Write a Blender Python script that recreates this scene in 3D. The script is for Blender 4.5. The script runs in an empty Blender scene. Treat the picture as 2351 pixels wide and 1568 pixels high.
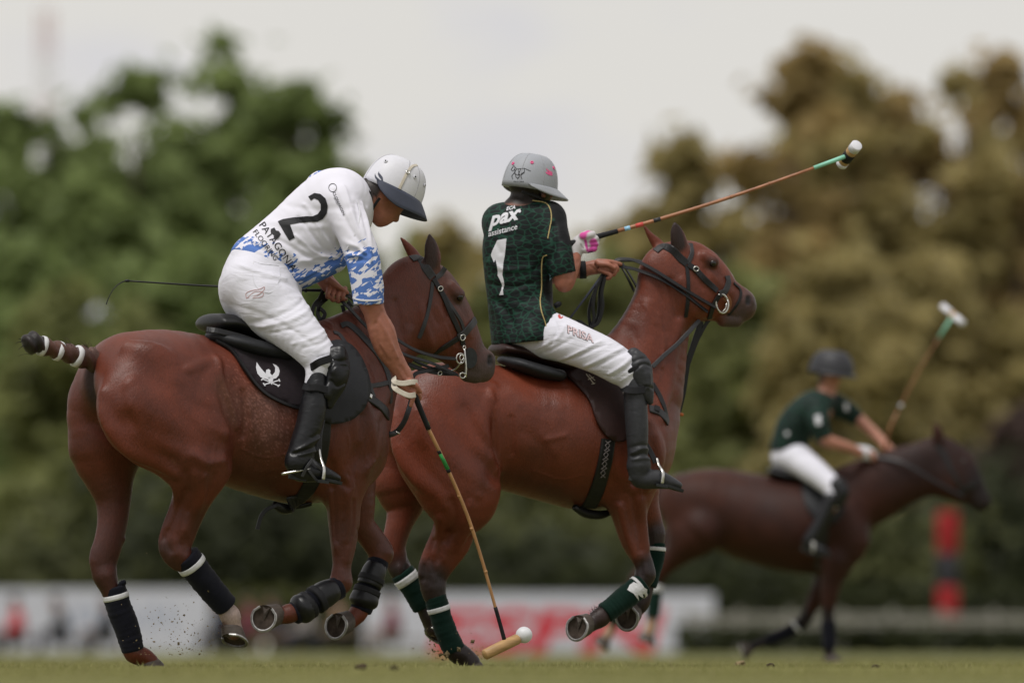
import bpy, bmesh, math, random
import numpy as np
from mathutils import Vector, Matrix, geometry, noise
from mathutils.bvhtree import BVHTree

# ------------------------------------------------------------------ camera, sky, sun, exposure
scene = bpy.context.scene
DIST = 51.0                 # metres from the lens to the near pony
LENS, SENSOR = 400.0, 36.0
PXW = 2351.0                # measuring unit: photograph measured 2351 wide
S = SENSOR / LENS * DIST / PXW
HORIZON = 1490.0            # eye level in those units
CAMH = 0.088                # the lens is just above the turf

cam_data = bpy.data.cameras.new('camera')
cam = bpy.data.objects.new('camera', cam_data)
scene.collection.objects.link(cam)
cam.location = (0, -DIST, CAMH)
cam.rotation_euler = (math.pi / 2, 0, 0)
cam_data.lens = LENS
cam_data.sensor_width = SENSOR
cam_data.shift_y = (HORIZON - 784.0) / PXW
cam_data.clip_start = 1.0
cam_data.clip_end = 9000.0
cam_data.dof.use_dof = True
cam_data.dof.focus_distance = DIST + 0.1
cam_data.dof.aperture_fstop = 2.85
scene.camera = cam

SUN_ELEV, SUN_AZ = math.radians(64), math.radians(215)    # azimuth from +Y, clockwise: behind the camera, to the left
world = bpy.data.worlds.new('World'); scene.world = world
world.use_nodes = True
wn, wl = world.node_tree.nodes, world.node_tree.links
wn.clear()
w_out = wn.new('ShaderNodeOutputWorld')
w_bg = wn.new('ShaderNodeBackground')
w_sky = wn.new('ShaderNodeTexSky'); w_sky.sky_type = 'NISHITA'
w_sky.sun_disc = False
w_sky.sun_elevation = SUN_ELEV; w_sky.sun_rotation = SUN_AZ
w_sc = wn.new('ShaderNodeVectorMath'); w_sc.operation = 'SCALE'; w_sc.inputs['Scale'].default_value = 0.10
wl.new(w_sky.outputs[0], w_sc.inputs[0])
w_tc = wn.new('ShaderNodeTexCoord')
w_map = wn.new('ShaderNodeMapping'); w_map.inputs['Scale'].default_value = (1, 1, 2.2); w_map.inputs['Location'].default_value = (.725, 0, .92)
wl.new(w_tc.outputs['Generated'], w_map.inputs[0])
w_no = wn.new('ShaderNodeTexNoise'); w_no.inputs['Scale'].default_value = 26.0
w_no.inputs['Detail'].default_value = 3.0
wl.new(w_map.outputs[0], w_no.inputs['Vector'])
w_cr = wn.new('ShaderNodeValToRGB')          # cloud cover: cream, with thinner bluish-grey bases
w_cr.color_ramp.elements[0].position = 0.30; w_cr.color_ramp.elements[0].color = (0.64, 0.632, 0.70, 1)
w_cr.color_ramp.elements[1].position = 0.50; w_cr.color_ramp.elements[1].color = (0.745, 0.722, 0.688, 1)
wl.new(w_no.outputs['Fac'], w_cr.inputs[0])
w_mx = wn.new('ShaderNodeMix'); w_mx.data_type = 'RGBA'; w_mx.inputs[0].default_value = 0.93
wl.new(w_sc.outputs[0], w_mx.inputs[6]); wl.new(w_cr.outputs[0], w_mx.inputs[7])
wl.new(w_mx.outputs[2], w_bg.inputs['Color'])
w_bg.inputs['Strength'].default_value = 1.0
wl.new(w_bg.outputs[0], w_out.inputs[0])

sun_data = bpy.data.lights.new('sun', 'SUN')
sun_data.energy = 2.3; sun_data.angle = math.radians(22); sun_data.color = (1.0, 0.97, 0.93)
sun = bpy.data.objects.new('sun', sun_data); scene.collection.objects.link(sun)
_sd = Vector((math.sin(SUN_AZ) * math.cos(SUN_ELEV), math.cos(SUN_AZ) * math.cos(SUN_ELEV), math.sin(SUN_ELEV)))
sun.rotation_euler = _sd.to_track_quat('Z', 'Y').to_euler()
sun.location = _sd * 60

vs = scene.view_settings
vs.view_transform = 'Standard'; vs.look = 'None'; vs.exposure = 0.0; vs.gamma = 1.0
vs.use_curve_mapping = False
scene.render.engine = 'CYCLES'
scene.cycles.use_denoising = True
scene.cycles.max_bounces = 6
scene.cycles.transparent_max_bounces = 8

# ------------------------------------------------------------------ small helpers
COL = scene.collection
rnd = random.Random(7)

def tag(o, label=None, cat=None, group=None, kind=None):
    if label: o['label'] = label
    if cat: o['category'] = cat
    if group: o['group'] = group
    if kind: o['kind'] = kind
    return o

class Frame:
    """Upright frame of one horse and its rider: x forward, y to the left, z up."""
    def __init__(s, px, Y0, yaw):
        s.c, s.s = math.cos(math.radians(yaw)), math.sin(math.radians(yaw))
        s.Y0 = Y0
        s.X0 = (px - PXW / 2) * S * (DIST + Y0) / DIST
        s.M = Matrix.Translation((s.X0, Y0, 0)) @ Matrix.Rotation(math.radians(yaw), 4, 'Z')
        s.Mi = s.M.inverted()
        s.k = S * (DIST + Y0) / DIST          # metres per unit at this depth
    def __call__(s, px, py, lat=0.0):
        q = (px - PXW / 2) * S
        x = (q * (DIST + s.Y0 + lat * s.c) / DIST - s.X0 + lat * s.s) / (s.c - q * s.s / DIST)
        d = DIST + s.Y0 + x * s.s + lat * s.c
        return Vector((x, lat, CAMH + (HORIZON - py) * S * d / DIST))
    def ray(s, px, py):
        o = s.Mi @ Vector((0, -DIST, CAMH))
        w = Vector(((px - PXW / 2) * S, DIST, (HORIZON - py) * S)).normalized()
        return o, (s.Mi.to_3x3() @ w).normalized()

def add(name, mesh, parent=None, frame=None, mat=None):
    o = bpy.data.objects.new(name, mesh)
    COL.objects.link(o)
    if mat is not None:
        mesh.materials.append(mat)
    if parent is not None:
        o.parent = parent
    elif frame is not None:
        o.matrix_world = frame.M
    return o

def mesh_np(name, v, f, smooth=True, col=None):
    """v (n,3), f (m,3 or 4) arrays -> mesh"""
    v = np.asarray(v, np.float32); f = np.asarray(f, np.int32)
    me = bpy.data.meshes.new(name)
    n, k = f.shape
    me.vertices.add(len(v)); me.vertices.foreach_set('co', v.ravel())
    me.loops.add(n * k); me.loops.foreach_set('vertex_index', f.ravel())
    me.polygons.add(n)
    me.polygons.foreach_set('loop_start', np.arange(0, n * k, k, dtype=np.int32))
    me.polygons.foreach_set('loop_total', np.full(n, k, np.int32))
    me.update(calc_edges=True)
    me.polygons.foreach_set('use_smooth', np.full(n, smooth, bool))
    if col is not None:
        a = me.attributes.new('col', 'FLOAT_COLOR', 'POINT')
        c = np.ones((len(v), 4), np.float32); c[:, :3] = col
        a.data.foreach_set('color', c.ravel())
    me.validate()
    return me

def mesh_py(name, verts, faces, smooth=False):
    me = bpy.data.meshes.new(name)
    me.from_pydata([tuple(v) for v in verts], [], faces)
    if smooth:
        me.polygons.foreach_set('use_smooth', [True] * len(me.polygons))
    me.update()
    return me

def catmull(pts, sub):
    """pts (n,m) -> smooth resampling through every row"""
    p = np.asarray(pts, float)
    if sub <= 1 or len(p) < 3:
        if sub <= 1: return p
        t = np.linspace(0, 1, sub + 1)[:, None]
        return np.vstack([p[i] * (1 - t[:-1]) + p[i + 1] * t[:-1] for i in range(len(p) - 1)] + [p[-1:]])
    q = np.vstack([2 * p[0] - p[1], p, 2 * p[-1] - p[-2]])
    out = []
    for i in range(1, len(q) - 2):
        for t in np.arange(sub) / sub:
            a, b, c, d = q[i - 1], q[i], q[i + 1], q[i + 2]
            out.append(0.5 * (2 * b + (c - a) * t + (2 * a - 5 * b + 4 * c - d) * t * t + (3 * b - a - 3 * c + d) * t ** 3))
    out.append(p[-1])
    return np.array(out)

# ------------------------------------------------------------------ blended solid bodies
class Body:
    """A solid blended from swept ellipses, skinned as one closed surface (surface nets)."""
    def __init__(s, frame, k=0.03):
        s.F, s.k, s.groups = frame, k, []
    def segs(s, rows, k=None, op=1):
        """rows: x y z r w ; consecutive rows joined; w = half width sideways"""
        s.groups.append((np.asarray(rows, float), s.k if k is None else k, op)); return s
    def chain(s, secs, k=None, sub=3, op=1):
        """secs: (ax, ay, bx, by, lat, w) two outline points of the section on the photograph + side offset + half width"""
        rows = []
        for e in secs:
            ax, ay, bx, by, lat = e[:5]
            r = math.hypot(ax - bx, ay - by) / 2 * s.F.k
            w = e[5] if len(e) > 5 and e[5] else r
            p = s.F((ax + bx) / 2, (ay + by) / 2, lat)
            rows.append((p.x, p.y, p.z, r, w))
        return s.segs(catmull(rows, sub), k, op)
    def tube(s, pts, k=None, sub=3, op=1):
        """pts: (px, py, lat, r_px, w)"""
        rows = []
        for e in pts:
            p = s.F(e[0], e[1], e[2]); r = e[3] * s.F.k
            rows.append((p.x, p.y, p.z, r, e[4] if len(e) > 4 and e[4] else r))
        if len(rows) == 1:
            rows = rows + [(rows[0][0] + 1e-4,) + tuple(rows[0][1:])]
        return s.segs(catmull(rows, sub), k, op)
    def muscles(s, items, w=.03, k=.012):
        """bellies of muscle laid just under the near skin: items (points (px,py,r_px), how far they stand proud)"""
        bv = bvh_of(*s.surface(.022, (), 1))
        for pts, proud in items:
            rows = []
            for x, y, r in pts:
                o, d = s.F.ray(x, y); hit = bv.ray_cast(o, d)
                if hit[0] is None: continue
                n = hit[1] if hit[1].dot(d) < 0 else -hit[1]
                ww = min(w, r * s.F.k * .8)
                c = hit[0] - n * (ww - proud)
                rows.append((c.x, c.y, c.z, r * s.F.k, ww))
            if len(rows) > 1: s.segs(catmull(rows, 4), k)
        return s
    def field(s, h):
        lo = np.min([(g[0][:, :3] - np.maximum(g[0][:, 3], g[0][:, 4])[:, None]).min(0) for g in s.groups if g[2] == 1], 0) - 4 * h
        hi = np.max([(g[0][:, :3] + np.maximum(g[0][:, 3], g[0][:, 4])[:, None]).max(0) for g in s.groups if g[2] == 1], 0) + 4 * h
        n = np.ceil((hi - lo) / h).astype(int) + 1
        ax = [(lo[i] + h * np.arange(n[i])).astype(np.float32) for i in range(3)]
        D = np.full(n, 0.3, np.float32)
        for rows, k, op in s.groups:
            m = k + 3 * h
            glo = (rows[:, :3] - np.maximum(rows[:, 3], rows[:, 4])[:, None]).min(0) - m
            ghi = (rows[:, :3] + np.maximum(rows[:, 3], rows[:, 4])[:, None]).max(0) + m
            i0 = np.clip(np.floor((glo - lo) / h).astype(int), 0, n); i1 = np.clip(np.ceil((ghi - lo) / h).astype(int) + 1, 0, n)
            if np.any(i1 <= i0): continue
            T = np.full(i1 - i0, 0.3, np.float32)
            for a, b in zip(rows[:-1], rows[1:]):
                R = max(a[3], a[4], b[3], b[4]) + m
                l2, h2 = np.minimum(a[:3], b[:3]) - R, np.maximum(a[:3], b[:3]) + R
                j0 = np.clip(np.floor((l2 - lo) / h).astype(int), i0, i1); j1 = np.clip(np.ceil((h2 - lo) / h).astype(int) + 1, i0, i1)
                if np.any(j1 <= j0): continue
                X = ax[0][j0[0]:j1[0]][:, None, None]; Y = ax[1][j0[1]:j1[1]][None, :, None]; Z = ax[2][j0[2]:j1[2]][None, None, :]
                d = b[:3] - a[:3]
                q0, q1 = a[4] / a[3], b[4] / b[3]
                qm2 = ((q0 + q1) / 2) ** 2
                den = d[0] ** 2 + d[2] ** 2 + d[1] ** 2 / qm2 + 1e-12
                t = np.clip(((X - a[0]) * np.float32(d[0]) + (Z - a[2]) * np.float32(d[2]) + (Y - a[1]) * np.float32(d[1] / qm2)) / np.float32(den), 0, 1)
                iq = 1 / (q0 + (q1 - q0) * t)
                dd = np.sqrt((X - a[0] - t * np.float32(d[0])) ** 2 + (Z - a[2] - t * np.float32(d[2])) ** 2 + ((Y - a[1] - t * np.float32(d[1])) * iq) ** 2)
                dd = (dd - (a[3] + (b[3] - a[3]) * t)) * min(1.0, max(0.35, min(q0, q1)))
                sl = tuple(slice(j0[i] - i0[i], j1[i] - i0[i]) for i in range(3))
                np.minimum(T[sl], dd, out=T[sl])
            sl = tuple(slice(i0[i], i1[i]) for i in range(3))
            A = D[sl]
            if op == 1:
                hh = np.maximum(k - np.abs(A - T), 0) / k
                D[sl] = np.minimum(A, T) - hh * hh * (k * 0.25)
            else:
                T = -T
                hh = np.maximum(k - np.abs(A - T), 0) / k
                D[sl] = np.maximum(A, T) + hh * hh * (k * 0.25)
        return lo, ax, D
    def surface(s, h, cuts=(), smooth=1):
        """cuts: (point, normal) keeps the side opposite the normal"""
        lo, ax, D = s.field(h)
        for cp, cn in cuts:
            cn = Vector(cn).normalized()
            pl = ((ax[0] - cp[0]) * cn[0])[:, None, None] + ((ax[1] - cp[1]) * cn[1])[None, :, None] + ((ax[2] - cp[2]) * cn[2])[None, None, :]
            D = np.maximum(D, pl.astype(np.float32))
        I = D < 0
        n = np.array(D.shape)
        cnt = np.zeros(n - 1, np.int8)
        for dx in (0, 1):
            for dy in (0, 1):
                for dz in (0, 1):
                    cnt += I[dx:n[0] - 1 + dx, dy:n[1] - 1 + dy, dz:n[2] - 1 + dz]
        act = (cnt > 0) & (cnt < 8)
        c = np.argwhere(act)
        idx = np.full(n - 1, -1, np.int32); idx[act] = np.arange(len(c))
        corner = {}
        for dx in (0, 1):
            for dy in (0, 1):
                for dz in (0, 1):
                    corner[(dx, dy, dz)] = D[c[:, 0] + dx, c[:, 1] + dy, c[:, 2] + dz]
        acc = np.zeros((len(c), 3)); num = np.zeros(len(c))
        for p0 in corner:
            for a in range(3):
                if p0[a] == 0:
                    p1 = tuple(1 if i == a else p0[i] for i in range(3))
                    v0, v1 = corner[p0], corner[p1]
                    m = (v0 < 0) != (v1 < 0)
                    t = np.where(m, v0 / np.where(m, v0 - v1, 1), 0)
                    pos = np.tile(np.array(p0, float), (len(c), 1)); pos[:, a] = t
                    acc += pos * m[:, None]; num += m
        V = lo + h * (c + acc / num[:, None])
        Fs = []
        for a in range(3):
            b, e = (a + 1) % 3, (a + 2) % 3
            s0 = [slice(None)] * 3; s1 = [slice(None)] * 3
            s0[a] = slice(0, n[a] - 1); s1[a] = slice(1, n[a])
            ch = I[tuple(s0)] != I[tuple(s1)]
            g = np.argwhere(ch)
            g = g[(g[:, b] > 0) & (g[:, e] > 0) & (g[:, b] < n[b] - 1) & (g[:, e] < n[e] - 1)]
            ins = I[g[:, 0], g[:, 1], g[:, 2]]
            def at(ob, oe):
                q = g.copy(); q[:, b] -= ob; q[:, e] -= oe
                return idx[q[:, 0], q[:, 1], q[:, 2]]
            quad = np.stack([at(1, 1), at(0, 1), at(0, 0), at(1, 0)], 1)
            quad[~ins] = quad[~ins][:, ::-1]
            Fs.append(quad)
        Fq = np.vstack(Fs)
        Fq = Fq[(Fq >= 0).all(1)]
        for _ in range(smooth):
            V = relax(V, Fq, 0.5)
        return V, Fq

def relax(V, Fq, f):
    acc = np.zeros_like(V); num = np.zeros(len(V))
    for i in range(Fq.shape[1]):
        a, b = Fq[:, i], Fq[:, (i + 1) % Fq.shape[1]]
        for ax in range(3):
            acc[:, ax] += np.bincount(a, V[b, ax], len(V)) + np.bincount(b, V[a, ax], len(V))
        num += np.bincount(a, minlength=len(V)) + np.bincount(b, minlength=len(V))
    num[num == 0] = 1
    return V * (1 - f) + acc / num[:, None] * f

def vnormals(V, Fq):
    a = V[Fq[:, 2]] - V[Fq[:, 0]]; b = V[Fq[:, -1]] - V[Fq[:, 1]]
    fn = np.cross(a, b)
    N = np.zeros_like(V)
    for i in range(Fq.shape[1]):
        for ax in range(3):
            N[:, ax] += np.bincount(Fq[:, i], fn[:, ax], len(V))
    return N / np.maximum(np.linalg.norm(N, axis=1), 1e-12)[:, None]

def poly_dist(P, pts):
    """distance of points P (n,d) to polyline pts (m,d)"""
    pts = np.asarray(pts, float)
    best = np.full(len(P), 1e9)
    if len(pts) == 1:
        return np.linalg.norm(P - pts[0], axis=1)
    for a, b in zip(pts[:-1], pts[1:]):
        d = b - a
        t = np.clip(((P - a) @ d) / max(d @ d, 1e-12), 0, 1)
        best = np.minimum(best, np.linalg.norm(P - a - t[:, None] * d, axis=1))
    return best

def sculpt(F, V, Fq, strokes, lat=-0.25, side=-1):
    """strokes (points px, width px, amount m): ridges and hollows of muscle or cloth pressed into one flank"""
    N = vnormals(V, Fq)
    wgt = np.clip(N[:, 1] * side * 1.6 + 0.1, 0, 1)
    P = V[:, [0, 2]]
    out = np.zeros(len(V))
    for pts, wd, am in strokes:
        q = [(v.x, v.z) for v in (F(p[0], p[1], lat) for p in pts)]
        if len(q) > 2: q = catmull(q, 4)
        d = poly_dist(P, q) / (wd * F.k)
        out += am * np.exp(-d * d)
    return V + N * (out * wgt)[:, None]

def tint(F, V, base, strokes):
    """coat colour: strokes (points (px,py,lat), radius px, colour, softness)"""
    C = np.tile(np.array(base, float), (len(V), 1))
    for pts, r, col, soft in strokes:
        q = np.array([tuple(F(*p)) for p in pts])
        d = poly_dist(V, q) / (r * F.k)
        w = np.clip((1 + soft - d) / (2 * soft), 0, 1); w = w * w * (3 - 2 * w)
        C = C * (1 - w[:, None]) + np.array(col) * w[:, None]
    return C

def bvh_of(V, Fq):
    return BVHTree.FromPolygons(np.asarray(V).tolist(), np.asarray(Fq).tolist())

# ------------------------------------------------------------------ swept straps, rods, sheets
def sweep(pts, rad, n=10, flat=1.0, up=None, cap=True, ends=None):
    """closed tube along 3D pts; rad scalar or list; flat<1 squashes along the local binormal"""
    P = np.asarray([tuple(p) for p in pts], float)
    m = len(P)
    R = np.full(m, rad, float) if np.isscalar(rad) else np.asarray(rad, float)
    T = np.gradient(P, axis=0); T /= np.maximum(np.linalg.norm(T, axis=1), 1e-9)[:, None]
    U = np.zeros_like(P)
    ref = np.array(up if up is not None else (0, 1, 0) if abs(T[0][1]) < 0.9 else (1, 0, 0), float)
    for i in range(m):
        r = ref if up is not None else (U[i - 1] if i else ref)
        u = r - T[i] * (r @ T[i]); nn = np.linalg.norm(u)
        U[i] = u / nn if nn > 1e-6 else (U[i - 1] if i else np.array((0, 0, 1.0)))
    W = np.cross(T, U)
    ang = 2 * np.pi * np.arange(n) / n
    V = (P[:, None, :] + R[:, None, None] * (np.cos(ang)[None, :, None] * W[:, None, :] + flat * np.sin(ang)[None, :, None] * U[:, None, :])).reshape(-1, 3)
    F = []
    for i in range(m - 1):
        for j in range(n):
            F.append((i * n + j, i * n + (j + 1) % n, (i + 1) * n + (j + 1) % n, (i + 1) * n + j))
    F = [f[::-1] for f in F]
    faces = list(F)
    if cap:
        faces.append(tuple(range(n))); faces.append(tuple((m - 1) * n + j for j in reversed(range(n))))
    return V, faces

def rod(name, pts, rad, mat, parent=None, frame=None, n=10, sub=1, flat=1.0, up=None):
    if sub > 1:
        rr = np.full(len(pts), rad, float) if np.isscalar(rad) else np.asarray(rad, float)
        q = catmull(np.hstack([np.array([tuple(p) for p in pts]), rr[:, None]]), sub)
        pts, rad = q[:, :3], q[:, 3]
    V, Fc = sweep(pts, rad, n, flat, up)
    return add(name, mesh_py(name, V, Fc, True), parent, frame, mat)

def strap(name, pts, width, thick, mat, parent=None, frame=None, normals=None, sub=5):
    """flat leather strap: 3D pts, outward normals (one or per point)"""
    P = np.array([tuple(p) for p in pts], float)
    if normals is None: normals = (0, -1, 0)
    Nn = np.array([tuple(x) if hasattr(x, '__len__') else x for x in normals], float)
    if Nn.ndim == 1: Nn = np.tile(Nn, (len(P), 1))
    Q = catmull(np.hstack([P, Nn]), sub); P, Nn = Q[:, :3], Q[:, 3:]
    T = np.gradient(P, axis=0); T /= np.maximum(np.linalg.norm(T, axis=1), 1e-9)[:, None]
    Nn = Nn - T * (Nn * T).sum(1)[:, None]; Nn /= np.maximum(np.linalg.norm(Nn, axis=1), 1e-9)[:, None]
    B = np.cross(T, Nn)
    w, t = width / 2, thick / 2
    prof = [(-w, -t), (-w, t * .4), (-w * .8, t), (w * .8, t), (w, t * .4), (w, -t)]
    n = len(prof)
    V = np.array([P + B * a + Nn * b for a, b in prof]).transpose(1, 0, 2).reshape(-1, 3)
    m = len(P); F = []
    for i in range(m - 1):
        for j in range(n):
            F.append((i * n + j, i * n + (j + 1) % n, (i + 1) * n + (j + 1) % n, (i + 1) * n + j))
    F.append(tuple(reversed(range(n)))); F.append(tuple((m - 1) * n + j for j in range(n)))
    me = mesh_py(name, V, F, False)
    return add(name, me, parent, frame, mat)

def on_surface(F, bvh, pxs, off=0.004, lat=-0.3):
    """points of the photograph found on a body; returns points and outward normals (free points fall back on lat)"""
    P, N = [], []
    for e in pxs:
        o, d = F.ray(e[0], e[1])
        hit = bvh.ray_cast(o, d) if len(e) < 3 else (None,)
        if hit[0] is None:
            P.append(F(e[0], e[1], e[2] if len(e) > 2 else (P[-1].y if P else lat))); N.append(Vector((0, -1, 0)))
        else:
            n = hit[1]
            if n.dot(d) > 0: n = -n
            P.append(hit[0] + n * off); N.append(n)
    return P, N

def polymesh(outline, step, holes=()):
    """fill an outline (px) with a triangle mesh with interior points"""
    pts = [Vector(p) for p in outline]
    v, e = [], []
    def loop(ps):
        k0 = len(v); c = 0
        for i in range(len(ps)):
            a, b = ps[i], ps[(i + 1) % len(ps)]
            m = max(1, int((b - a).length / step))
            for j in range(m):
                v.append(a.lerp(b, j / m)); c += 1
        for i in range(c):
            e.append((k0 + i, k0 + (i + 1) % c))
    loop(pts)
    nb = len(v)
    for h in holes: loop([Vector(p) for p in h])
    xs = [p.x for p in pts]; ys = [p.y for p in pts]
    y = min(ys)
    r = random.Random(3)
    def inside(x, y):
        c = False
        for i in range(len(pts)):
            a, b = pts[i], pts[i - 1]
            if (a.y > y) != (b.y > y) and x < (b.x - a.x) * (y - a.y) / (b.y - a.y) + a.x: c = not c
        return c
    while y < max(ys):
        x = min(xs)
        while x < max(xs):
            qx, qy = x + r.uniform(-.15, .15) * step, y + r.uniform(-.15, .15) * step
            if inside(qx, qy): v.append(Vector((qx, qy)))
            x += step
        y += step
    ov, oe, of, *_ = geometry.delaunay_2d_cdt(v, e, [], 1 if not holes else 2, 1e-4)
    return [tuple(p) for p in ov], [tuple(f) for f in of]

def drape(name, F, bvh, outline, off, thick, mat, parent=None, frame=None, step=12, lat=-0.3, curve=True, relaxn=3, sm=True):
    """a sheet (flap, pad, print) laid on a body: outline in px, thickness towards the viewer's side"""
    if curve: outline = [tuple(p) for p in catmull(np.array(list(outline) + [outline[0]]), 4)[:-1]]
    v2, f2 = polymesh(outline, step)
    pos, nor = [], []
    miss = []
    for i, (x, y) in enumerate(v2):
        o, d = F.ray(x, y)
        hit = bvh.ray_cast(o, d)
        if hit[0] is None:
            pos.append(None); nor.append(None); miss.append(i)
        else:
            n = hit[1] if hit[1].dot(d) < 0 else -hit[1]
            pos.append(hit[0]); nor.append(n)
    good = [i for i in range(len(v2)) if pos[i] is not None]
    for i in miss:
        if good:
            j = min(good, key=lambda g: (v2[g][0] - v2[i][0]) ** 2 + (v2[g][1] - v2[i][1]) ** 2)
            pos[i] = F(v2[i][0], v2[i][1], pos[j].y); nor[i] = nor[j]
        else:
            pos[i] = F(v2[i][0], v2[i][1], lat); nor[i] = Vector((0, -1, 0))
    A = np.array([tuple(p) for p in pos]); N = np.array([tuple(p) for p in nor])
    tri = np.array([f for f in f2 if len(f) == 3])
    Nm = N.copy()
    for _ in range(relaxn + 2): Nm = relax(Nm, tri, 0.6)
    Nm /= np.maximum(np.linalg.norm(Nm, axis=1), 1e-9)[:, None]
    if relaxn:
        B = A.copy()
        for _ in range(relaxn): B = relax(B, tri, 0.5)
        dn = ((B - A) * Nm).sum(1)
        A = A + Nm * np.maximum(dn, 0)[:, None]
    # orient the triangles outward
    a = A[tri[0]]; nn = np.cross(a[1] - a[0], a[2] - a[0])
    if nn @ Nm[tri[0][0]] < 0: tri = tri[:, ::-1]
    top = A + Nm * (off + thick)
    if thick <= 0:
        me = mesh_np(name, top, tri, sm)
        return add(name, me, parent, frame, mat)
    bot = A + Nm * off
    n = len(A)
    cnt = {}
    for t in tri:
        for i in range(3):
            k = (int(t[i]), int(t[(i + 1) % 3])); cnt[tuple(sorted(k))] = cnt.get(tuple(sorted(k)), []) + [k]
    side = []
    for k, l in cnt.items():
        if len(l) == 1:
            i, j = l[0]
            side += [(i, i + n, j + n), (i, j + n, j)]
    Fa = np.vstack([tri, tri[:, ::-1] + n, np.array(side)])
    return add(name, mesh_np(name, np.vstack([top, bot]), Fa, sm), parent, frame, mat)

def lettering(text, size=1.0, offset=0.0, shear=0.0):
    """outline letters -> flat 2D verts, faces (from the built-in typeface)"""
    cu = bpy.data.curves.new('letters', 'FONT')
    cu.body = text; cu.size = size; cu.offset = offset; cu.shear = shear; cu.resolution_u = 3
    ob = bpy.data.objects.new('letters', cu); COL.objects.link(ob)
    dg = bpy.context.evaluated_depsgraph_get()
    me = bpy.data.meshes.new_from_object(ob.evaluated_get(dg))
    bpy.data.objects.remove(ob); bpy.data.curves.remove(cu)
    bm = bmesh.new(); bm.from_mesh(me); bpy.data.meshes.remove(me)
    bmesh.ops.triangulate(bm, faces=bm.faces[:])
    return bm

def print_on(name, F, bvh, bm, to_px, off, mat, parent, maxlen=9.0):
    """lay flat print (letters in a bmesh) on a garment; to_px maps letter units to photograph units"""
    for v in bm.verts:
        q = to_px(v.co.x, v.co.y); v.co = (q[0], q[1], 0)
    for _ in range(4):
        long = [e for e in bm.edges if e.calc_length() > maxlen]
        if not long: break
        bmesh.ops.subdivide_edges(bm, edges=long, cuts=1)
        bmesh.ops.triangulate(bm, faces=bm.faces[:])
    dead = []
    for v in bm.verts:
        o, d = F.ray(v.co.x, v.co.y)
        hit = bvh.ray_cast(o, d)
        if hit[0] is None: dead.append(v); continue
        n = hit[1] if hit[1].dot(d) < 0 else -hit[1]
        v.co = hit[0] + n * off
    bmesh.ops.delete(bm, geom=dead, context='VERTS')
    me = bpy.data.meshes.new(name); bm.to_mesh(me); bm.free()
    return add(name, me, parent, None, mat)

def affine(o, u, v):
    return lambda x, y: (o[0] + u[0] * x + v[0] * y, o[1] + u[1] * x + v[1] * y)

def bm_poly(polys):
    """filled outlines in px -> bmesh"""
    bm = bmesh.new()
    for outline in polys:
        v2, f2 = polymesh(outline, 8)
        vs_ = [bm.verts.new((x, y, 0)) for x, y in v2]
        for f in f2:
            try: bm.faces.new([vs_[i] for i in f])
            except ValueError: pass
    return bm

def ident(x, y): return (x, y)

# ------------------------------------------------------------------ materials
def new_mat(name):
    m = bpy.data.materials.new(name); m.use_nodes = True
    nt = m.node_tree
    return m, nt.nodes, nt.links, nt.nodes['Principled BSDF']

def plain(name, col, rough=0.5, spec=0.5, metal=0.0, var=0.12, scale=60.0, bump=0.0, bscale=None, sheen=0.0, coord='Object', stretch=None, coat=0.0):
    """one material of even colour with a little procedural mottling and relief"""
    m, n, l, b = new_mat(name)
    tc = n.new('ShaderNodeTexCoord')
    src = tc.outputs[coord]
    if stretch:
        mp = n.new('ShaderNodeMapping'); mp.inputs['Scale'].default_value = stretch
        l.new(src, mp.inputs[0]); src = mp.outputs[0]
    no = n.new('ShaderNodeTexNoise'); no.inputs['Scale'].default_value = scale; no.inputs['Detail'].default_value = 4
    l.new(src, no.inputs['Vector'])
    rp = n.new('ShaderNodeMapRange'); rp.inputs[1].default_value = 0.3; rp.inputs[2].default_value = 0.7
    rp.inputs[3].default_value = 1 - var; rp.inputs[4].default_value = 1 + var
    l.new(no.outputs['Fac'], rp.inputs[0])
    mx = n.new('ShaderNodeVectorMath'); mx.operation = 'SCALE'; mx.inputs[0].default_value = col
    l.new(rp.outputs[0], mx.inputs['Scale'])
    l.new(mx.outputs[0], b.inputs['Base Color'])
    b.inputs['Roughness'].default_value = rough
    b.inputs['Specular IOR Level'].default_value = spec
    b.inputs['Metallic'].default_value = metal
    b.inputs['Sheen Weight'].default_value = sheen
    b.inputs['Coat Weight'].default_value = coat
    if bump:
        n2 = n.new('ShaderNodeTexNoise'); n2.inputs['Scale'].default_value = bscale or scale * 2; n2.inputs['Detail'].default_value = 3
        l.new(src, n2.inputs['Vector'])
        bp = n.new('ShaderNodeBump'); bp.inputs['Strength'].default_value = 1.0; bp.inputs['Distance'].default_value = bump
        l.new(n2.outputs['Fac'], bp.inputs['Height']); l.new(bp.outputs[0], b.inputs['Normal'])
    return m

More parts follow.
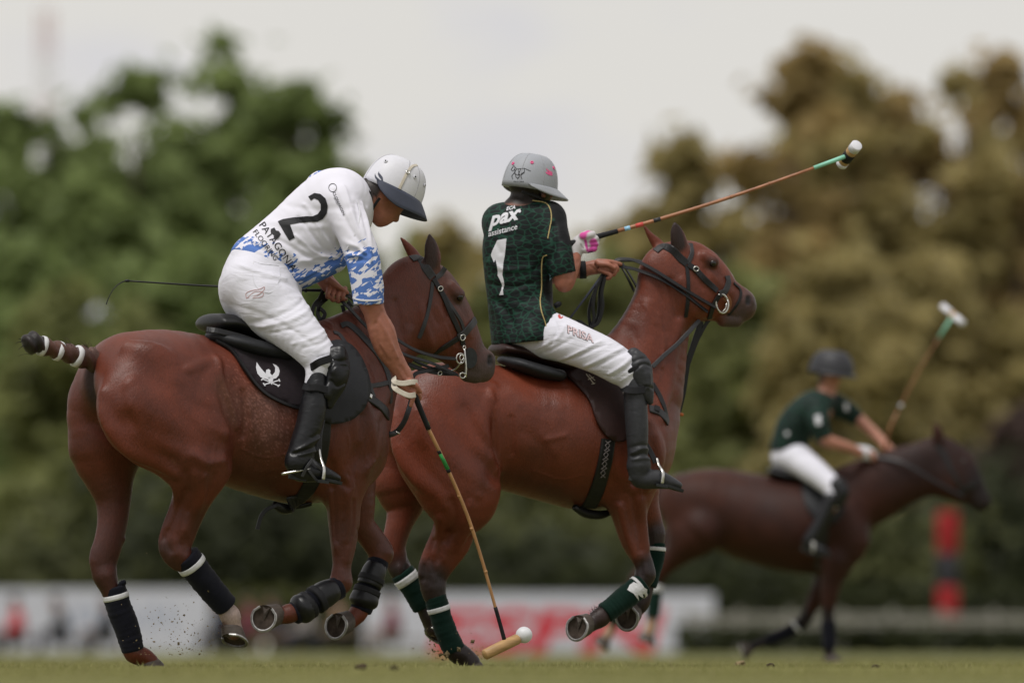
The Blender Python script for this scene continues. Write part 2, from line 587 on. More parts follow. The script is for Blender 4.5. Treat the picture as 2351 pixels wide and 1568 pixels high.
def coat_mat(name, rough=0.45, dust=0.0, spec=0.38):
    """short clipped hair: colour from the horse itself, fine lie of the hair, sweat and dust"""
    m, n, l, b = new_mat(name)
    at = n.new('ShaderNodeAttribute'); at.attribute_name = 'col'
    tc = n.new('ShaderNodeTexCoord')
    mp = n.new('ShaderNodeMapping'); mp.inputs['Scale'].default_value = (60, 60, 22); mp.inputs['Rotation'].default_value = (0, 0.5, 0)
    l.new(tc.outputs['Object'], mp.inputs[0])
    n1 = n.new('ShaderNodeTexNoise'); n1.inputs['Scale'].default_value = 3.0; n1.inputs['Detail'].default_value = 5
    l.new(mp.outputs[0], n1.inputs['Vector'])
    n2 = n.new('ShaderNodeTexNoise'); n2.inputs['Scale'].default_value = 7.0; n2.inputs['Detail'].default_value = 4
    l.new(tc.outputs['Object'], n2.inputs['Vector'])
    def rng(src, a, c):
        r = n.new('ShaderNodeMapRange'); r.inputs[1].default_value = 0.3; r.inputs[2].default_value = 0.7
        r.inputs[3].default_value = a; r.inputs[4].default_value = c
        l.new(src, r.inputs[0]); return r.outputs[0]
    mu = n.new('ShaderNodeMath'); mu.operation = 'MULTIPLY'
    l.new(rng(n1.outputs['Fac'], 0.84, 1.16), mu.inputs[0]); l.new(rng(n2.outputs['Fac'], 0.78, 1.22), mu.inputs[1])
    sc = n.new('ShaderNodeVectorMath'); sc.operation = 'SCALE'
    l.new(at.outputs['Color'], sc.inputs[0]); l.new(mu.outputs[0], sc.inputs['Scale'])
    n3 = n.new('ShaderNodeTexNoise'); n3.inputs['Scale'].default_value = 2.6; n3.inputs['Detail'].default_value = 3     # patches of warmer and cooler hair
    l.new(tc.outputs['Object'], n3.inputs['Vector'])
    cr = n.new('ShaderNodeValToRGB'); cr.color_ramp.elements[0].position = .36; cr.color_ramp.elements[0].color = (.80, .86, 1.0, 1); cr.color_ramp.elements[1].position = .64; cr.color_ramp.elements[1].color = (1.0, .86, .72, 1)
    l.new(n3.outputs['Fac'], cr.inputs[0])
    hm = n.new('ShaderNodeVectorMath'); hm.operation = 'MULTIPLY'; l.new(sc.outputs[0], hm.inputs[0]); l.new(cr.outputs[0], hm.inputs[1])
    h2 = n.new('ShaderNodeVectorMath'); h2.operation = 'SCALE'; h2.inputs['Scale'].default_value = 1.12; l.new(hm.outputs[0], h2.inputs[0])
    l.new(h2.outputs[0], b.inputs['Base Color'])
    l.new(rng(n2.outputs['Fac'], rough - .06, rough + .08), b.inputs['Roughness'])
    b.inputs['Specular IOR Level'].default_value = spec
    b.inputs['Sheen Weight'].default_value = 0.0
    bp = n.new('ShaderNodeBump'); bp.inputs['Distance'].default_value = 0.0030; bp.inputs['Strength'].default_value = 0.7
    ad = n.new('ShaderNodeMath'); ad.operation = 'MULTIPLY_ADD'; ad.inputs[1].default_value = 1.6
    l.new(n2.outputs['Fac'], ad.inputs[0]); l.new(n1.outputs['Fac'], ad.inputs[2])
    l.new(ad.outputs[0], bp.inputs['Height']); l.new(bp.outputs[0], b.inputs['Normal'])
    return m

M = {}
M['coat'] = coat_mat('chestnut_coat')
M['coat_far'] = coat_mat('dark_bay_coat', .55, 0, .22)
M['tack'] = plain('black_leather', (0.009, 0.009, 0.010), 0.42, 0.34, bump=0.0006, bscale=180)
M['tack_grey'] = plain('worn_leather', (0.032, 0.032, 0.035), 0.5, 0.35, bump=0.0006, bscale=180)
M['flap'] = plain('flap_leather', (0.017, 0.018, 0.021), 0.55, 0.3, bump=0.0004, bscale=300)
M['brown_tack'] = plain('brown_leather', (0.026, 0.010, 0.0085), 0.5, 0.32, bump=0.0006, bscale=150)
M['pad'] = plain('felt_pad', (0.017, 0.012, 0.015), 0.85, 0.12, sheen=0.12, bump=0.0008, bscale=500)
M['steel'] = plain('steel', (0.62, 0.61, 0.58), 0.28, 0.5, metal=1.0, var=0.1, bump=0.0004, bscale=90)
M['shoe'] = plain('horseshoe_steel', (0.40, 0.39, 0.38), 0.5, 0.5, metal=1.0, var=0.25, bump=0.001, bscale=60)
M['brass'] = plain('dull_brass', (0.45, 0.34, 0.18), 0.35, 0.5, metal=1.0)
M['hoof'] = plain('hoof_horn', (0.075, 0.060, 0.050), 0.6, 0.3, var=0.3, scale=25, bump=0.0015, bscale=50, stretch=(1, 1, 3))
M['sole'] = plain('hoof_sole', (0.055, 0.042, 0.034), 0.9, 0.1, var=0.4, scale=30, bump=0.004, bscale=40)
M['wrap_navy'] = plain('navy_bandage', (0.0085, 0.009, 0.0145), 0.9, 0.1, sheen=0.08, bump=0.0016, bscale=120, stretch=(1, 1, 4))
M['wrap_green'] = plain('green_bandage', (0.0045, 0.019, 0.0135), 0.9, 0.1, sheen=0.08, bump=0.0016, bscale=120, stretch=(1, 1, 4))
M['tape'] = plain('white_tape', (0.60, 0.60, 0.61), 0.6, 0.3, var=0.1, bump=0.0006)
M['black_hair'] = plain('black_hair', (0.008, 0.007, 0.007), 0.55, 0.25, bump=0.004, bscale=40, stretch=(6, 6, 1))
M['brown_hair'] = plain('brown_hair', (0.05, 0.024, 0.016), 0.5, 0.4, bump=0.004, bscale=40, stretch=(1, 6, 6), var=0.5, scale=25)
M['eye'] = plain('dark_eye', (0.008, 0.006, 0.005), 0.06, 0.6, var=0.0)
M['skin'] = plain('tanned_skin', (0.44, 0.205, 0.14), 0.5, 0.4, var=0.12, scale=30, bump=0.0008, bscale=90)
M['white_knit'] = plain('white_jersey', (0.66, 0.65, 0.70), 0.75, 0.25, var=0.03, scale=12, bump=0.0004, bscale=900, sheen=0.1)
M['twill'] = plain('white_twill', (0.68, 0.675, 0.745), 0.85, 0.2, var=0.075, scale=6, bump=0.0005, bscale=700, sheen=0.1)
M['black_print'] = plain('black_print', (0.010, 0.010, 0.012), 0.6, 0.3)
M['white_print'] = plain('white_print', (0.66, 0.66, 0.70), 0.6, 0.3, var=0.03)
M['boot'] = plain('boot_leather', (0.007, 0.0073, 0.009), 0.38, 0.38, bump=0.0008, bscale=60)
M['boot_grey'] = plain('dusty_boot_leather', (0.026, 0.027, 0.031), 0.5, 0.38, bump=0.0008, bscale=60)
M['rubber'] = plain('rubber_sole', (0.03, 0.032, 0.032), 0.8, 0.2, bump=0.001, bscale=90)
M['helmet_white'] = plain('white_helmet_shell', (0.63, 0.63, 0.675), 0.5, 0.4, var=0.02)
M['helmet_grey'] = plain('grey_helmet_shell', (0.33, 0.345, 0.375), 0.55, 0.35, var=0.02)
M['helmet_black'] = plain('black_helmet_shell', (0.03, 0.03, 0.035), 0.5, 0.35, var=0.02)
M['navy'] = plain('navy_leather_peak', (0.055, 0.062, 0.09), 0.6, 0.3, var=0.04)
M['black'] = plain('black_webbing', (0.010, 0.010, 0.012), 0.7, 0.3)
M['pink'] = plain('pink_print', (0.75, 0.11, 0.28), 0.6, 0.3)
M['cane'] = plain('cane', (0.38, 0.20, 0.085), 0.5, 0.4, var=0.2, scale=18, bump=0.0006, stretch=(1, 1, 0.3))
M['cane_red'] = plain('varnished_cane', (0.34, 0.145, 0.07), 0.42, 0.45, var=0.25, scale=18, bump=0.0006)
M['mallet_wood'] = plain('mallet_wood', (0.42, 0.255, 0.11), 0.5, 0.4, var=0.22, scale=30, bump=0.0008, stretch=(0.25, 2, 2))
M['mint'] = plain('mint_tape', (0.28, 0.62, 0.47), 0.6, 0.3, var=0.05)
M['ball'] = plain('white_ball', (0.66, 0.67, 0.69), 0.45, 0.4, var=0.03, scale=20, bump=0.001, bscale=40)
M['sling'] = plain('cotton_sling', (0.55, 0.50, 0.42), 0.85, 0.2, var=0.08, bump=0.0006, bscale=400)

# ------------------------------------------------------------------ horses: shared pieces
CHEST = (0.100, 0.0235, 0.0112)     # chestnut coat
DARK = (0.030, 0.014, 0.011)      # dark brown, laid between the buttocks
MUZZ = (0.060, 0.040, 0.036)

def hoof(parent, F, top, sole, n, toe, size=0.060, shoe=True):
    """hoof wall, sole and steel shoe; top = centre of the coronet, n = outward normal of the sole, toe = direction of the toe"""
    n = Vector(n).normalized(); t = Vector(toe); t = (t - n * t.dot(n)).normalized(); w = n.cross(t)
    top, sole = Vector(top), Vector(sole)
    K = 22
    def ring(c, r, fw, bw, tilt=0.0):
        out = []
        for i in range(K):
            a = 2 * math.pi * i / K
            x, y = math.cos(a), math.sin(a)
            if x < -0.55: y *= 0.92
            rx = fw if x > 0 else bw
            out.append(c + t * (x * r * rx) + w * (y * r) + n * (-tilt * x * r))
        return out
    rings = [ring(top + n * -0.018 - t * .004, size * .55, 0.95, 0.95, .3), ring(top - t * .004, size * .72, 0.96, 1.10, .35), ring(top.lerp(sole, .12), size * .78, .98, 1.08, .3), ring(top.lerp(sole, .45), size * .86, 1.04, 1.02, .18), ring(top.lerp(sole, .8), size * .95, 1.09, .96, .05), ring(sole, size, 1.12, .93)]
    V = [v for r in rings for v in r]
    Fc = []
    for i in range(len(rings) - 1):
        for j in range(K):
            Fc.append((i * K + j, (i + 1) * K + j, (i + 1) * K + (j + 1) % K, i * K + (j + 1) % K))
    Fc.append(tuple(range(K)))
    o = add('hoof', mesh_py('hoof', V, Fc, True), parent, None, M['hoof'])
    # recessed sole with frog
    r0 = ring(sole, size * .985, 1.12, .95); r1 = ring(sole - n * .010, size * .72, 1.08, .9)
    c = sole - n * .014
    V = r0 + r1 + [c]
    Fc = [(j, (j + 1) % K, K + (j + 1) % K, K + j) for j in range(K)] + [(K + j, K + (j + 1) % K, 2 * K) for j in range(K)]
    add('sole', mesh_py('sole', V, Fc, True), o, None, M['sole'])
    fr = [sole - t * (size * .86) + w * (size * .30) - n * .003, sole - t * (size * .86) - w * (size * .30) - n * .003, sole - t * (size * .80) - n * .012, sole + t * (size * .25) - n * .008, sole - t * (size * .3) + n * .001]
    add('frog', mesh_py('frog', fr, [(0, 2, 4), (2, 1, 4), (1, 3, 4), (3, 0, 4)]), o, None, M['hoof'])
    if shoe:
        V, Fc = [], []
        A = [math.radians(x) for x in np.linspace(-148, 148, 30)]
        for a in A:
            x, y = math.cos(a), math.sin(a)
            if x < -0.55: y *= 0.92
            fx = 1.12 if x > 0 else .95
            for rr, hh in ((1.01, -.001), (1.01, .006), (.935, .008), (.92, .004), (.90, .008), (.83, .007), (.82, -.001)):
                V.append(sole + t * (x * size * fx * rr) + w * (y * size * rr) + n * hh)
        q = 7
        for i in range(len(A) - 1):
            for j in range(q):
                Fc.append((i * q + j, i * q + (j + 1) % q, (i + 1) * q + (j + 1) % q, (i + 1) * q + j))
        Fc.append(tuple(range(q))); Fc.append(tuple((len(A) - 1) * q + j for j in reversed(range(q))))
        add('horseshoe', mesh_py('horseshoe', V, Fc, False), o, None, M['shoe'])
    return o

def bandage(parent, F, pts, mat, tapes=(), wob=0.0012, name='leg_bandage', flat=1.0):
    """wrapped bandage along a cannon bone: pts (px,py,lat,r_px); tapes = (t0, t1) strips of tape round it"""
    q = catmull(np.array([(*F(p[0], p[1], p[2]), p[3] * F.k) for p in pts]), 14)
    P, R = q[:, :3], q[:, 3].copy()
    r = random.Random(len(parent.children) + int(pts[0][0]))
    for i in range(len(R)):
        R[i] += wob * .35 * math.sin(i * 1.9) + r.uniform(-wob, wob) * .8
    R[0] *= .90; R[-1] *= .92
    V, Fc = sweep(P, R, 22, flat)
    V = V.reshape(len(P), 22, 3)
    for i in range(len(P)):
        for j in range(22):
            dv = V[i, j] - P[i]
            V[i, j] = P[i] + dv * (1 + 0.05 * noise.noise(Vector(V[i, j]) * 22) + .02 * noise.noise(Vector(V[i, j]) * 60))
    o = add(name, mesh_py(name, V.reshape(-1, 3), Fc, True), parent, None, mat)
    for t0, t1 in tapes:
        i0 = t0 * (len(P) - 1)
        i1 = t1 * (len(P) - 1)
        ts = np.linspace(i0, i1, 4)
        pp = np.array([[np.interp(t, np.arange(len(P)), P[:, a]) for a in range(3)] for t in ts])
        rr = np.array([np.interp(t, np.arange(len(R)), R) for t in ts]) + 0.0032
        V, Fc = sweep(pp, rr, 22, flat)
        add('tape', mesh_py('tape', V, Fc, True), o, None, M['tape'])
    return o

def leg_boot(parent, F, pts, straps):
    """padded open-front leg boot: neoprene sleeve, shell, two hook straps"""
    o = bandage(parent, F, [(p[0], p[1], p[2], p[3] * .93) for p in pts], M['wrap_navy'], (), 0.0004, 'leg_boot')
    q = catmull(np.array([(*F(p[0], p[1], p[2] - 0.012), p[3] * F.k) for p in pts]), 10)
    n = len(q)
    for f0, f1, pr in ((.10, .50, (.80, .94, 1.0, 1.02, 1.0, .96)), (.56, .93, (.96, 1.04, 1.12, 1.14, 1.0, .62))):
        ts = np.linspace(f0 * (n - 1), f1 * (n - 1), 14)
        pp = np.array([[np.interp(t, np.arange(n), q[:, a]) for a in range(3)] for t in ts])
        rr = np.array([np.interp(t, np.arange(n), q[:, 3]) for t in ts]) * np.interp(np.linspace(0, 1, 14), np.linspace(0, 1, 6), pr)
        V, Fc = sweep(pp, rr, 22)
        add('shell', mesh_py('shell', V, Fc, True), o, None, M['boot'])
    for t0, t1 in straps:
        ts = np.linspace(t0 * (n - 1), t1 * (n - 1), 5)
        pp = np.array([[np.interp(t, np.arange(n), q[:, a]) for a in range(3)] for t in ts])
        rr = np.array([np.interp(t, np.arange(n), q[:, 3]) for t in ts]) + 0.0035
        V, Fc = sweep(pp, rr, 20)
        add('strap', mesh_py('strap', V, Fc, True), o, None, M['black'])
    return o

def eye(parent, F, bvh, px, py, r):
    o, d = F.ray(px, py)
    h = bvh.ray_cast(o, d)
    c = h[0] - h[1] * (r * .72) if h[0] else F(px, py, -.08)
    bm = bmesh.new(); bmesh.ops.create_uvsphere(bm, u_segments=16, v_segments=10, radius=r)
    for v in bm.verts: v.co = v.co + c
    me = bpy.data.meshes.new('eye'); bm.to_mesh(me); bm.free()
    for p in me.polygons: p.use_smooth = True
    return add('eye', me, parent, None, M['eye'])

# ------------------------------------------------------------------ near horse (white team)
H1 = Frame(560, 0.0, 28)
b = Body(H1, 0.05)
b.chain([(305, 762, 305, 990, 0, .25), (370, 757, 370, 1030, 0, .28), (450, 769, 450, 1072, 0, .275), (530, 785, 530, 1110, 0, .268),
         (620, 792, 620, 1142, 0, .30), (700, 790, 690, 1158, 0, .29), (735, 790, 725, 1140, 0, .25)], .05)
b.tube([(640, 812, 0, 46, .09), (740, 790, 0, 50, .08), (800, 790, 0, 60, .09)], .06)                       # withers
b.chain([(765, 772, 800, 1010, 0, .17), (792, 735, 868, 935, 0, .125), (838, 690, 908, 868, 0, .10), (890, 636, 932, 805, 0, .085), (935, 600, 955, 775, 0, .08)], .08)   # neck
b.tube([(812, 1010, 0, 58, .17), (820, 1050, 0, 60, .15), (790, 1090, 0, 55, .12)], .06)                      # breast
# head
b.chain([(972, 592, 938, 745, 0, .075), (1012, 608, 948, 770, 0, .082), (1050, 662, 972, 806, 0, .085), (1072, 716, 1012, 832, 0, .066),
         (1096, 768, 1042, 853, 0, .05), (1120, 806, 1066, 866, 0, .046), (1130, 828, 1084, 868, 0, .046)], .03)
b.tube([(1072, 862, 0, 15, .032), (1090, 866, 0, 13, .034)], .015)                                          # chin, lower lip
b.tube([(1118, 826, -.02, 20, .03)], .02)
for sd in (-1, 1):
    b.tube([(985, 760, sd * .045, 46, .045), (965, 735, sd * .05, 45, .04)], .04)                            # jaw muscle
    b.tube([(1052, 676, sd * .075, 16, .03), (1038, 660, sd * .07, 14, .02)], .02)                           # brow above the eye
    b.tube([(1040, 715, sd * .07, 10, .016), (1072, 765, sd * .052, 8, .012)], .02)                          # cheek ridge
# ears
b.tube([(990, 622, -.055, 15, .022), (994, 596, -.06, 21, .020), (990, 566, -.062, 17, .016), (986, 540, -.064, 4, .008)], .02, 3)
b.tube([(962, 606, .05, 12, .018), (950, 586, .055, 14, .018), (934, 564, .058, 9, .014), (921, 547, .06, 3, .007)], .02, 3)
# near hind leg
b.chain([(250, 885, 445, 885, -.13, .13), (214, 935, 445, 925, -.165, .125), (252, 998, 476, 928, -.20, .12)], .04)
b.chain([(322, 1040, 522, 938, -.205, .115), (352, 1078, 536, 975, -.225, .105), (388, 1098, 530, 1030, -.225, .092), (396, 1128, 506, 1083, -.205, .075), (393, 1158, 484, 1137, -.17, .06),
         (381, 1192, 466, 1182, -.155, .05), (366, 1226, 452, 1222, -.145, .045), (361, 1252, 440, 1258, -.14, .04), (384, 1290, 440, 1275, -.14, .034)], .025)
b.tube([(405, 1272, -.14, 26), (440, 1300, -.14, 20), (480, 1352, -.135, 18), (515, 1395, -.13, 19), (528, 1412, -.13, 24), (533, 1432, -.13, 20), (537, 1448, -.13, 21)], .02)
# far hind leg
b.chain([(185, 880, 385, 880, .14, .13), (147, 935, 375, 930, .17, .13), (158, 990, 328, 1020, .17, .12)], .05)
b.chain([(163, 1022, 325, 1058, .17, .10), (190, 1075, 310, 1102, .165, .085), (216, 1135, 303, 1148, .16, .065), (222, 1190, 295, 1200, .15, .052),
         (214, 1240, 284, 1250, .14, .045), (202, 1282, 272, 1288, .14, .04), (215, 1322, 268, 1322, .14, .033)], .045)
b.tube([(240, 1320, .14, 26), (256, 1365, .14, 20), (280, 1430, .14, 18), (300, 1480, .14, 21), (308, 1498, .14, 24), (330, 1508, .14, 22), (343, 1520, .14, 22)], .02)
# near shoulder and foreleg
for sd in (-1, 1):
    b.tube([(740, 830, sd * .10, 60, .09), (770, 900, sd * .15, 68, .09), (800, 975, sd * .165, 68, .085), (812, 1035, sd * .155, 62, .08), (790, 1085, sd * .15, 58, .07)], .07)
b.chain([(738, 1090, 846, 1085, -.16, .085), (738, 1125, 836, 1125, -.16, .075), (747, 1160, 831, 1158, -.155, .062), (752, 1205, 827, 1200, -.15, .055), (758, 1255, 819, 1250, -.15, .045),
         (763, 1295, 808, 1293, -.15, .036), (759, 1318, 808, 1318, -.15, .035), (762, 1338, 807, 1342, -.15, .032)], .04)
b.tube([(785, 1335, -.15, 23), (760, 1352, -.15, 20), (715, 1382, -.15, 17), (680, 1402, -.15, 19), (664, 1408, -.15, 23), (648, 1413, -.15, 19), (638, 1414, -.155, 20)], .02)
# far foreleg
b.chain([(760, 1120, 860, 1070, .13, .08), (800, 1185, 850, 1130, .13, .07), (806, 1222, 852, 1180, .13, .055), (826, 1250, 874, 1212, .13, .045), (846, 1278, 894, 1240, .13, .04), (855, 1290, 899, 1264, .13, .034)], .04)
b.tube([(876, 1270, .13, 26), (864, 1300, .13, 19), (842, 1360, .13, 17), (825, 1402, .13, 22), (812, 1418, .13, 20), (802, 1426, .13, 20)], .02)
# hollows: between the buttocks, flank
b.tube([(206, 850, .005, 12, .02), (205, 930, .005, 22, .025), (225, 1020, .005, 40, .03), (290, 1110, .005, 50, .04)], .05, 3, -1)
b.tube([(556, 890, -.36, 30, .085), (572, 960, -.37, 32, .10), (568, 1040, -.35, 30, .085)], .06, 3, -1)
b.muscles([
    ([(310, 890, 30), (345, 940, 46), (400, 992, 46), (448, 1038, 32), (468, 1066, 18)], .011),      # biceps of the thigh
    ([(236, 905, 20), (252, 965, 30), (300, 1025, 32), (362, 1058, 24), (404, 1088, 15)], .009),      # hamstring
    ([(500, 838, 16), (478, 900, 30), (486, 955, 36), (510, 992, 26)], .011),                         # front of the thigh
    ([(300, 800, 30), (360, 830, 46), (400, 880, 34)], .005),                                         # rump
    ([(455, 1085, 24), (462, 1130, 22), (448, 1180, 15), (430, 1225, 10)], .007), ([(405, 1115, 14), (408, 1160, 14), (392, 1210, 9)], .006),
    ([(784, 965, 22), (772, 1020, 34), (780, 1070, 28), (792, 1095, 14)], .009),                      # triceps
    ([(838, 925, 18), (852, 985, 26), (858, 1035, 24), (842, 1080, 14)], .009),                       # point of shoulder
    ([(800, 900, 20), (812, 960, 22), (822, 1010, 14)], .005),
    ([(802, 1120, 18), (808, 1175, 17), (802, 1235, 11), (796, 1285, 7)], .007), ([(764, 1130, 14), (768, 1190, 12), (774, 1260, 8)], .006),
    ([(940, 760, 16), (915, 830, 22), (885, 905, 24), (860, 960, 18)], .006),                         # neck muscle
    ([(880, 660, 16), (868, 740, 26), (850, 820, 26)], .004),
    ([(975, 715, 22), (982, 760, 32), (990, 785, 24)], .006),                                         # cheek
    ([(430, 850, 12), (470, 835, 16), (500, 828, 12)], .006),                                         # point of hip
], .03, .012)
V, Fq = b.surface(0.007)
V = sculpt(H1, V, Fq, [
    ([(300, 965), (358, 998), (415, 1018), (480, 1030)], 26, -.008),       # hollow below the thigh muscle
    ([(390, 905), (415, 945), (455, 978), (505, 998), (532, 1002)], 12, .003),   # edge of the thigh muscle
    ([(415, 920), (460, 940), (500, 952)], 13, -.003),
    ([(262, 985), (301, 1000), (351, 1032), (400, 1058)], 17, .003),        # hamstring
    ([(425, 1045), (460, 1062), (500, 1058)], 12, .008),
    ([(503, 822), (507, 871), (522, 909), (537, 947), (545, 980)], 8, .008),  # point of hip to flank fold
    ([(470, 860), (490, 900), (505, 930)], 16, -.004),
    ([(330, 800), (400, 815), (450, 840)], 30, .006),
    ([(250, 900), (280, 930)], 20, .005),
    ([(556, 900), (562, 950), (560, 1000)], 7, -.008), ([(570, 930), (577, 985)], 4, .005), ([(584, 940), (589, 980)], 4, -.003),
    ([(600, 1080), (660, 1075), (700, 1050)], 5, .003), ([(590, 880), (620, 930), (630, 990)], 22, .005), ([(640, 940), (660, 1010)], 16, -.004),
    ([(415, 1085), (428, 1130), (415, 1190), (398, 1230)], 9, -.011),                   # gaskin groove
    ([(455, 1095), (458, 1150), (438, 1215)], 10, .008), ([(480, 1090), (470, 1140)], 6, -.005),
    ([(395, 1235), (410, 1265)], 7, -.006),
    ([(772, 1120), (780, 1170), (786, 1240)], 6, -.009), ([(760, 1140), (766, 1200), (772, 1260)], 6, .005), ([(816, 1150), (820, 1200), (812, 1250)], 5, -.005),                   # forearm groove
    ([(800, 1130), (808, 1180), (806, 1240)], 8, .005),
    ([(822, 955), (816, 1030), (805, 1090)], 9, -.006),                    # shoulder / upper arm
    ([(848, 975), (860, 1035), (846, 1090)], 12, .002), ([(872, 990), (872, 1040)], 6, -.004), ([(845, 1075), (860, 1060)], 5, .004),
    ([(785, 980), (776, 1050), (790, 1095)], 12, .002), ([(752, 985), (748, 1050), (765, 1100)], 10, -.008),
    ([(760, 1060), (775, 1095), (800, 1120)], 7, -.006),
    ([(790, 1000), (796, 1030), (790, 1060)], 3, .003),
    ([(820, 740), (860, 800), (885, 880)], 10, -.005),                     # neck
    ([(905, 640), (930, 700), (935, 770)], 12, -.006),
    ([(948, 690), (955, 740), (965, 790)], 9, -.008),                      # behind the jaw
    ([(778, 752), (786, 760)], 3, .006), ([(786, 742), (796, 752)], 3, -.006), ([(796, 733), (805, 742)], 3, .006),
    ([(1040, 700), (1066, 752), (1085, 795)], 5, .004),
    ([(1060, 735), (1090, 790)], 6, -.004),
    ([(1066, 862), (1100, 848), (1118, 853)], 4, -.006),                   # mouth
    ([(800, 1075), (812, 1110), (806, 1150), (800, 1190)], 2.2, .0035), ([(842, 1010), (838, 1040), (846, 1062)], 2.2, .003), ([(560, 1030), (610, 1050), (660, 1040)], 2.2, .003), ([(480, 1020), (470, 1060), (450, 1100)], 2.2, .0025),
    ([(370, 1236), (376, 1256)], 6, .006), ([(388, 1240), (384, 1268)], 5, -.007), ([(418, 1240), (416, 1270)], 7, .006), ([(432, 1250), (438, 1268)], 4, -.004), ([(400, 1185), (392, 1225)], 5, -.006), ([(440, 1180), (432, 1230)], 5, .004),
    ([(226, 1180), (222, 1240), (214, 1275)], 5, .006), ([(240, 1180), (238, 1240), (232, 1280)], 6, -.009), ([(262, 1190), (258, 1250)], 7, .006), ([(222, 1300), (238, 1330)], 5, -.006), ([(252, 1285), (256, 1310)], 7, .006),
    ([(770, 1312), (772, 1330)], 5, .005), ([(786, 1300), (784, 1335)], 4, -.005), ([(800, 1312), (800, 1332)], 6, .006), ([(838, 1215), (866, 1250)], 5, -.006), ([(850, 1205), (882, 1240)], 5, .005), ([(885, 1258), (890, 1270)], 5, .005),
    ([(930, 690), (938, 740), (930, 790)], 4, .004), ([(900, 700), (912, 760), (905, 820)], 6, .005), ([(1000, 690), (1010, 740), (1030, 790)], 9, .005), ([(1022, 700), (1040, 740)], 5, -.004), ([(1070, 740), (1085, 780), (1096, 800)], 2.5, .003), ([(1058, 700), (1066, 722)], 4, -.005),
    ([(600, 1010), (640, 1060)], 14, .003), ([(570, 1060), (600, 1100)], 16, .003),
])
# nostril
N_ = vnormals(V, Fq)
nd = poly_dist(V, [tuple(H1(1127, 820, -.05)), tuple(H1(1126, 832, -.05))])
V = V - N_ * (0.012 * np.exp(-(nd / .013) ** 2))[:, None]
rng_ = np.random.default_rng(3)
C = tint(H1, V, CHEST, [
    ([(1050, 690, 0), (1000, 650, 0)], 60, (.088, .026, .014), .6),
    ([(1118, 838, 0), (1082, 862, 0)], 40, MUZZ, .45),
    ([(1100, 800, 0)], 30, (.065, .032, .025), .7),
    ([(1127, 820, -.05), (1126, 832, -.05)], 8, (.006, .004, .004), .4),
    ([(988, 600, -.075), (988, 545, -.08)], 22, (.026, .011, .008), .35),
    ([(1055, 687, -.10)], 20, (.05, .02, .014), .6),
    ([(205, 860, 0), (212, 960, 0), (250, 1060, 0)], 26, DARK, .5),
    ([(260, 1130, .16), (250, 1220, .15), (237, 1300, .14), (250, 1350, .14)], 50, (.062, .0175, .0105), .7),  # both hind legs darker: bay points, plus some shade put into the coat colour
    ([(440, 1170, -.15), (420, 1230, -.14), (405, 1275, -.14)], 44, (.075, .020, .011), .7),
    ([(790, 1230, -.15), (785, 1330, -.15)], 40, (.080, .021, .011), .8), ([(850, 1230, .13), (880, 1270, .13)], 36, (.080, .022, .012), .8),
    ([(236, 1340, .14), (225, 1290, .16), (215, 1270, .15)], 26, (.045, .015, .011), .7),
    ([(400, 1290, -.14), (378, 1262, -.14)], 22, (.045, .018, .013), .7),
    ([(528, 1395, -.13), (532, 1425, -.13)], 34, (.42, .31, .25), .4),
    ([(506, 1440, -.13), (540, 1444, -.13)], 16, (.24, .15, .12), .5),
    ([(395, 1052, -.28), (402, 1060, -.28)], 9, (.36, .20, .14), .6),
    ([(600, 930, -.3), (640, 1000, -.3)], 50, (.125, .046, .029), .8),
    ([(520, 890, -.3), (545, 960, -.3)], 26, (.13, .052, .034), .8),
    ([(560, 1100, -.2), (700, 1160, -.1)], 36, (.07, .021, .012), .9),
])
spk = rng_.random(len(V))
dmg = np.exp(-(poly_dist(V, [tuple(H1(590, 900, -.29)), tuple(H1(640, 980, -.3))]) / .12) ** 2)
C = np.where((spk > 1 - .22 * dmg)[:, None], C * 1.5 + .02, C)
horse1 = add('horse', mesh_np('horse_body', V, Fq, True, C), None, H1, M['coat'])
tag(horse1, 'chestnut polo horse galloping in front, its tail taped with three white bands', 'horse')
BV1 = bvh_of(V, Fq)
eye(horse1, H1, BV1, 1057, 686, .019)
hoof(horse1, H1, H1(632, 1413, -.155), H1(606, 1417, -.195), (-.62, -.78, .12), (-.25, 0, -1))
hoof(horse1, H1, H1(798, 1428, .13), H1(773, 1435, .11), (-.86, -.50, .12), (-.2, 0, -1))
hoof(horse1, H1, H1(533, 1442, -.13), H1(537, 1468, -.14), (-.36, -.34, -.87), (.82, 0, -.5))
hoof(horse1, H1, H1(340, 1518, .14), H1(352, 1534, .14), (0.05, 0, -1), (1, 0, 0), shoe=False)
bandage(horse1, H1, [(425, 1276, -.14, 35), (450, 1308, -.14, 32), (490, 1358, -.135, 30), (520, 1392, -.13, 28)], M['wrap_navy'], [(.17, .27)])
bandage(horse1, H1, [(260, 1346, .14, 28), (272, 1390, .14, 30), (292, 1445, .14, 29), (306, 1494, .14, 26)], M['wrap_navy'], [(.13, .22)])
rod('bandage_end', [H1(275, 1345, .11), H1(280, 1338, .10), H1(287, 1336, .10)], .012, M['wrap_navy'], horse1, n=8, sub=3)
leg_boot(horse1, H1, [(780, 1346, -.15, 29), (745, 1364, -.15, 31), (700, 1393, -.15, 32), (672, 1410, -.15, 27)], [(.42, .5), (.58, .66)])
leg_boot(horse1, H1, [(870, 1283, .13, 27), (856, 1320, .13, 29), (838, 1370, .13, 31), (828, 1404, .13, 27)], [(.36, .44), (.54, .62)])
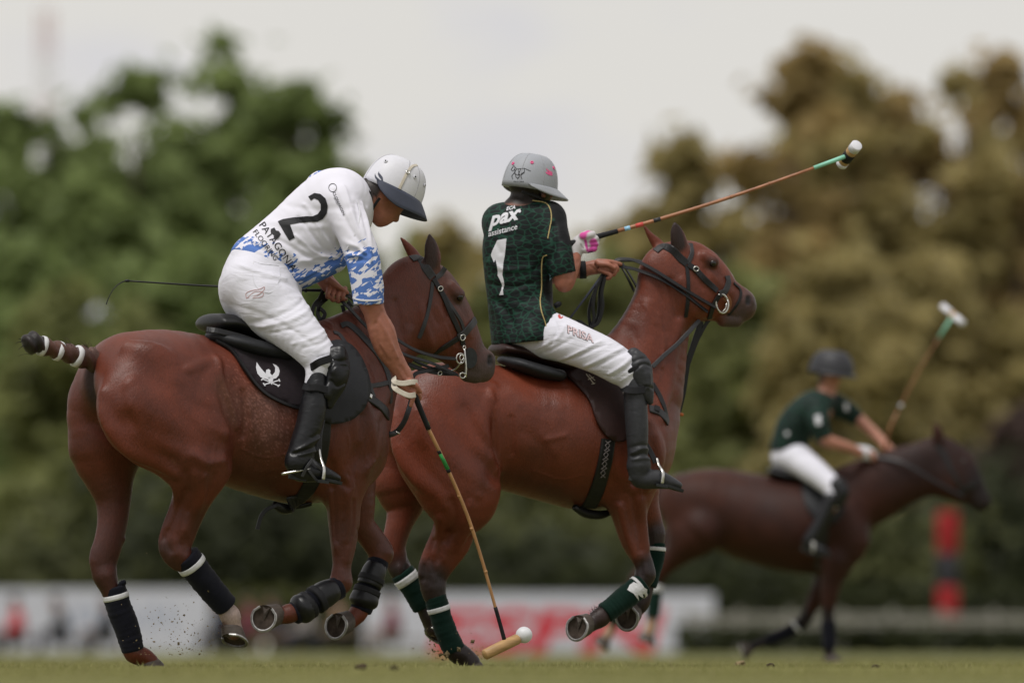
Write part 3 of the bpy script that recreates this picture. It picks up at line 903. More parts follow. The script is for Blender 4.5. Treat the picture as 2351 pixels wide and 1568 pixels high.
# tail: plaited, folded up and taped
tb = Body(H1, .02)
tb.tube([(240, 838, 0, 24, .045), (205, 826, 0, 24, .045), (160, 812, 0, 21, .04), (115, 800, 0, 20, .04), (96, 793, 0, 20, .04), (74, 787, 0, 25, .05)], .02, 4)
tb.tube([(205, 812, 0, 14, .03), (190, 806, 0, 9, .02)], .02)
TV, TF = tb.surface(.006)
TV = TV + vnormals(TV, TF) * (0.005 * np.sin(TV[:, 0] * 120 + TV[:, 2] * 60))[:, None]
TC = tint(H1, TV, (.060, .026, .018), [([(235, 818, 0), (205, 812, 0)], 12, (.30, .17, .12), .6), ([(74, 787, 0)], 34, (.010, .008, .008), .3), ([(230, 850, 0), (205, 840, 0)], 14, (.03, .014, .012), .6),
                                       ([(150, 806, 0)], 10, (.10, .04, .025), .6)])
tail1 = add('tail', mesh_np('tail', TV, TF, True, TC), horse1, None, M['coat'])
for x0, y0, x1, y1, r in ((172, 816, 183, 820, 25), (129, 804, 139, 808, 23), (93, 793, 102, 796, 23)):
    V_, F_ = sweep([H1(x0, y0, 0), H1((x0 + x1) / 2, (y0 + y1) / 2, 0), H1(x1, y1, 0)], [r * S, (r + .6) * S, r * S], 20, .95)
    add('tape', mesh_py('tape', V_, F_, True), tail1, None, M['tape'])

def hairs(name, F, starts, length, parent, mat, seed, n, wind=(-1, 0, .2), r0=.0009):
    """a few loose strands"""
    r = random.Random(seed); V, Fc = [], []
    for i in range(n):
        p = Vector(starts[r.randrange(len(starts))]) + Vector((r.gauss(0, .012), r.gauss(0, .012), r.gauss(0, .012)))
        d = Vector((wind[0] + r.gauss(0, .4), wind[1] + r.gauss(0, .4), wind[2] + r.gauss(0, .45))).normalized() * length * r.uniform(.4, 1.1)
        sag = Vector((0, 0, -length * .3 * r.random()))
        v, f = sweep([p, p + d * .4, p + d * .75 + sag * .4, p + d + sag], [r0 * 1.3, r0, r0 * .8, r0 * .4], 4)
        k0 = len(V); V.extend(v); Fc.extend(tuple(q + k0 for q in x) for x in f)
    o = add(name, mesh_py(name, V, Fc), parent, None, mat); o['kind'] = 'stuff'
    return o
hairs('loose_hair', H1, [H1(70, 795, 0), H1(80, 800, 0), H1(60, 785, 0)], .07, tail1, M['black_hair'], 1, 16)
hairs('loose_hair', H1, [H1(205, 806, 0), H1(195, 804, 0), H1(215, 810, 0), H1(160, 795, 0)], .04, tail1, M['brown_hair'], 2, 50, (-.6, -.2, .8))
hairs('fetlock_hair', H1, [H1(644, 1402, -.16), H1(650, 1400, -.15)], .03, horse1, M['brown_hair'], 3, 40, (-.8, 0, .3))
hairs('fetlock_hair', H1, [H1(514, 1432, -.13), H1(510, 1438, -.13)], .025, horse1, M['brown_hair'], 4, 30, (-.8, 0, -.5))
mb = Body(H1, .006)
for i, (x, y) in enumerate(catmull(np.array([(772, 764), (790, 742), (812, 716), (850, 678), (890, 636), (930, 604)]), 14)):
    mb.tube([(x + 2, y + 2, 0, 5.0 + 1.2 * math.sin(i * 1.6), .014)], .006)
MV, MF = mb.surface(.005)
add('mane', mesh_np('mane', MV, MF, True), horse1, None, M['brown_hair'])

# ------------------------------------------------------------------ second horse (green team)
H2 = Frame(1230, 1.5, 18)
b = Body(H2, 0.05)
b.chain([(985, 846, 985, 1060, 0, .25), (1050, 832, 1050, 1098, 0, .28), (1130, 838, 1130, 1116, 0, .272), (1200, 846, 1200, 1134, 0, .275),
         (1280, 850, 1280, 1156, 0, .30), (1350, 848, 1345, 1172, 0, .29), (1392, 850, 1385, 1160, 0, .25)], .05)
b.tube([(1310, 868, 0, 40, .09), (1385, 850, 0, 50, .08), (1430, 850, 0, 60, .09)], .06)
b.chain([(1385, 812, 1500, 1040, 0, .17), (1415, 752, 1533, 925, 0, .125), (1450, 697, 1553, 830, 0, .10), (1484, 637, 1564, 765, 0, .085), (1512, 580, 1572, 722, 0, .08)], .07)
b.tube([(1475, 1000, 0, 58, .17), (1480, 1050, 0, 58, .15), (1455, 1095, 0, 55, .12)], .06)
b.chain([(1530, 558, 1552, 700, 0, .075), (1580, 552, 1574, 722, 0, .082), (1628, 588, 1604, 735, 0, .085), (1655, 622, 1634, 737, 0, .066),
         (1685, 646, 1662, 742, 0, .05), (1714, 664, 1682, 738, 0, .046), (1726, 690, 1694, 728, 0, .045)], .03)
b.tube([(1660, 738, 0, 13, .032), (1690, 738, 0, 14, .034)], .015)
b.tube([(1712, 690, -.02, 17, .03)], .02)
for sd in (-1, 1):
    b.tube([(1590, 690, sd * .045, 42, .045), (1575, 665, sd * .05, 42, .04)], .04)
    b.tube([(1636, 600, sd * .075, 15, .03), (1620, 588, sd * .07, 13, .02)], .02)
    b.tube([(1630, 635, sd * .07, 9, .016), (1672, 672, sd * .052, 8, .012)], .02)
b.tube([(1568, 585, -.055, 15, .022), (1560, 560, -.06, 20, .020), (1554, 535, -.062, 16, .016), (1549, 513, -.064, 4, .008)], .02, 3)
b.tube([(1525, 580, .05, 12, .018), (1510, 562, .055, 14, .018), (1492, 540, .058, 8, .014), (1479, 520, .06, 3, .007)], .02, 3)
# near hind (on the ground)
b.chain([(915, 930, 1105, 930, -.13, .13), (895, 985, 1125, 985, -.165, .125), (905, 1035, 1140, 1010, -.19, .12)], .06)
b.chain([(920, 1080, 1140, 1010, -.19, .115), (945, 1125, 1150, 1060, -.22, .105), (972, 1155, 1146, 1118, -.22, .09), (992, 1180, 1118, 1160, -.19, .075), (995, 1205, 1097, 1200, -.175, .06),
         (985, 1240, 1083, 1240, -.16, .052), (968, 1283, 1054, 1275, -.15, .046), (958, 1314, 1031, 1316, -.145, .041), (970, 1358, 1020, 1360, -.14, .034)], .025)
b.tube([(995, 1350, -.14, 26), (1003, 1390, -.14, 20), (1020, 1440, -.14, 18), (1040, 1482, -.14, 21), (1050, 1497, -.14, 25), (1066, 1508, -.14, 24), (1078, 1522, -.14, 25)], .02)
# far hind
b.chain([(880, 950, 1060, 940, .14, .13), (862, 1000, 1050, 1000, .165, .125), (856, 1080, 1010, 1090, .17, .10)], .06)
b.chain([(862, 1115, 990, 1130, .165, .085), (886, 1155, 973, 1160, .16, .065), (885, 1200, 948, 1205, .15, .052), (876, 1250, 932, 1255, .145, .045), (884, 1290, 938, 1285, .145, .040), (898, 1318, 944, 1298, .145, .033)], .045)
b.tube([(918, 1306, .145, 24), (945, 1345, .14, 19), (972, 1392, .14, 18), (986, 1415, .14, 22), (992, 1432, .14, 19), (996, 1442, .14, 20)], .02)
# shoulder and forelegs
for sd in (-1, 1):
    b.tube([(1385, 880, sd * .10, 58, .09), (1418, 950, sd * .15, 66, .09), (1452, 1020, sd * .165, 64, .085), (1460, 1075, sd * .155, 58, .08), (1445, 1115, sd * .15, 52, .07)], .07)
b.chain([(1390, 1125, 1500, 1110, -.16, .085), (1396, 1162, 1490, 1150, -.155, .072), (1407, 1195, 1486, 1190, -.15, .06), (1424, 1243, 1488, 1235, -.15, .05), (1446, 1278, 1494, 1272, -.15, .04),
         (1458, 1300, 1502, 1300, -.15, .036), (1459, 1320, 1502, 1324, -.15, .033)], .04)
b.tube([(1482, 1318, -.15, 22), (1468, 1345, -.15, 18), (1430, 1375, -.15, 17), (1392, 1405, -.15, 18), (1378, 1417, -.15, 23), (1362, 1428, -.15, 19), (1353, 1432, -.155, 20)], .02)
b.chain([(1420, 1130, 1510, 1100, .13, .075), (1450, 1175, 1512, 1150, .13, .06), (1468, 1205, 1517, 1178, .13, .045), (1478, 1220, 1524, 1208, .13, .038), (1482, 1238, 1524, 1232, .13, .034)], .04)
b.tube([(1504, 1226, .13, 22), (1500, 1280, .13, 18), (1486, 1340, .13, 17), (1472, 1380, .13, 21), (1462, 1396, .13, 19), (1456, 1402, .13, 20)], .02)
b.tube([(1150, 930, -.37, 30, .09), (1165, 1010, -.37, 32, .105), (1165, 1080, -.35, 30, .09)], .06, 3, -1)
b.muscles([
    ([(970, 950, 26), (1000, 1000, 42), (1040, 1060, 44), (1080, 1105, 30), (1095, 1135, 16)], .010),
    ([(905, 960, 18), (920, 1030, 28), (960, 1090, 30), (1005, 1130, 22), (1020, 1160, 12)], .008),
    ([(1120, 920, 16), (1100, 980, 32), (1108, 1035, 34), (1130, 1075, 22)], .010),
    ([(1085, 1160, 22), (1075, 1205, 18), (1050, 1260, 11)], .006), ([(1010, 1190, 14), (1008, 1235, 12), (990, 1280, 8)], .006),
    ([(1440, 1010, 20), (1428, 1060, 30), (1440, 1105, 22)], .008), ([(1490, 970, 18), (1508, 1030, 26), (1505, 1080, 20), (1485, 1120, 12)], .009),
    ([(1470, 1150, 15), (1478, 1200, 14), (1486, 1255, 9)], .006), ([(1425, 1165, 13), (1440, 1220, 11), (1460, 1275, 8)], .006),
    ([(1562, 740, 14), (1545, 810, 20), (1530, 890, 24), (1515, 960, 18)], .006), ([(1490, 700, 16), (1485, 780, 26), (1475, 860, 26)], .004),
    ([(1575, 650, 20), (1585, 690, 28), (1592, 712, 20)], .006), ([(1080, 875, 12), (1115, 880, 16), (1135, 885, 10)], .005),
], .03, .012)
V, Fq = b.surface(0.007)
V = sculpt(H2, V, Fq, [
    ([(1128, 900), (1140, 960), (1148, 1030), (1148, 1090)], 9, .010), ([(1172, 960), (1176, 1040)], 8, -.006), ([(1060, 940), (1090, 1000), (1120, 1030)], 16, -.010), ([(1180, 900), (1230, 930), (1300, 930)], 20, .006), ([(1200, 990), (1240, 1020), (1260, 1080)], 18, -.005), ([(1250, 1010), (1290, 1000)], 7, .004),
    ([(1020, 990), (1060, 1040), (1120, 1075)], 20, -.004),
    ([(970, 1040), (1030, 1090), (1090, 1125)], 16, -.004),
    ([(1030, 1150), (1040, 1190), (1030, 1240)], 8, -.007),
    ([(1070, 1150), (1060, 1210), (1040, 1260)], 8, .005),
    ([(1000, 1280), (1006, 1312)], 7, -.006),
    ([(1455, 1140), (1470, 1200), (1482, 1262)], 7, -.010),
    ([(1430, 1160), (1446, 1220), (1468, 1280)], 8, .008),
    ([(1478, 980), (1470, 1050), (1455, 1110)], 9, -.012),
    ([(1505, 1000), (1515, 1060), (1495, 1110)], 11, .009),
    ([(1475, 760), (1500, 840), (1500, 930)], 14, -.008), ([(1440, 790), (1470, 860), (1475, 930)], 16, .006), ([(1510, 700), (1530, 740)], 5, .003),
    ([(1520, 620), (1545, 690), (1550, 760)], 10, -.006),
    ([(1565, 640), (1572, 690), (1580, 725)], 8, -.007),
    ([(1520, 780), (1530, 850), (1520, 920)], 10, .004),
    ([(1636, 625), (1665, 665), (1690, 690)], 5, .004),
    ([(1655, 745), (1690, 722), (1716, 722)], 4, -.006),
    ([(970, 1300), (974, 1322)], 6, .006), ([(986, 1298), (984, 1330)], 5, -.007), ([(1010, 1300), (1008, 1330)], 7, .006), ([(1005, 1240), (995, 1285)], 5, -.007), ([(1045, 1230), (1030, 1285)], 6, .005), ([(1022, 1240), (1015, 1285)], 4, -.004),
    ([(1472, 1296), (1474, 1318)], 5, .005), ([(1484, 1290), (1483, 1320)], 4, -.005), ([(1494, 1298), (1495, 1318)], 5, .005), ([(1462, 1100), (1474, 1140), (1470, 1180)], 2.2, .0035), ([(1500, 830), (1512, 870), (1505, 910)], 2.5, .003), ([(1540, 720), (1548, 780), (1540, 840)], 5, .005),
    ([(1590, 640), (1600, 690)], 8, .005), ([(1618, 630), (1640, 660)], 5, -.004), ([(1645, 615), (1655, 632)], 4, -.004), ([(1230, 1080), (1290, 1100), (1340, 1090)], 2.2, .003),
    ([(1240, 1000), (1270, 1040)], 12, .003), ([(1190, 930), (1240, 960), (1290, 960)], 14, .003),
])
N_ = vnormals(V, Fq)
nd = poly_dist(V, [tuple(H2(1719, 684, -.05)), tuple(H2(1718, 694, -.05))])
V = V - N_ * (0.011 * np.exp(-(nd / .012) ** 2))[:, None]
BLK = (.020, .011, .010)
C = tint(H2, V, (.122, .0265, .0108), [
    ([(1708, 698, 0), (1680, 738, 0)], 34, MUZZ, .5),
    ([(1719, 684, -.05), (1718, 694, -.05)], 7, (.006, .004, .004), .4),
    ([(1556, 560, -.075), (1550, 520, -.08)], 20, (.020, .009, .007), .35),
    ([(1655, 616, 0), (1675, 636, 0)], 12, (.55, .45, .42), .35),
    ([(1636, 606, -.10)], 17, (.05, .02, .014), .6),
    ([(990, 1330, -.14), (1000, 1380, -.14), (1050, 1500, -.14), (1080, 1530, -.14)], 44, BLK, .45),
    ([(965, 1312, -.14), (975, 1300, -.14)], 20, BLK, .7),
    ([(915, 1310, .145), (990, 1430, .14)], 40, BLK, .5),
    ([(1484, 1305, -.15), (1470, 1345, -.15), (1360, 1432, -.15)], 38, BLK, .5),
    ([(1503, 1225, .13), (1490, 1320, .13), (1460, 1400, .13)], 34, BLK, .5),
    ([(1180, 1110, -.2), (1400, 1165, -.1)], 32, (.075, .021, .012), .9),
    ([(1405, 765, 0), (1455, 680, 0), (1505, 585, 0)], 12, (.035, .014, .010), .6),
])
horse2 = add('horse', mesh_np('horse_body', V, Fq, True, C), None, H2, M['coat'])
tag(horse2, 'bright chestnut horse with dark green leg bandages and a high carried head', 'horse')
BV2 = bvh_of(V, Fq)
eye(horse2, H2, BV2, 1637, 606, .018)
hoof(horse2, H2, H2(1347, 1434, -.155), H2(1326, 1439, -.19), (-.74, -.66, .12), (-.2, 0, -1))
hoof(horse2, H2, H2(1454, 1405, .13), H2(1440, 1416, .09), (-.62, -.70, -.1), (-.1, 0, -1))
hoof(horse2, H2, H2(994, 1440, .14), H2(1000, 1456, .14), (-.6, -.3, -.75), (.6, 0, -.8))
hoof(horse2, H2, H2(1076, 1521, -.14), H2(1085, 1535, -.14), (0.05, 0, -1), (1, 0, 0), shoe=False)
bandage(horse2, H2, [(999, 1368, -.14, 25), (1008, 1400, -.14, 25), (1024, 1450, -.14, 25), (1044, 1494, -.14, 27)], M['wrap_green'], [(.27, .36)])
bandage(horse2, H2, [(922, 1312, .145, 29), (945, 1346, .14, 27), (972, 1395, .14, 24)], M['wrap_green'], [(.16, .38)])
bn = bandage(horse2, H2, [(1476, 1340, -.15, 27), (1450, 1360, -.15, 27), (1415, 1388, -.15, 26), (1388, 1408, -.15, 25)], M['wrap_green'], [(.10, .17)])
bb_ = BVHTree.FromPolygons([v.co for v in bn.data.vertices], [tuple(p.vertices) for p in bn.data.polygons])
print_on('torn_tape', H2, bb_, bm_poly([[(1446, 1343), (1456, 1336), (1470, 1344), (1486, 1352), (1482, 1366), (1474, 1362), (1476, 1372), (1464, 1364), (1466, 1378), (1454, 1362), (1440, 1354)]]), ident, .004, M['tape'], bn)
bandage(horse2, H2, [(1506, 1245, .13, 22), (1502, 1280, .13, 23), (1486, 1345, .13, 22)], M['wrap_green'], [(.16, .3)])
# roached mane: a line of stubbly tufts along the crest
mv, mf = [], []
crest = catmull(np.array([(1398, 792), (1430, 738), (1462, 682), (1490, 633), (1508, 592)]), 16)
mb = Body(H2, .006)
for i, (x, y) in enumerate(crest):
    o, d = H2.ray(x + 6, y + 4)
    mb.tube([(x + 1, y + 1, 0, 5.5 + 1.2 * math.sin(i * 1.6), .016)], .006)
MV, MF = mb.surface(.005)
add('mane', mesh_np('mane', MV, MF, True), horse2, None, M['black_hair'])
hairs('fetlock_hair', H2, [H2(1366, 1408, -.15), H2(1372, 1406, -.15)], .03, horse2, M['black_hair'], 5, 50, (-.5, 0, .8))

# ------------------------------------------------------------------ riders: shared pieces
def helmet(parent, F, c, f, u, rf, rl, rh, mat, brim_mat, brim=.075, fo=.70, fd=.70, so=.15, sd_=.92, span=140, fade=45):
    """polo helmet: padded dome, flared peak; c centre of the rim, f forward, u up (frame axes)"""
    f, u = Vector(f).normalized(), Vector(u).normalized(); u = (u - f * u.dot(f)).normalized(); l = u.cross(f)
    K, R = 40, 12
    V, Fc = [], []
    for i in range(R + 1):
        a = (math.pi / 2) * i / R
        z = math.sin(a) ** .95 * rh; q = math.cos(a) ** .62 if a < math.pi / 2 - 1e-6 else 0.0
        for j in range(K):
            t = 2 * math.pi * j / K
            V.append(c + f * (math.cos(t) * rf * q) + l * (math.sin(t) * rl * q) + u * (z - .012))
    for i in range(R):
        for j in range(K):
            Fc.append((i * K + j, i * K + (j + 1) % K, (i + 1) * K + (j + 1) % K, (i + 1) * K + j))
    Fc.append(tuple(reversed(range(K))))
    o = add('helmet', mesh_py('helmet', V, Fc, True), parent, None, mat)
    def onrim(t, q=1.0, z=0.0):
        return c + f * (math.cos(t) * rf * q) + l * (math.sin(t) * rl * q) + u * z
    def ondome(t, a, off=0.0):
        z = math.sin(a) ** .95 * rh; q = math.cos(a) ** .62
        p = c + f * (math.cos(t) * rf * q) + l * (math.sin(t) * rl * q) + u * (z - .012)
        n = (p - c - u * .03).normalized()
        return p + n * off, n
    # peak
    V, Fc = [], []
    A = np.radians(np.linspace(-span, span, 45))
    cols = 6
    for t in A:
        q_ = min(1, (span - abs(math.degrees(t))) / fade); wv = brim * (.10 + .90 * math.sin(q_ * math.pi / 2) ** .8)
        cf = max(0, math.cos(t)) ** 1.3
        for q in range(cols):
            x = q / (cols - 1)
            out = f * (math.cos(t) * rf) + l * (math.sin(t) * rl); out.normalize()
            p = onrim(t, 1.015, .012) + out * (wv * x * (so + (fo - so) * cf)) - u * (wv * x * (sd_ + (fd - sd_) * cf) * (.85 + .15 * x) + .004)
            V.append(p)
        for q in reversed(range(cols)):
            V.append(V[len(V) - 1 - (cols - 1 - q) * 2] - u * .004 - (f * (math.cos(t) * rf) + l * (math.sin(t) * rl)).normalized() * .003)
    m = cols * 2
    for i in range(len(A) - 1):
        for j in range(m):
            Fc.append((i * m + j, i * m + (j + 1) % m, (i + 1) * m + (j + 1) % m, (i + 1) * m + j))
    Fc.append(tuple(range(m))); Fc.append(tuple((len(A) - 1) * m + j for j in reversed(range(m))))
    pk = add('peak', mesh_py('peak', V, Fc, True), o, None, brim_mat)
    return o, ondome

def eyelet(parent, p, n, mat, r=.0075):
    n = Vector(n).normalized(); t = n.orthogonal().normalized(); w = n.cross(t)
    V, Fc = [], []
    K = 14
    for rr, h in ((r, 0), (r, .003), (r * .7, .004), (r * .35, .002), (r * .3, -.002)):
        for j in range(K):
            a = 2 * math.pi * j / K
            V.append(p + t * math.cos(a) * rr + w * math.sin(a) * rr + n * h)
    for i in range(4):
        for j in range(K):
            Fc.append((i * K + j, i * K + (j + 1) % K, (i + 1) * K + (j + 1) % K, (i + 1) * K + j))
    o = add('vent_eyelet', mesh_py('vent_eyelet', V, Fc, True), parent, None, mat)
    return o

def jersey_camo():
    """white cloth with blocky blue camouflage where the garment's own pattern mask (col.r) says so"""
    m, n, l, b_ = new_mat('blue_camo_jersey')
    at_ = n.new('ShaderNodeAttribute'); at_.attribute_name = 'col'
    sp = n.new('ShaderNodeSeparateColor'); l.new(at_.outputs['Color'], sp.inputs[0])
    tc = n.new('ShaderNodeTexCoord')
    mp = n.new('ShaderNodeMapping'); mp.inputs['Rotation'].default_value = (0.2, .55, 0.3)
    l.new(tc.outputs['Object'], mp.inputs[0])
    cells = []
    for sc_, rz in (((16, 16, 52), .0), ((34, 34, 95), .25)):
        mq = n.new('ShaderNodeMapping'); mq.inputs['Scale'].default_value = sc_; mq.inputs['Rotation'].default_value = (0, rz, 0)
        l.new(mp.outputs[0], mq.inputs[0])
        vo = n.new('ShaderNodeTexVoronoi'); vo.feature = 'F1'; vo.distance = 'CHEBYCHEV'; vo.inputs['Scale'].default_value = 1.0
        l.new(mq.outputs[0], vo.inputs['Vector'])
        sx = n.new('ShaderNodeSeparateColor'); l.new(vo.outputs['Color'], sx.inputs[0])
        cells.append(sx.outputs[0])
    mn = n.new('ShaderNodeMath'); mn.operation = 'ADD'
    l.new(cells[0], mn.inputs[0])
    hf = n.new('ShaderNodeMath'); hf.operation = 'MULTIPLY'; hf.inputs[1].default_value = .5
    l.new(cells[1], hf.inputs[0]); l.new(hf.outputs[0], mn.inputs[1])
    a = n.new('ShaderNodeMath'); a.operation = 'MULTIPLY'; a.inputs[1].default_value = .88     # mask * 1.25 > cell  -> blue
    l.new(sp.outputs[0], a.inputs[0])
    gt = n.new('ShaderNodeMath'); gt.operation = 'GREATER_THAN'
    l.new(a.outputs[0], gt.inputs[0]); l.new(mn.outputs[0], gt.inputs[1])
    mx = n.new('ShaderNodeMix'); mx.data_type = 'RGBA'
    mx.inputs[6].default_value = (.71, .70, .775, 1); mx.inputs[7].default_value = (.085, .175, .47, 1)
    l.new(gt.outputs[0], mx.inputs[0]); l.new(mx.outputs[2], b_.inputs['Base Color'])
    b_.inputs['Roughness'].default_value = .75; b_.inputs['Specular IOR Level'].default_value = .25
    n2 = n.new('ShaderNodeTexNoise'); n2.inputs['Scale'].default_value = 7; n2.inputs['Detail'].default_value = 2; n2.inputs['Distortion'].default_value = .8
    l.new(mp.outputs[0], n2.inputs['Vector'])
    bp = n.new('ShaderNodeBump'); bp.inputs['Distance'].default_value = .012; bp.inputs['Strength'].default_value = .8
    l.new(n2.outputs['Fac'], bp.inputs['Height']); l.new(bp.outputs[0], b_.inputs['Normal'])
    return m
M['camo'] = jersey_camo()

def cloth(base, name, folds=.006, scale=11, rot=(.3, .9, .2), stretch=(1, 1, 2.5)):
    """add broad soft folds to a woven material"""
    m = base.copy(); m.name = name
    n, l = m.node_tree.nodes, m.node_tree.links
    b_ = n['Principled BSDF']
    tc = n.new('ShaderNodeTexCoord'); mp = n.new('ShaderNodeMapping'); mp.inputs['Rotation'].default_value = rot; mp.inputs['Scale'].default_value = stretch
    l.new(tc.outputs['Object'], mp.inputs[0])
    n2 = n.new('ShaderNodeTexNoise'); n2.inputs['Scale'].default_value = scale; n2.inputs['Detail'].default_value = 3; n2.inputs['Distortion'].default_value = 1.0
    l.new(mp.outputs[0], n2.inputs['Vector'])
    bp = n.new('ShaderNodeBump'); bp.inputs['Distance'].default_value = folds; bp.inputs['Strength'].default_value = .8
    l.new(n2.outputs['Fac'], bp.inputs['Height'])
    if b_.inputs['Normal'].links: l.new(b_.inputs['Normal'].links[0].from_socket, bp.inputs['Normal'])
    l.new(bp.outputs[0], b_.inputs['Normal'])
    return m
M['breeches'] = cloth(M['twill'], 'white_breeches', .010, 6, (0, -.6, 0), (1, 1, 3))
M['boot_creased'] = cloth(M['boot'], 'creased_boot', .003, 14, (0, .2, 0), (1, 1, 2))
M['boot_grey_creased'] = cloth(M['boot_grey'], 'creased_dusty_boot', .003, 14, (0, .2, 0), (1, 1, 2))

def skinned(b_, h, name, parent, mat, F, strokes=(), lat=-.3, cuts=(), smooth=1, colfn=None):
    V, Fq = b_.surface(h, cuts, smooth)
    if strokes: V = sculpt(F, V, Fq, strokes, lat)
    C = colfn(V) if colfn else None
    return add(name, mesh_np(name, V, Fq, True, C), parent, None if parent else F, mat), V, Fq

SKINC = (.335, .130, .085)
HAIR = (.018, .012, .010)
def skin_mat():
    m, n, l, b_ = new_mat('skin_and_hair')
    at_ = n.new('ShaderNodeAttribute'); at_.attribute_name = 'col'
    tc = n.new('ShaderNodeTexCoord')
    no = n.new('ShaderNodeTexNoise'); no.inputs['Scale'].default_value = 45; no.inputs['Detail'].default_value = 4
    l.new(tc.outputs['Object'], no.inputs['Vector'])
    r = n.new('ShaderNodeMapRange'); r.inputs[1].default_value = .3; r.inputs[2].default_value = .7; r.inputs[3].default_value = .88; r.inputs[4].default_value = 1.1
    l.new(no.outputs['Fac'], r.inputs[0])
    sc_ = n.new('ShaderNodeVectorMath'); sc_.operation = 'SCALE'; l.new(at_.outputs['Color'], sc_.inputs[0]); l.new(r.outputs[0], sc_.inputs['Scale'])
    l.new(sc_.outputs[0], b_.inputs['Base Color'])
    b_.inputs['Roughness'].default_value = .48; b_.inputs['Specular IOR Level'].default_value = .4
    b_.inputs['Subsurface Weight'].default_value = .08; b_.inputs['Subsurface Radius'].default_value = (.01, .004, .002); b_.inputs['Subsurface Scale'].default_value = .5
    bp = n.new('ShaderNodeBump'); bp.inputs['Distance'].default_value = .0012; l.new(no.outputs['Fac'], bp.inputs['Height']); l.new(bp.outputs[0], b_.inputs['Normal'])
    return m
M['skin'] = skin_mat()

def riding_boot(parent, F, leg, foot, mat, h=.006, creases=()):
    bb = Body(F, .02)
    bb.chain(leg, .02, 3)
    bb.tube(foot, .03, 3)
    z0 = min(F(p[0], p[1], p[2]).z - p[3] * F.k for p in foot)
    o, V, Fq = skinned(bb, h, 'boot', parent, mat, F, creases, leg[0][4])
    # sole and heel
    P = [F(p[0], p[1] + p[3] * .80, p[2]) for p in foot]
    A, B = P[0], P[-1]
    ax = (B - A); L = ax.length; ax.normalize(); up = Vector((0, 0, 1)); up = (up - ax * up.dot(ax)).normalized(); sd = up.cross(ax)
    outl = []
    K = 28
    for i in range(K):
        a = 2 * math.pi * i / K
        x, y = math.cos(a), math.sin(a)
        xx = (x * .5 + .5) * (L + .075) - .045
        wdt = .037 * (1 - .18 * math.cos(3 * a)) if x > 0 else .032
        outl.append((xx, math.copysign(abs(y) ** .8, y) * wdt))
    Vt = [A + ax * x + sd * y + up * .004 for x, y in outl]; Vb = [A + ax * x + sd * y - up * .009 for x, y in outl]
    Fc = [tuple(range(K)), tuple(reversed(range(K, 2 * K)))] + [(i, K + i, K + (i + 1) % K, (i + 1) % K) for i in range(K)]
    add('sole', mesh_py('sole', Vt + Vb, Fc), o, None, M['rubber'])
    hv = [(x, y) for x, y in outl if x < .045]
    hx = [A + ax * min(x, .035) + sd * y - up * .009 for x, y in outl if x < .06]; hb = [A + ax * min(x, .032) * .96 + sd * y * .95 - up * .026 for x, y in outl if x < .06]
    n = len(hx)
    Fc = [tuple(range(n)), tuple(reversed(range(n, 2 * n)))] + [(i, n + i, n + (i + 1) % n, (i + 1) % n) for i in range(n)]
    add('heel', mesh_py('heel', hx + hb, Fc), o, None, M['rubber'])
    return o, V, Fq

# ------------------------------------------------------------------ near rider, white and blue jersey number two
b = Body(H1, .02)
# trunk and legs under the clothes
b.chain([(540, 600, 640, 680, -.02, .12), (620, 530, 700, 620, -.04, .12), (700, 450, 770, 580, -.08, .13), (760, 420, 815, 520, -.12, .14)], .04)
b.tube([(590, 670, -.12, 45), (680, 745, -.25, 36), (745, 825, -.36, 28), (722, 900, -.38, 22), (700, 1000, -.40, 20), (690, 1070, -.40, 18)], .03)
b.tube([(575, 690, .12, 45), (660, 770, .26, 36), (735, 840, .36, 28), (715, 900, .38, 22), (700, 1000, .38, 20), (690, 1070, .38, 18)], .03)
# neck and head
b.tube([(790, 435, -.13, 34, .06), (838, 452, -.16, 30, .055), (862, 455, -.16, 32, .058)], .03)
b.tube([(880, 432, -.16, 50, .078), (905, 438, -.16, 48, .076)], .03)                 # skull
b.tube([(866, 468, -.16, 26, .058), (872, 492, -.16, 24, .052), (872, 508, -.16, 14, .030)], .02)   # jaw and chin
b.tube([(898, 465, -.16, 30, .062), (890, 490, -.16, 23, .05), (884, 505, -.16, 13, .034)], .02)      # cheeks, mouth
b.tube([(911, 478, -.16, 9, .014), (910, 494, -.16, 8, .014), (909, 504, -.16, 7, .016)], .012)       # nose
b.tube([(892, 507, -.16, 4, .022)], .006)                                              # upper lip
b.tube([(884, 513, -.16, 5, .022)], .006)
b.tube([(916, 468, -.16, 10, .06)], .015)                                              # brow
b.tube([(853, 449, -.228, 7, .010), (858, 458, -.232, 8, .009), (857, 468, -.226, 5, .008)], .008)    # ear
# right arm
b.tube([(790, 465, -.26, 32), (818, 532, -.34, 31), (840, 620, -.40, 29), (850, 690, -.42, 26.5)], .04)
b.chain([(824, 690, 876, 688, -.42), (838, 733, 889, 726, -.425, .048), (845, 764, 909, 762, -.43, .05), (860, 800, 918, 798, -.43, .046), (886, 831, 932, 834, -.43, .037), (907, 858, 946, 862, -.43, .028)], .02)
b.tube([(926, 862, -.43, 19, .026), (932, 880, -.43, 22, .028), (943, 898, -.43, 20, .026)], .015)     # back of the hand
b.tube([(950, 897, -.455, 7), (948, 914, -.462, 5.6), (943, 931, -.455, 4.6)], .005)                    # index finger down the grip
b.tube([(956, 900, -.44, 6.5), (964, 912, -.435, 5.6), (956, 922, -.425, 5)], .004)
b.tube([(955, 896, -.42, 6.5), (965, 905, -.41, 5.4), (957, 917, -.41, 5)], .004)
b.tube([(951, 890, -.40, 6), (962, 898, -.39, 5), (957, 909, -.39, 4.5)], .004)
b.tube([(938, 876, -.455, 8), (954, 884, -.468, 6.4), (965, 899, -.466, 5)], .006)                  # thumb
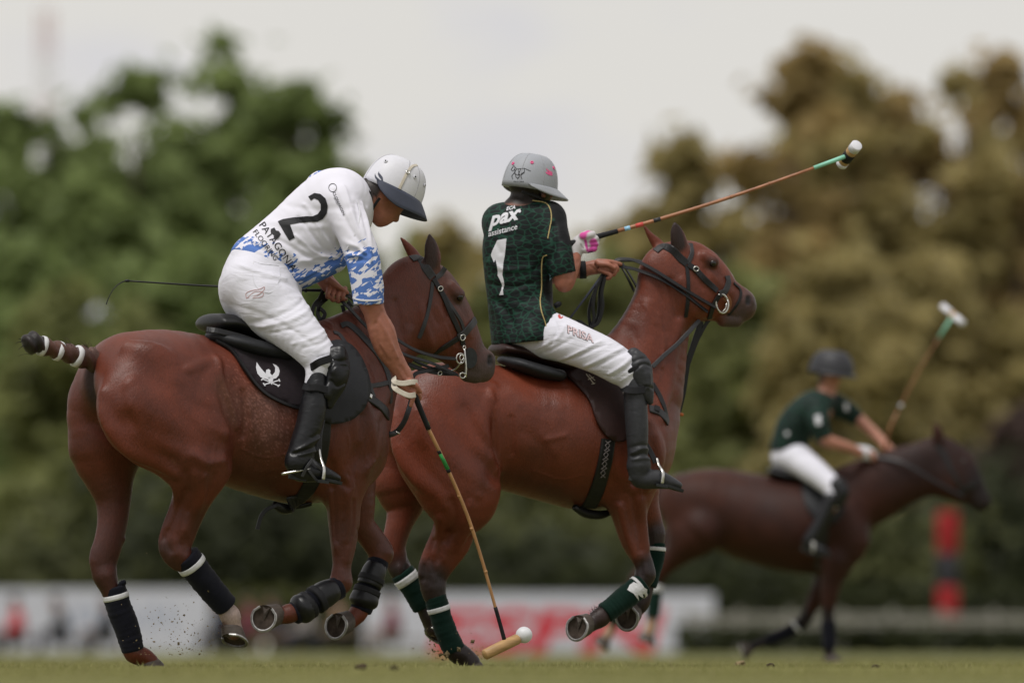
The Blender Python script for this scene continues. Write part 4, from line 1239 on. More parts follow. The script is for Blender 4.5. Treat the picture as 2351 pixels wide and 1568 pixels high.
# left arm
b.tube([(770, 440, .06, 34), (748, 520, .14, 30), (728, 585, .16, 26), (728, 612, .13, 24), (742, 635, .07, 20)], .03)
b.tube([(742, 635, .07, 19, .03), (752, 650, .05, 20, .03), (764, 662, .04, 20, .028)], .015)
b.tube([(757, 645, .02, 9), (778, 659, .0, 6.6), (797, 672, .005, 5)], .006)                           # thumb
for i, (x, y) in enumerate(((750, 668), (761, 672), (773, 675), (785, 673))):
    b.tube([(x + 7, y - 10, .03, 6.5), (x + 3, y + 4, .0, 5.6), (x + 2, y + 18 - abs(i - 1.5) * 2.5, .005, 5.2), (x + 9, y + 17 - abs(i - 1.5) * 2, .03, 4.8)], .003)
def c_r1(V):
    return tint(H1, V, SKINC, [([(835, 430, -.19), (840, 448, -.20), (850, 432, -.20)], 26, HAIR, .22), ([(838, 440, -.12)], 34, HAIR, .2), ([(833, 412, -.16), (905, 405, -.16)], 40, HAIR, .2),
                               ([(892, 509, -.21)], 5, (.30, .10, .08), .6), ([(900, 480, -.23)], 6, (.10, .05, .04), .5), ([(850, 480, -.24), (868, 510, -.22)], 13, (.36, .17, .12), .8),
                               ([(850, 740, -.48)], 16, (.40, .17, .11), .7)])
rider1, RV1, RF1 = skinned(b, .0045, 'person', None, M['skin'], H1, [
    ([(865, 735), (885, 775), (905, 820)], 5, .004), ([(858, 745), (866, 790), (890, 830)], 5, -.004), ([(880, 725), (900, 765), (918, 812)], 3, .003),
    ([(872, 715), (860, 740)], 5, -.004), ([(910, 845), (925, 870)], 3, .003), ([(918, 842), (935, 870)], 3, -.003),
    ([(870, 790), (888, 820)], 3, .0025), ([(893, 790), (908, 822)], 2.5, .0025), ([(885, 509), (898, 507)], 2.2, -.004)], -.45, colfn=c_r1)
tag(rider1, 'rider in white and blue jersey bending down from the saddle to strike the ball', 'person')

# jersey
b = Body(H1, .04)
b.chain([(540, 560, 655, 650, -.03, .15), (585, 520, 700, 655, -.04, .155), (640, 474, 738, 632, -.06, .16), (700, 420, 785, 606, -.09, .165), (742, 391, 802, 556, -.13, .165), (764, 395, 802, 486, -.15, .12)], .04)
b.tube([(745, 440, .06, 50, .09), (780, 430, .0, 36, .07)], .05)
b.tube([(668, 628, -.08, 22, .09), (712, 632, -.10, 18, .08), (765, 600, -.14, 26, .08)], .05)      # cloth hanging below the belly
b.tube([(780, 466, -.26, 43, .085), (810, 528, -.34, 40, .08), (833, 590, -.39, 40, .08), (842, 650, -.41, 37, .072), (847, 700, -.42, 35, .068)], .05)   # right sleeve
b.tube([(770, 450, .06, 44, .085), (752, 520, .14, 38, .075), (735, 575, .16, 33, .065), (730, 600, .15, 31, .06)], .05)
b.tube([(796, 432, -.15, 32, .064), (810, 438, -.155, 29, .058)], .02)                              # collar
b.tube([(850, 752, -.42, 63, .11)], .004, 3, -1)                                                     # cuff opening
b.tube([(834, 446, -.16, 25, .050), (852, 452, -.16, 27, .052)], .004, 3, -1)
hp, hq = H1(553, 549, -.2), H1(672, 649, -.2)
def c_j1(V):
    P = np.array([tuple(H1(x, y, -.2)) for x, y in ((548, 545), (600, 590), (640, 622), (668, 645), (700, 652), (750, 628), (800, 600))])
    d = poly_dist(V[:, [0, 2]], P[:, [0, 2]]) / H1.k
    m = np.clip((62 - d) / 40, 0, 1)
    lim = V[:, 0]
    arm = np.array([tuple(H1(x, y, -.41)) for x, y in ((842, 650), (850, 700))])
    da = poly_dist(V, arm) / H1.k
    m2 = np.clip((62 - da) / 26, 0, 1)
    far = np.array([tuple(H1(x, y, .03)) for x, y in ((728, 396), (665, 440), (605, 505))])
    m3 = np.clip((36 - poly_dist(V, far) / H1.k) / 26, 0, .62)
    c = np.maximum(np.maximum(m, m2), m3)
    return np.stack([c, c, c], 1)
jersey1, JV1, JF1 = skinned(b, .0055, 'jersey', rider1, M['camo'], H1, [
    ([(790, 590), (740, 560), (700, 500)], 5, -.007), ([(785, 580), (745, 540), (715, 470)], 5, .007), ([(795, 585), (765, 520), (755, 440)], 5, -.007), ([(798, 580), (778, 510), (775, 430)], 5, .007), ([(790, 600), (720, 590), (660, 550)], 5, -.006), ([(788, 596), (730, 578), (690, 540)], 4, .006), ([(805, 600), (800, 540), (800, 470)], 4, -.006), ([(720, 470), (730, 540), (760, 590)], 7, -.004), ([(790, 470), (785, 530), (795, 580)], 6, -.006),
    ([(815, 470), (805, 540), (800, 600)], 5, .007), ([(700, 600), (750, 590), (790, 585)], 5, .006), ([(690, 615), (740, 610), (785, 595)], 5, -.006),
    ([(655, 560), (690, 590), (720, 600)], 7, .006), ([(610, 560), (660, 600), (700, 625)], 6, -.006), ([(700, 560), (740, 578), (780, 575)], 6, -.005),
    ([(835, 480), (845, 540), (850, 600)], 6, .006), ([(820, 520), (828, 570), (835, 620)], 5, -.006), ([(845, 560), (855, 620), (858, 670)], 5, -.004),
    ([(640, 500), (700, 520), (750, 520)], 8, .004), ([(670, 460), (720, 480), (770, 480)], 8, -.004), ([(600, 540), (630, 560)], 5, .004),
    ([(825, 640), (840, 680)], 4, .004), ([(660, 640), (700, 640), (740, 622)], 5, .006), ([(720, 640), (770, 610)], 4, -.005)],
    -.25, cuts=[(hp, (-.60, 0, -.80))], smooth=1, colfn=c_j1)
JB1 = bvh_of(JV1, JF1)
P, N = on_surface(H1, JB1, [(811, 684), (822, 688), (838, 690), (855, 690), (868, 689), (876, 687)], .002)
strap('cuff_piping', P, .008, .003, M['white_print'], jersey1, normals=N, sub=3)
P, N = on_surface(H1, JB1, [(820, 460), (826, 495), (814, 540), (795, 575), (783, 600)], .0015)
strap('seam', P, .006, .002, M['white_print'], jersey1, normals=N, sub=6)
# number two on the back, makers' names (print)
two = [(676, 469), (704, 447), (727, 445), (745, 459), (752, 482), (749, 508), (736, 526), (716, 532), (672, 533), (664, 536), (676, 549), (672, 553), (637, 524), (640, 521), (668, 518), (704, 516), (722, 510), (731, 495), (731, 477), (724, 464), (711, 462), (689, 477)]
two = [(708, 452), (722, 444), (736, 446), (748, 456), (753, 472), (751, 490), (742, 503), (728, 510), (712, 510), (690, 512), (666, 516), (671, 530), (677, 546), (664, 553), (654, 537), (645, 521), (638, 509), (650, 504), (672, 500), (704, 497), (718, 497), (730, 492), (737, 482), (737, 469), (731, 460), (722, 456), (714, 461)]
print_on('number_print', H1, JB1, bm_poly([two]), ident, .0025, M['black_print'], jersey1, 7)
def text_on(name, F, bvh, text, o, u, size, parent, mat, off=.0022, bold=0.0, shear=0.0, vdir=None):
    """o start of the baseline, u unit direction of the baseline, size letter height in photograph units"""
    bm = lettering(text, 1.0, bold, shear)
    ux, uy = u
    v = vdir or (uy, -ux)
    print_on(name, F, bvh, bm, affine(o, (ux * size, uy * size), (v[0] * size, v[1] * size)), off, mat, parent, 8)
text_on('lettering', H1, JB1, 'PATAGONIA', (594, 517), (.58, .815), 23, jersey1, M['black_print'])
text_on('lettering', H1, JB1, 'FLOORING', (580, 533), (.60, .80), 17, jersey1, M['black_print'])
text_on('lettering', H1, JB1, 'CLONARGEN', (763, 443), (.42, .91), 9.5, jersey1, M['black_print'], bold=.01)
text_on('lettering', H1, JB1, 'BIOTECH', (766, 455), (.42, .91), 4.4, jersey1, M['black_print'])
mk = []
for i in range(18):
    a = 2 * math.pi * i / 18; mk.append((764 + 9 * math.cos(a), 432 + 9.5 * math.sin(a)))
bm = bmesh.new()
for i in range(18):
    a0, a1 = 2 * math.pi * i / 18, 2 * math.pi * (i + 1) / 18
    q = [bm.verts.new((764 + r * math.cos(a), 432 + r * 1.05 * math.sin(a), 0)) for r, a in ((9.5, a0), (9.5, a1), (8.3, a1), (8.3, a0))]
    bm.faces.new(q)
print_on('ring_mark', H1, JB1, bm, ident, .0022, M['black_print'], jersey1)
print_on('flower_mark', H1, JB1, bm_poly([[(622, 527), (630, 523), (634, 530), (640, 531), (645, 538), (640, 546), (634, 551), (628, 546), (630, 540), (622, 536)]]), ident, .0022, M['black_print'], jersey1)

# breeches
b = Body(H1, .03)
b.chain([(556, 552, 664, 640, -.03, .14), (528, 580, 682, 672, -.03, .155), (506, 625, 690, 700, -.02, .17)], .03)
b.tube([(575, 655, -.10, 69, .12), (600, 680, -.14, 68, .12)], .04)
b.chain([(690, 668, 560, 742, -.16, .115), (712, 706, 600, 765, -.22, .10), (736, 745, 645, 795, -.29, .085), (757, 778, 684, 830, -.345, .07), (768, 800, 712, 862, -.37, .062)], .04)
b.tube([(742, 830, -.375, 30), (728, 862, -.38, 26), (722, 890, -.38, 24)], .02)
b.tube([(565, 680, .10, 60, .11), (615, 725, .20, 52, .09), (680, 775, .30, 42), (735, 830, .36, 32), (722, 880, .37, 25)], .04)
breeches1, BrV, BrF = skinned(b, .006, 'breeches', rider1, M['breeches'], H1, [
    ([(590, 740), (640, 720), (690, 690)], 5, -.005), ([(600, 752), (650, 735), (705, 705)], 5, .005), ([(620, 765), (670, 748), (715, 722)], 4, -.004), ([(650, 790), (690, 775), (735, 750)], 4, .004), ([(665, 800), (705, 788), (745, 765)], 4, -.004), ([(520, 640), (530, 680), (550, 705)], 5, .005), ([(560, 700), (620, 735), (680, 790)], 6, -.004), ([(700, 835), (735, 822), (760, 800)], 3.5, .006), ([(690, 822), (725, 812), (755, 790)], 3.5, -.005), ([(712, 848), (740, 838), (764, 815)], 3.5, -.005), ([(705, 842), (738, 830), (762, 808)], 3, .005),
    ([(545, 640), (552, 690), (570, 720)], 5, -.005), ([(610, 640), (660, 650), (690, 670)], 6, -.004), ([(575, 610), (620, 630), (660, 640)], 5, .004),
    ([(650, 665), (690, 720), (730, 775)], 6, .003), ([(540, 720), (570, 740), (610, 750)], 4, .004), ([(525, 690), (545, 720)], 4, -.005)], -.25)
BB1 = bvh_of(BrV, BrF)
P, N = on_surface(H1, BB1, [(582, 600), (600, 606), (622, 608), (640, 610)], .001)
strap('pocket_seam', P, .003, .0012, M['white_print'], breeches1, normals=N)
P, N = on_surface(H1, BB1, [(582, 602), (580, 630), (590, 660), (622, 672), (642, 640), (642, 612)], .001)
strap('pocket_seam', P, .003, .0012, M['white_print'], breeches1, normals=N)
M['red_stitch'] = plain('red_stitching', (.50, .27, .26), .7, .2)
P, N = on_surface(H1, BB1, [(566, 685), (565, 674), (576, 668), (596, 664), (607, 659), (604, 668), (590, 678), (566, 685)], .0012)
strap('wing_stitching', P, .0022, .0012, M['red_stitch'], breeches1, normals=N)
P, N = on_surface(H1, BB1, [(568, 684), (585, 670), (604, 672), (600, 682), (580, 684)], .0012)
strap('wing_stitching', P, .0022, .0012, M['red_stitch'], breeches1, normals=N)

# boots
boot1, BtV, BtF = riding_boot(rider1, H1, [(704, 866, 752, 866, -.385, .05), (698, 895, 748, 900, -.39, .056), (688, 935, 750, 935, -.395, .062), (678, 980, 739, 980, -.40, .06), (664, 1022, 726, 1026, -.40, .056), (656, 1056, 722, 1048, -.40, .05)],
    [(684, 1066, -.40, 28, .045), (690, 1086, -.40, 20, .04), (725, 1084, -.41, 22, .042), (755, 1092, -.41, 15, .038), (772, 1098, -.41, 10, .03)], M['boot_creased'], .006,
    [([(668, 1035), (700, 1015), (722, 1005)], 4, .007), ([(662, 1042), (695, 1032), (722, 1022)], 4, -.008), ([(672, 1045), (700, 1038), (722, 1034)], 3, .006), ([(700, 1006), (716, 996)], 5, -.004), ([(715, 1060), (740, 1078)], 4, .003)])
riding_boot(rider1, H1, [(704, 866, 752, 866, .385, .05), (688, 935, 750, 935, .395, .062), (664, 1022, 726, 1026, .39, .056), (656, 1056, 722, 1048, .39, .05)],
    [(684, 1066, .39, 28, .045), (690, 1086, .39, 20, .04), (725, 1084, .40, 22, .042), (772, 1098, .40, 10, .03)], M['boot_creased'], .01)
# knee guard
b = Body(H1, .012)
b.tube([(772, 822, -.405, 30, .035), (776, 850, -.425, 29, .04), (770, 880, -.425, 26, .036), (760, 905, -.42, 20, .03), (756, 930, -.42, 10, .02)], .015)
b.tube([(780, 805, -.42, 14, .03), (780, 818, -.43, 14, .03)], .01)
b.tube([(772, 850, -.455, 14, .014), (778, 865, -.455, 14, .014)], .008)
b.tube([(752, 905, -.44, 12, .016), (756, 892, -.44, 12, .016)], .008)
guard1, GV, GF = skinned(b, .005, 'knee_guard', rider1, M['boot_creased'], H1, [([(752, 850), (766, 838), (790, 842)], 3, -.006), ([(755, 875), (768, 888), (788, 880)], 3, -.006), ([(756, 826), (775, 830), (795, 826)], 3, -.006)], -.43)
for y0, y1, x0, x1 in ((846, 822, 708, 762), (886, 898, 696, 760)):
    q = [H1(x0, y0, -.37), H1(x0 + 12, y0 + (y1 - y0) * .25, -.43), H1((x0 + x1) / 2, (y0 + y1) / 2 - 3, -.455), H1(x1, y1, -.45)]
    strap('strap', q, .034, .004, M['black'], guard1, normals=[(-.6, -.8, .1), (-.3, -1, .1), (0, -1, .1), (.2, -1, .1)])
# spur
sp = rod('spur', [H1(712, 1076, -.445), H1(690, 1080, -.44), H1(668, 1084, -.42), H1(646, 1088, -.40)], [.004, .005, .006, .006], M['steel'], boot1, n=8, sub=3)
strap('spur_strap', [H1(718, 1054, -.452), H1(706, 1070, -.462), H1(694, 1094, -.452)], .014, .003, M['tack_grey'], boot1, normals=(0, -1, 0))
strap('spur_strap', [H1(708, 1078, -.46), H1(718, 1092, -.458), H1(728, 1104, -.45)], .012, .003, M['tack_grey'], boot1, normals=(0, -1, 0))
strap('spur_strap', [H1(718, 1056, -.452), H1(728, 1068, -.462), H1(738, 1078, -.455)], .012, .003, M['tack_grey'], boot1, normals=(0, -1, 0))

# helmet
hf, hu = Vector((math.cos(.44), -.05, -math.sin(.44))), Vector((math.sin(.44), -.10, math.cos(.44)))
hc = H1(900, 440, -.16)
helm1, dome1 = helmet(rider1, H1, hc, hf, hu, .146, .120, .170, M['helmet_white'], M['navy'], brim=.080, fo=.72, fd=.70, so=.16, sd_=.92, span=142, fade=60)
def on_dome(dome, pts, off=.001):
    P, N = [], []
    for t, a in pts:
        p, n_ = dome(math.radians(t), math.radians(a), off); P.append(p); N.append(n_)
    return P, N
M['seam_grey'] = plain('seam', (.35, .35, .37), .7, .2)
for t in (-62, -95, -20, 20, 62, 180):
    P, N = on_dome(dome1, [(t, a) for a in (4, 18, 35, 52, 70, 86)], .0004)
    strap('seam', P, .0025, .0016, M['seam_grey'], helm1, normals=N, sub=4)
for t, a in ((-76, 36), (-38, 33), (-150, 40), (10, 33), (76, 36)):
    p, n_ = dome1(math.radians(t), math.radians(a), .0005); eyelet(helm1, p, n_, M['helmet_white'], .009)
    p2, n2 = dome1(math.radians(t), math.radians(a), .0035); eyelet(helm1, p2, n2, M['black'], .003)
P, N = on_dome(dome1, [(-98, 6), (-97, 22), (-95, 38), (-88, 55), (-60, 72)], .0025)
strap('strap', P, .013, .003, M['sling'], helm1, normals=N)
p, n_ = dome1(math.radians(-95), math.radians(37), .004); eyelet(helm1, p, n_, M['steel'], .011)
HB = helm1.data
HBV = BVHTree.FromPolygons([v.co for v in HB.vertices], [tuple(p.vertices) for p in HB.polygons])
def wz(x, y): return (811.8 + x * .12743, 337.2 + y * .12743)
print_on('flame_mark', H1, HBV, bm_poly([[wz(*p) for p in ((392, 478), (380, 520), (390, 565), (430, 615), (470, 640), (502, 664), (500, 640), (470, 595), (420, 550), (396, 515))],
    [wz(*p) for p in ((455, 445), (438, 495), (455, 540), (495, 590), (510, 625), (515, 664), (532, 610), (525, 550), (490, 505), (462, 475))]]), ident, .0012, M['navy'], helm1, 5)
# chin strap
for q in ([(849, 440, -.245), (853, 470, -.235), (849, 495, -.218), (851, 510, -.205)], [(872, 455, -.245), (860, 472, -.235), (853, 488, -.222), (851, 510, -.205)], [(821, 446, -.20), (836, 440, -.22), (849, 440, -.24)]):
    strap('chin_strap', [H1(*p) for p in q], .013, .003, M['black'], helm1, normals=(0, -1, 0))

# ------------------------------------------------------------------ tack: shared pieces
def thing(name, F, label, cat, group=None):
    o = bpy.data.objects.new(name, None); COL.objects.link(o); o.matrix_world = F.M
    return tag(o, label, cat, group)
def ringmesh(name, c, ax1, ax2, r, mat, parent, n=24):
    """ring in the plane of ax1, ax2 (vectors already scaled)"""
    pts = [c + ax1 * math.cos(2 * math.pi * i / n) + ax2 * math.sin(2 * math.pi * i / n) for i in range(n + 1)]
    V, Fc = sweep(pts, r, 8)
    return add(name, mesh_py(name, V, Fc, True), parent, None, mat)
def belt(name, F, bvh, pts, w, mat, parent, off=.003, th=.005, sub=5):
    P, N = on_surface(F, bvh, pts, off)
    return strap(name, P, w, th, mat, parent, normals=N, sub=sub)
def stirrup(F, root, top, near, far, plate_mat):
    """arched iron with a flat tread"""
    t = F(*top); a = F(*near); c = F(*far)
    arch = [a, a + Vector((.004, 0, .055)), t + (a - t) * .35 + Vector((0, 0, .012)), t, t + (c - t) * .35 + Vector((0, 0, .012)), c + Vector((.004, 0, .055)), c]
    rod('arch', arch, [.009, .0075, .006, .006, .006, .0075, .009], M['steel'], root, n=8, sub=5, flat=.6)
    d = (c - a).normalized(); f = Vector((1, 0, -.12)).normalized()
    V = [a - d * .012 - f * .028, a - d * .012 + f * .028, c + d * .012 + f * .028, c + d * .012 - f * .028]
    V2 = [v - Vector((0, 0, .011)) for v in V]
    add('tread', mesh_py('tread', V + V2, [(0, 1, 2, 3), (7, 6, 5, 4), (0, 4, 5, 1), (1, 5, 6, 2), (2, 6, 7, 3), (3, 7, 4, 0)]), root, None, plate_mat)

# ------------------------------------------------------------------ saddle of the near horse
sad1 = thing('saddle', H1, 'black polo saddle with dark pad and white eagle emblem under the bending rider', 'saddle')
b = Body(H1, .02)
b.tube([(488, 742, 0, 22, .15), (520, 744, 0, 22, .165), (560, 762, 0, 18, .165), (610, 784, 0, 16, .16), (670, 800, 0, 16, .14), (730, 792, 0, 18, .10), (765, 772, 0, 15, .06)], .02, 4)
skinned(b, .007, 'seat', sad1, M['tack'], H1)
b = Body(H1, .02)
for sd in (-1, 1):
    b.tube([(486, 772, sd * .09, 13, .05), (540, 786, sd * .14, 17, .07), (600, 800, sd * .17, 18, .07), (660, 812, sd * .18, 17, .06)], .02, 4)
skinned(b, .008, 'panel', sad1, M['flap'], H1)
P = [H1(474, 757, -.12), H1(500, 760, -.155), H1(560, 775, -.17), H1(620, 797, -.19), H1(690, 820, -.24)]
strap('skirt', P, .028, .006, M['tack'], sad1, normals=[(-.5, -1, .3), (0, -1, .4), (0, -1, .4), (0, -1, .4), (0, -1, .3)])
drape('saddle_pad', H1, BV1, [(494, 786), (520, 784), (600, 800), (665, 815), (722, 845), (730, 900), (720, 938), (677, 935), (621, 912), (586, 884), (558, 848), (530, 808)], .006, .012, M['pad'], sad1, step=13)
pe, pn = on_surface(H1, BV1, [(494, 787), (530, 809), (558, 849), (586, 885), (621, 913), (677, 936), (718, 938)], .014)
strap('pad_piping', pe, .014, .012, M['tack'], sad1, normals=pn)
flap1 = drape('flap', H1, BV1, [(735, 800), (768, 786), (800, 798), (826, 832), (842, 880), (842, 912), (830, 938), (806, 962), (776, 972), (748, 971), (722, 950), (704, 900), (712, 845)], .016, .008, M['flap'], sad1, step=13)
FB = BVHTree.FromPolygons([v.co for v in flap1.data.vertices], [tuple(p.vertices) for p in flap1.data.polygons])
pad1 = [o for o in sad1.children if o.name.startswith('saddle_pad')][0]
PB = BVHTree.FromPolygons([v.co for v in pad1.data.vertices], [tuple(p.vertices) for p in pad1.data.polygons])
def z2(x, y): return (x * .3984, 686.8 + y * .3984)
def line(a, c, w):
    a, c = Vector(a), Vector(c); d = (c - a).normalized(); n_ = Vector((-d.y, d.x)) * w / 2
    return [tuple(a + n_), tuple(c + n_), tuple(c - n_), tuple(a - n_)]
eagle = [[z2(*p) for p in q] for q in (
    ((1478, 363), (1474, 395), (1482, 428), (1500, 450), (1520, 458), (1546, 464), (1546, 440), (1526, 425), (1508, 405), (1492, 385)),
    ((1570, 373), (1585, 395), (1584, 420), (1568, 440), (1562, 462), (1590, 457), (1605, 440), (1611, 415), (1605, 395), (1590, 381)),
    ((1530, 425), (1534, 408), (1548, 404), (1558, 412), (1556, 428), (1572, 445), (1574, 462), (1570, 480), (1566, 496), (1556, 480), (1544, 466), (1538, 440)),
    line((1512, 460), (1606, 500), 6), line((1608, 468), (1524, 492), 6), line((1600, 505), (1612, 493), 7), line((1516, 484), (1528, 500), 7), line((1505, 468), (1516, 456), 7), line((1606, 460), (1612, 476), 7))]
print_on('eagle_emblem', H1, PB, bm_poly(eagle), ident, .0018, M['white_print'], pad1, 6)
text_on('emblem_letters', H1, PB, 'LE', z2(1543, 458), (1, .12), 5.5, pad1, M['black_print'], .003)
# girth
belt('girth', H1, BV1, [(742, 968), (738, 1020), (728, 1070), (712, 1112), (690, 1142), (664, 1160)], .075, M['tack'], sad1, .006, .010)
strap('girth_strap', [H1(640, 1160, -.08), H1(655, 1165, -.06), H1(690, 1162, -.05), H1(715, 1156, -.06)], .022, .01, M['tack'], sad1, normals=(0, -.6, -.6))
rod('girth_buckle', [H1(630, 1158, -.09), H1(650, 1168, -.07), H1(672, 1168, -.06)], [.016, .024, .018], M['tack'], sad1, n=8, sub=3)
strap('girth_billet', [H1(634, 1160, -.1), H1(615, 1168, -.11), H1(600, 1184, -.11), H1(591, 1215, -.11)], .018, .005, M['tack'], sad1, normals=(0, -1, .2))
strap('stirrup_leather', [H1(740, 960, -.345), H1(733, 1000, -.40), H1(732, 1034, -.41)], .03, .005, M['tack'], sad1, normals=(0, -1, .1))
st = bpy.data.objects.new('stirrup', None); COL.objects.link(st); st.parent = sad1
stirrup(H1, st, (733, 1031, -.41), (742, 1103, -.462), (738, 1101, -.352), M['rubber'])
# breastplate
bp1 = thing('breastplate', H1, 'dark leather breastplate with neck strap on the front horse', 'breastplate')
belt('neck_strap', H1, BV1, [(783, 748), (800, 745), (826, 766), (856, 800), (878, 831), (890, 859), (896, 885), (897, 925)], .028, M['tack_grey'], bp1)
belt('neck_strap', H1, BV1, [(766, 764), (778, 768), (796, 792), (812, 815)], .026, M['tack_grey'], bp1)
belt('cross_strap', H1, BV1, [(848, 886), (868, 884), (892, 878)], .022, M['tack_grey'], bp1)
belt('breast_collar', H1, BV1, [(836, 908), (852, 917), (870, 930), (884, 944), (891, 955)], .045, M['tack'], bp1, .004, .009)
belt('buckle_strap', H1, BV1, [(846, 880), (850, 895), (856, 912)], .026, M['tack_grey'], bp1, .008)
belt('buckle', H1, BV1, [(842, 906), (850, 912)], .022, M['steel'], bp1, .010, .004)
strap('tie_down_strap', [H1(886, 996, -.12), H1(900, 996, -.14), H1(914, 988, -.15), H1(928, 968, -.16), H1(938, 942, -.16), H1(946, 912, -.12)], .024, .006, M['tack'], bp1, normals=(0, -1, 0))
rod('tie_down_buckle', [H1(886, 997, -.13), H1(897, 997, -.15), H1(912, 994, -.155)], [.012, .014, .008], M['tack_grey'], bp1, n=8, sub=2)
rod('tie_down_tongue', [H1(908, 990, -.16), H1(918, 996, -.165)], .0035, M['steel'], bp1, n=6)
# bridle
br1 = thing('bridle', H1, 'black leather bridle with steel bit on the front horse', 'bridle')
belt('headpiece', H1, BV1, [(944, 595), (962, 593), (978, 616), (993, 637)], .040, M['tack_grey'], br1)
belt('browband', H1, BV1, [(1000, 638), (1013, 628), (1022, 615)], .024, M['tack_grey'], br1)
belt('cheekpiece', H1, BV1, [(994, 640), (1007, 662), (1021, 690), (1035, 721), (1048, 750), (1058, 774), (1062, 792)], .024, M['tack'], br1, .006)
belt('noseband_strap', H1, BV1, [(1008, 658), (1026, 688), (1044, 715), (1058, 738), (1064, 756)], .016, M['tack_grey'], br1)
belt('noseband', H1, BV1, [(1050, 775), (1064, 766), (1078, 750), (1090, 735)], .034, M['tack_grey'], br1, .006)
belt('jaw_strap', H1, BV1, [(1052, 776), (1034, 788), (1012, 802), (996, 815)], .026, M['tack'], br1)
belt('throatlatch', H1, BV1, [(993, 648), (989, 680), (983, 712), (974, 745), (962, 776)], .018, M['tack_grey'], br1)
P, N = on_surface(H1, BV1, [(1008, 664)], .012); ringmesh('buckle', P[0], Vector((.012, 0, .004)), Vector((-.003, 0, .010)), .0025, M['steel'], br1)
P, N = on_surface(H1, BV1, [(1059, 774)], .012); ringmesh('buckle', P[0], Vector((.012, 0, .002)), Vector((0, 0, .013)), .0025, M['steel'], br1)
bc = H1(1057, 823, -.085)
bit = ringmesh('bit', bc, Vector((.021, 0, 0)), Vector((0, 0, .023)), .0035, M['steel'], br1)
ringmesh('bit_inner_ring', bc + Vector((.004, -.004, .004)), Vector((.010, 0, 0)), Vector((0, 0, .012)), .003, M['steel'], bit, 16)
rod('shank', [H1(1066, 800, -.085), H1(1068, 820, -.09), H1(1070, 845, -.09), H1(1069, 866, -.088)], .0045, M['steel'], bit, n=8, sub=3)
ringmesh('curb_ring', H1(1062, 862, -.088), Vector((.014, 0, 0)), Vector((0, 0, .012)), .003, M['steel'], bit, 18)
ringmesh('bit_eye', H1(1066, 798, -.085), Vector((.007, 0, 0)), Vector((0, 0, .008)), .0025, M['steel'], bit, 14)
cg = [H1(1078 + 17 * math.cos(a) * (1 if math.cos(a) > 0 else .6), 822 + 24 * math.sin(a), -.072) for a in np.linspace(0, 2 * math.pi, 21)[:-1]]
add('cheek_guard', mesh_py('cheek_guard', [v + Vector((0, -.004, 0)) for v in cg] + [v + Vector((0, .004, 0)) for v in cg], [tuple(range(20)), tuple(reversed(range(20, 40)))] + [(i, 20 + i, 20 + (i + 1) % 20, (i + 1) % 20) for i in range(20)]), bit, None, M['rubber'])
rod('curb_chain', [H1(1060, 830, -.06), H1(1045, 848, -.03), H1(1030, 852, .02)], .004, M['steel'], bit, n=6, sub=3)
for q, w in (([(1046, 823, -.085), (1010, 820, -.12), (968, 809, -.15), (935, 794, -.15), (900, 770, -.14), (860, 735, -.12), (828, 704, -.06), (806, 684, -.01), (778, 669, .015)], .020),
             ([(1052, 861, -.088), (1021, 846, -.12), (982, 830, -.16), (935, 816, -.17), (890, 792, -.165), (840, 748, -.14), (812, 718, -.07), (786, 692, .0)], .019),
             ([(1030, 852, .08), (1000, 848, .1), (950, 826, .11), (890, 780, .11), (840, 735, .10), (800, 690, .05)], .018),
             ([(1045, 826, .085), (1000, 815, .11), (940, 780, .12), (870, 725, .11), (800, 672, .05)], .018)):
    strap('rein', [H1(*p) for p in q], w, .004, M['tack'], br1, normals=(0, -.75, .65))
strap('lower_strap', [H1(1046, 858, -.06), H1(1007, 856, -.10), H1(970, 848, -.13), H1(938, 836, -.14)], .020, .005, M['tack'], br1, normals=(0, -1, .2))
strap('lower_strap', [H1(1030, 840, -.07), H1(985, 850, -.14), H1(950, 862, -.16), H1(946, 905, -.15)], .018, .005, M['tack'], br1, normals=(0, -1, .2))
ringmesh('strap_buckle', H1(1010, 857, -.105), Vector((.010, 0, .002)), Vector((0, 0, .009)), .0025, M['steel'], br1, 14)
for q in ([(756, 676, .05), (738, 684, .06), (722, 700, .06), (716, 722, .05)], [(752, 684, .06), (735, 700, .06), (730, 720, .06), (738, 735, .05), (746, 720, .05), (735, 708, .05)], [(786, 700, .02), (792, 722, .02), (800, 735, .0)], [(800, 692, .02), (804, 715, .02)], [(742, 668, .05), (732, 690, .06), (726, 704, .06)]):
    strap('rein_end', [H1(*p) for p in q], .018, .005, M['tack'], br1, normals=(0, -1, .1))

# ------------------------------------------------------------------ mallet, ball, whip of the near rider
ml1 = thing('polo_mallet', H1, 'cane polo mallet swung down to the ball by the bending rider', 'mallet')
sh = [(944, 888, -.435), (952, 906, -.44), (962, 932, -.44), (984, 985, -.43), (1024, 1068, -.42), (1072, 1180, -.41), (1108, 1290, -.40), (1138, 1396, -.395), (1158, 1466, -.39)]
rod('shaft', [H1(*p) for p in sh[3:]], [.0088, .0085, .0080, .0075, .0070, .0066], M['cane'], ml1, n=10, sub=8)
rod('grip', [H1(*p) for p in sh[:4]], [.017, .0135, .0125, .0115], M['black'], ml1, n=12, sub=6)
M['green_tape'] = plain('green_tape', (.03, .25, .06), .6, .3)
rod('tape', [H1(977, 968, -.43), H1(981, 977, -.43)], .0122, M['green_tape'], ml1, n=10)
rod('tape', [H1(1010, 1040, -.423), H1(1017, 1054, -.4215), H1(1028, 1077, -.419)], .0093, M['green_tape'], ml1, n=10)
rod('tape', [H1(1007, 1034, -.423), H1(1010.5, 1041, -.423)], .0096, M['black'], ml1, n=10)
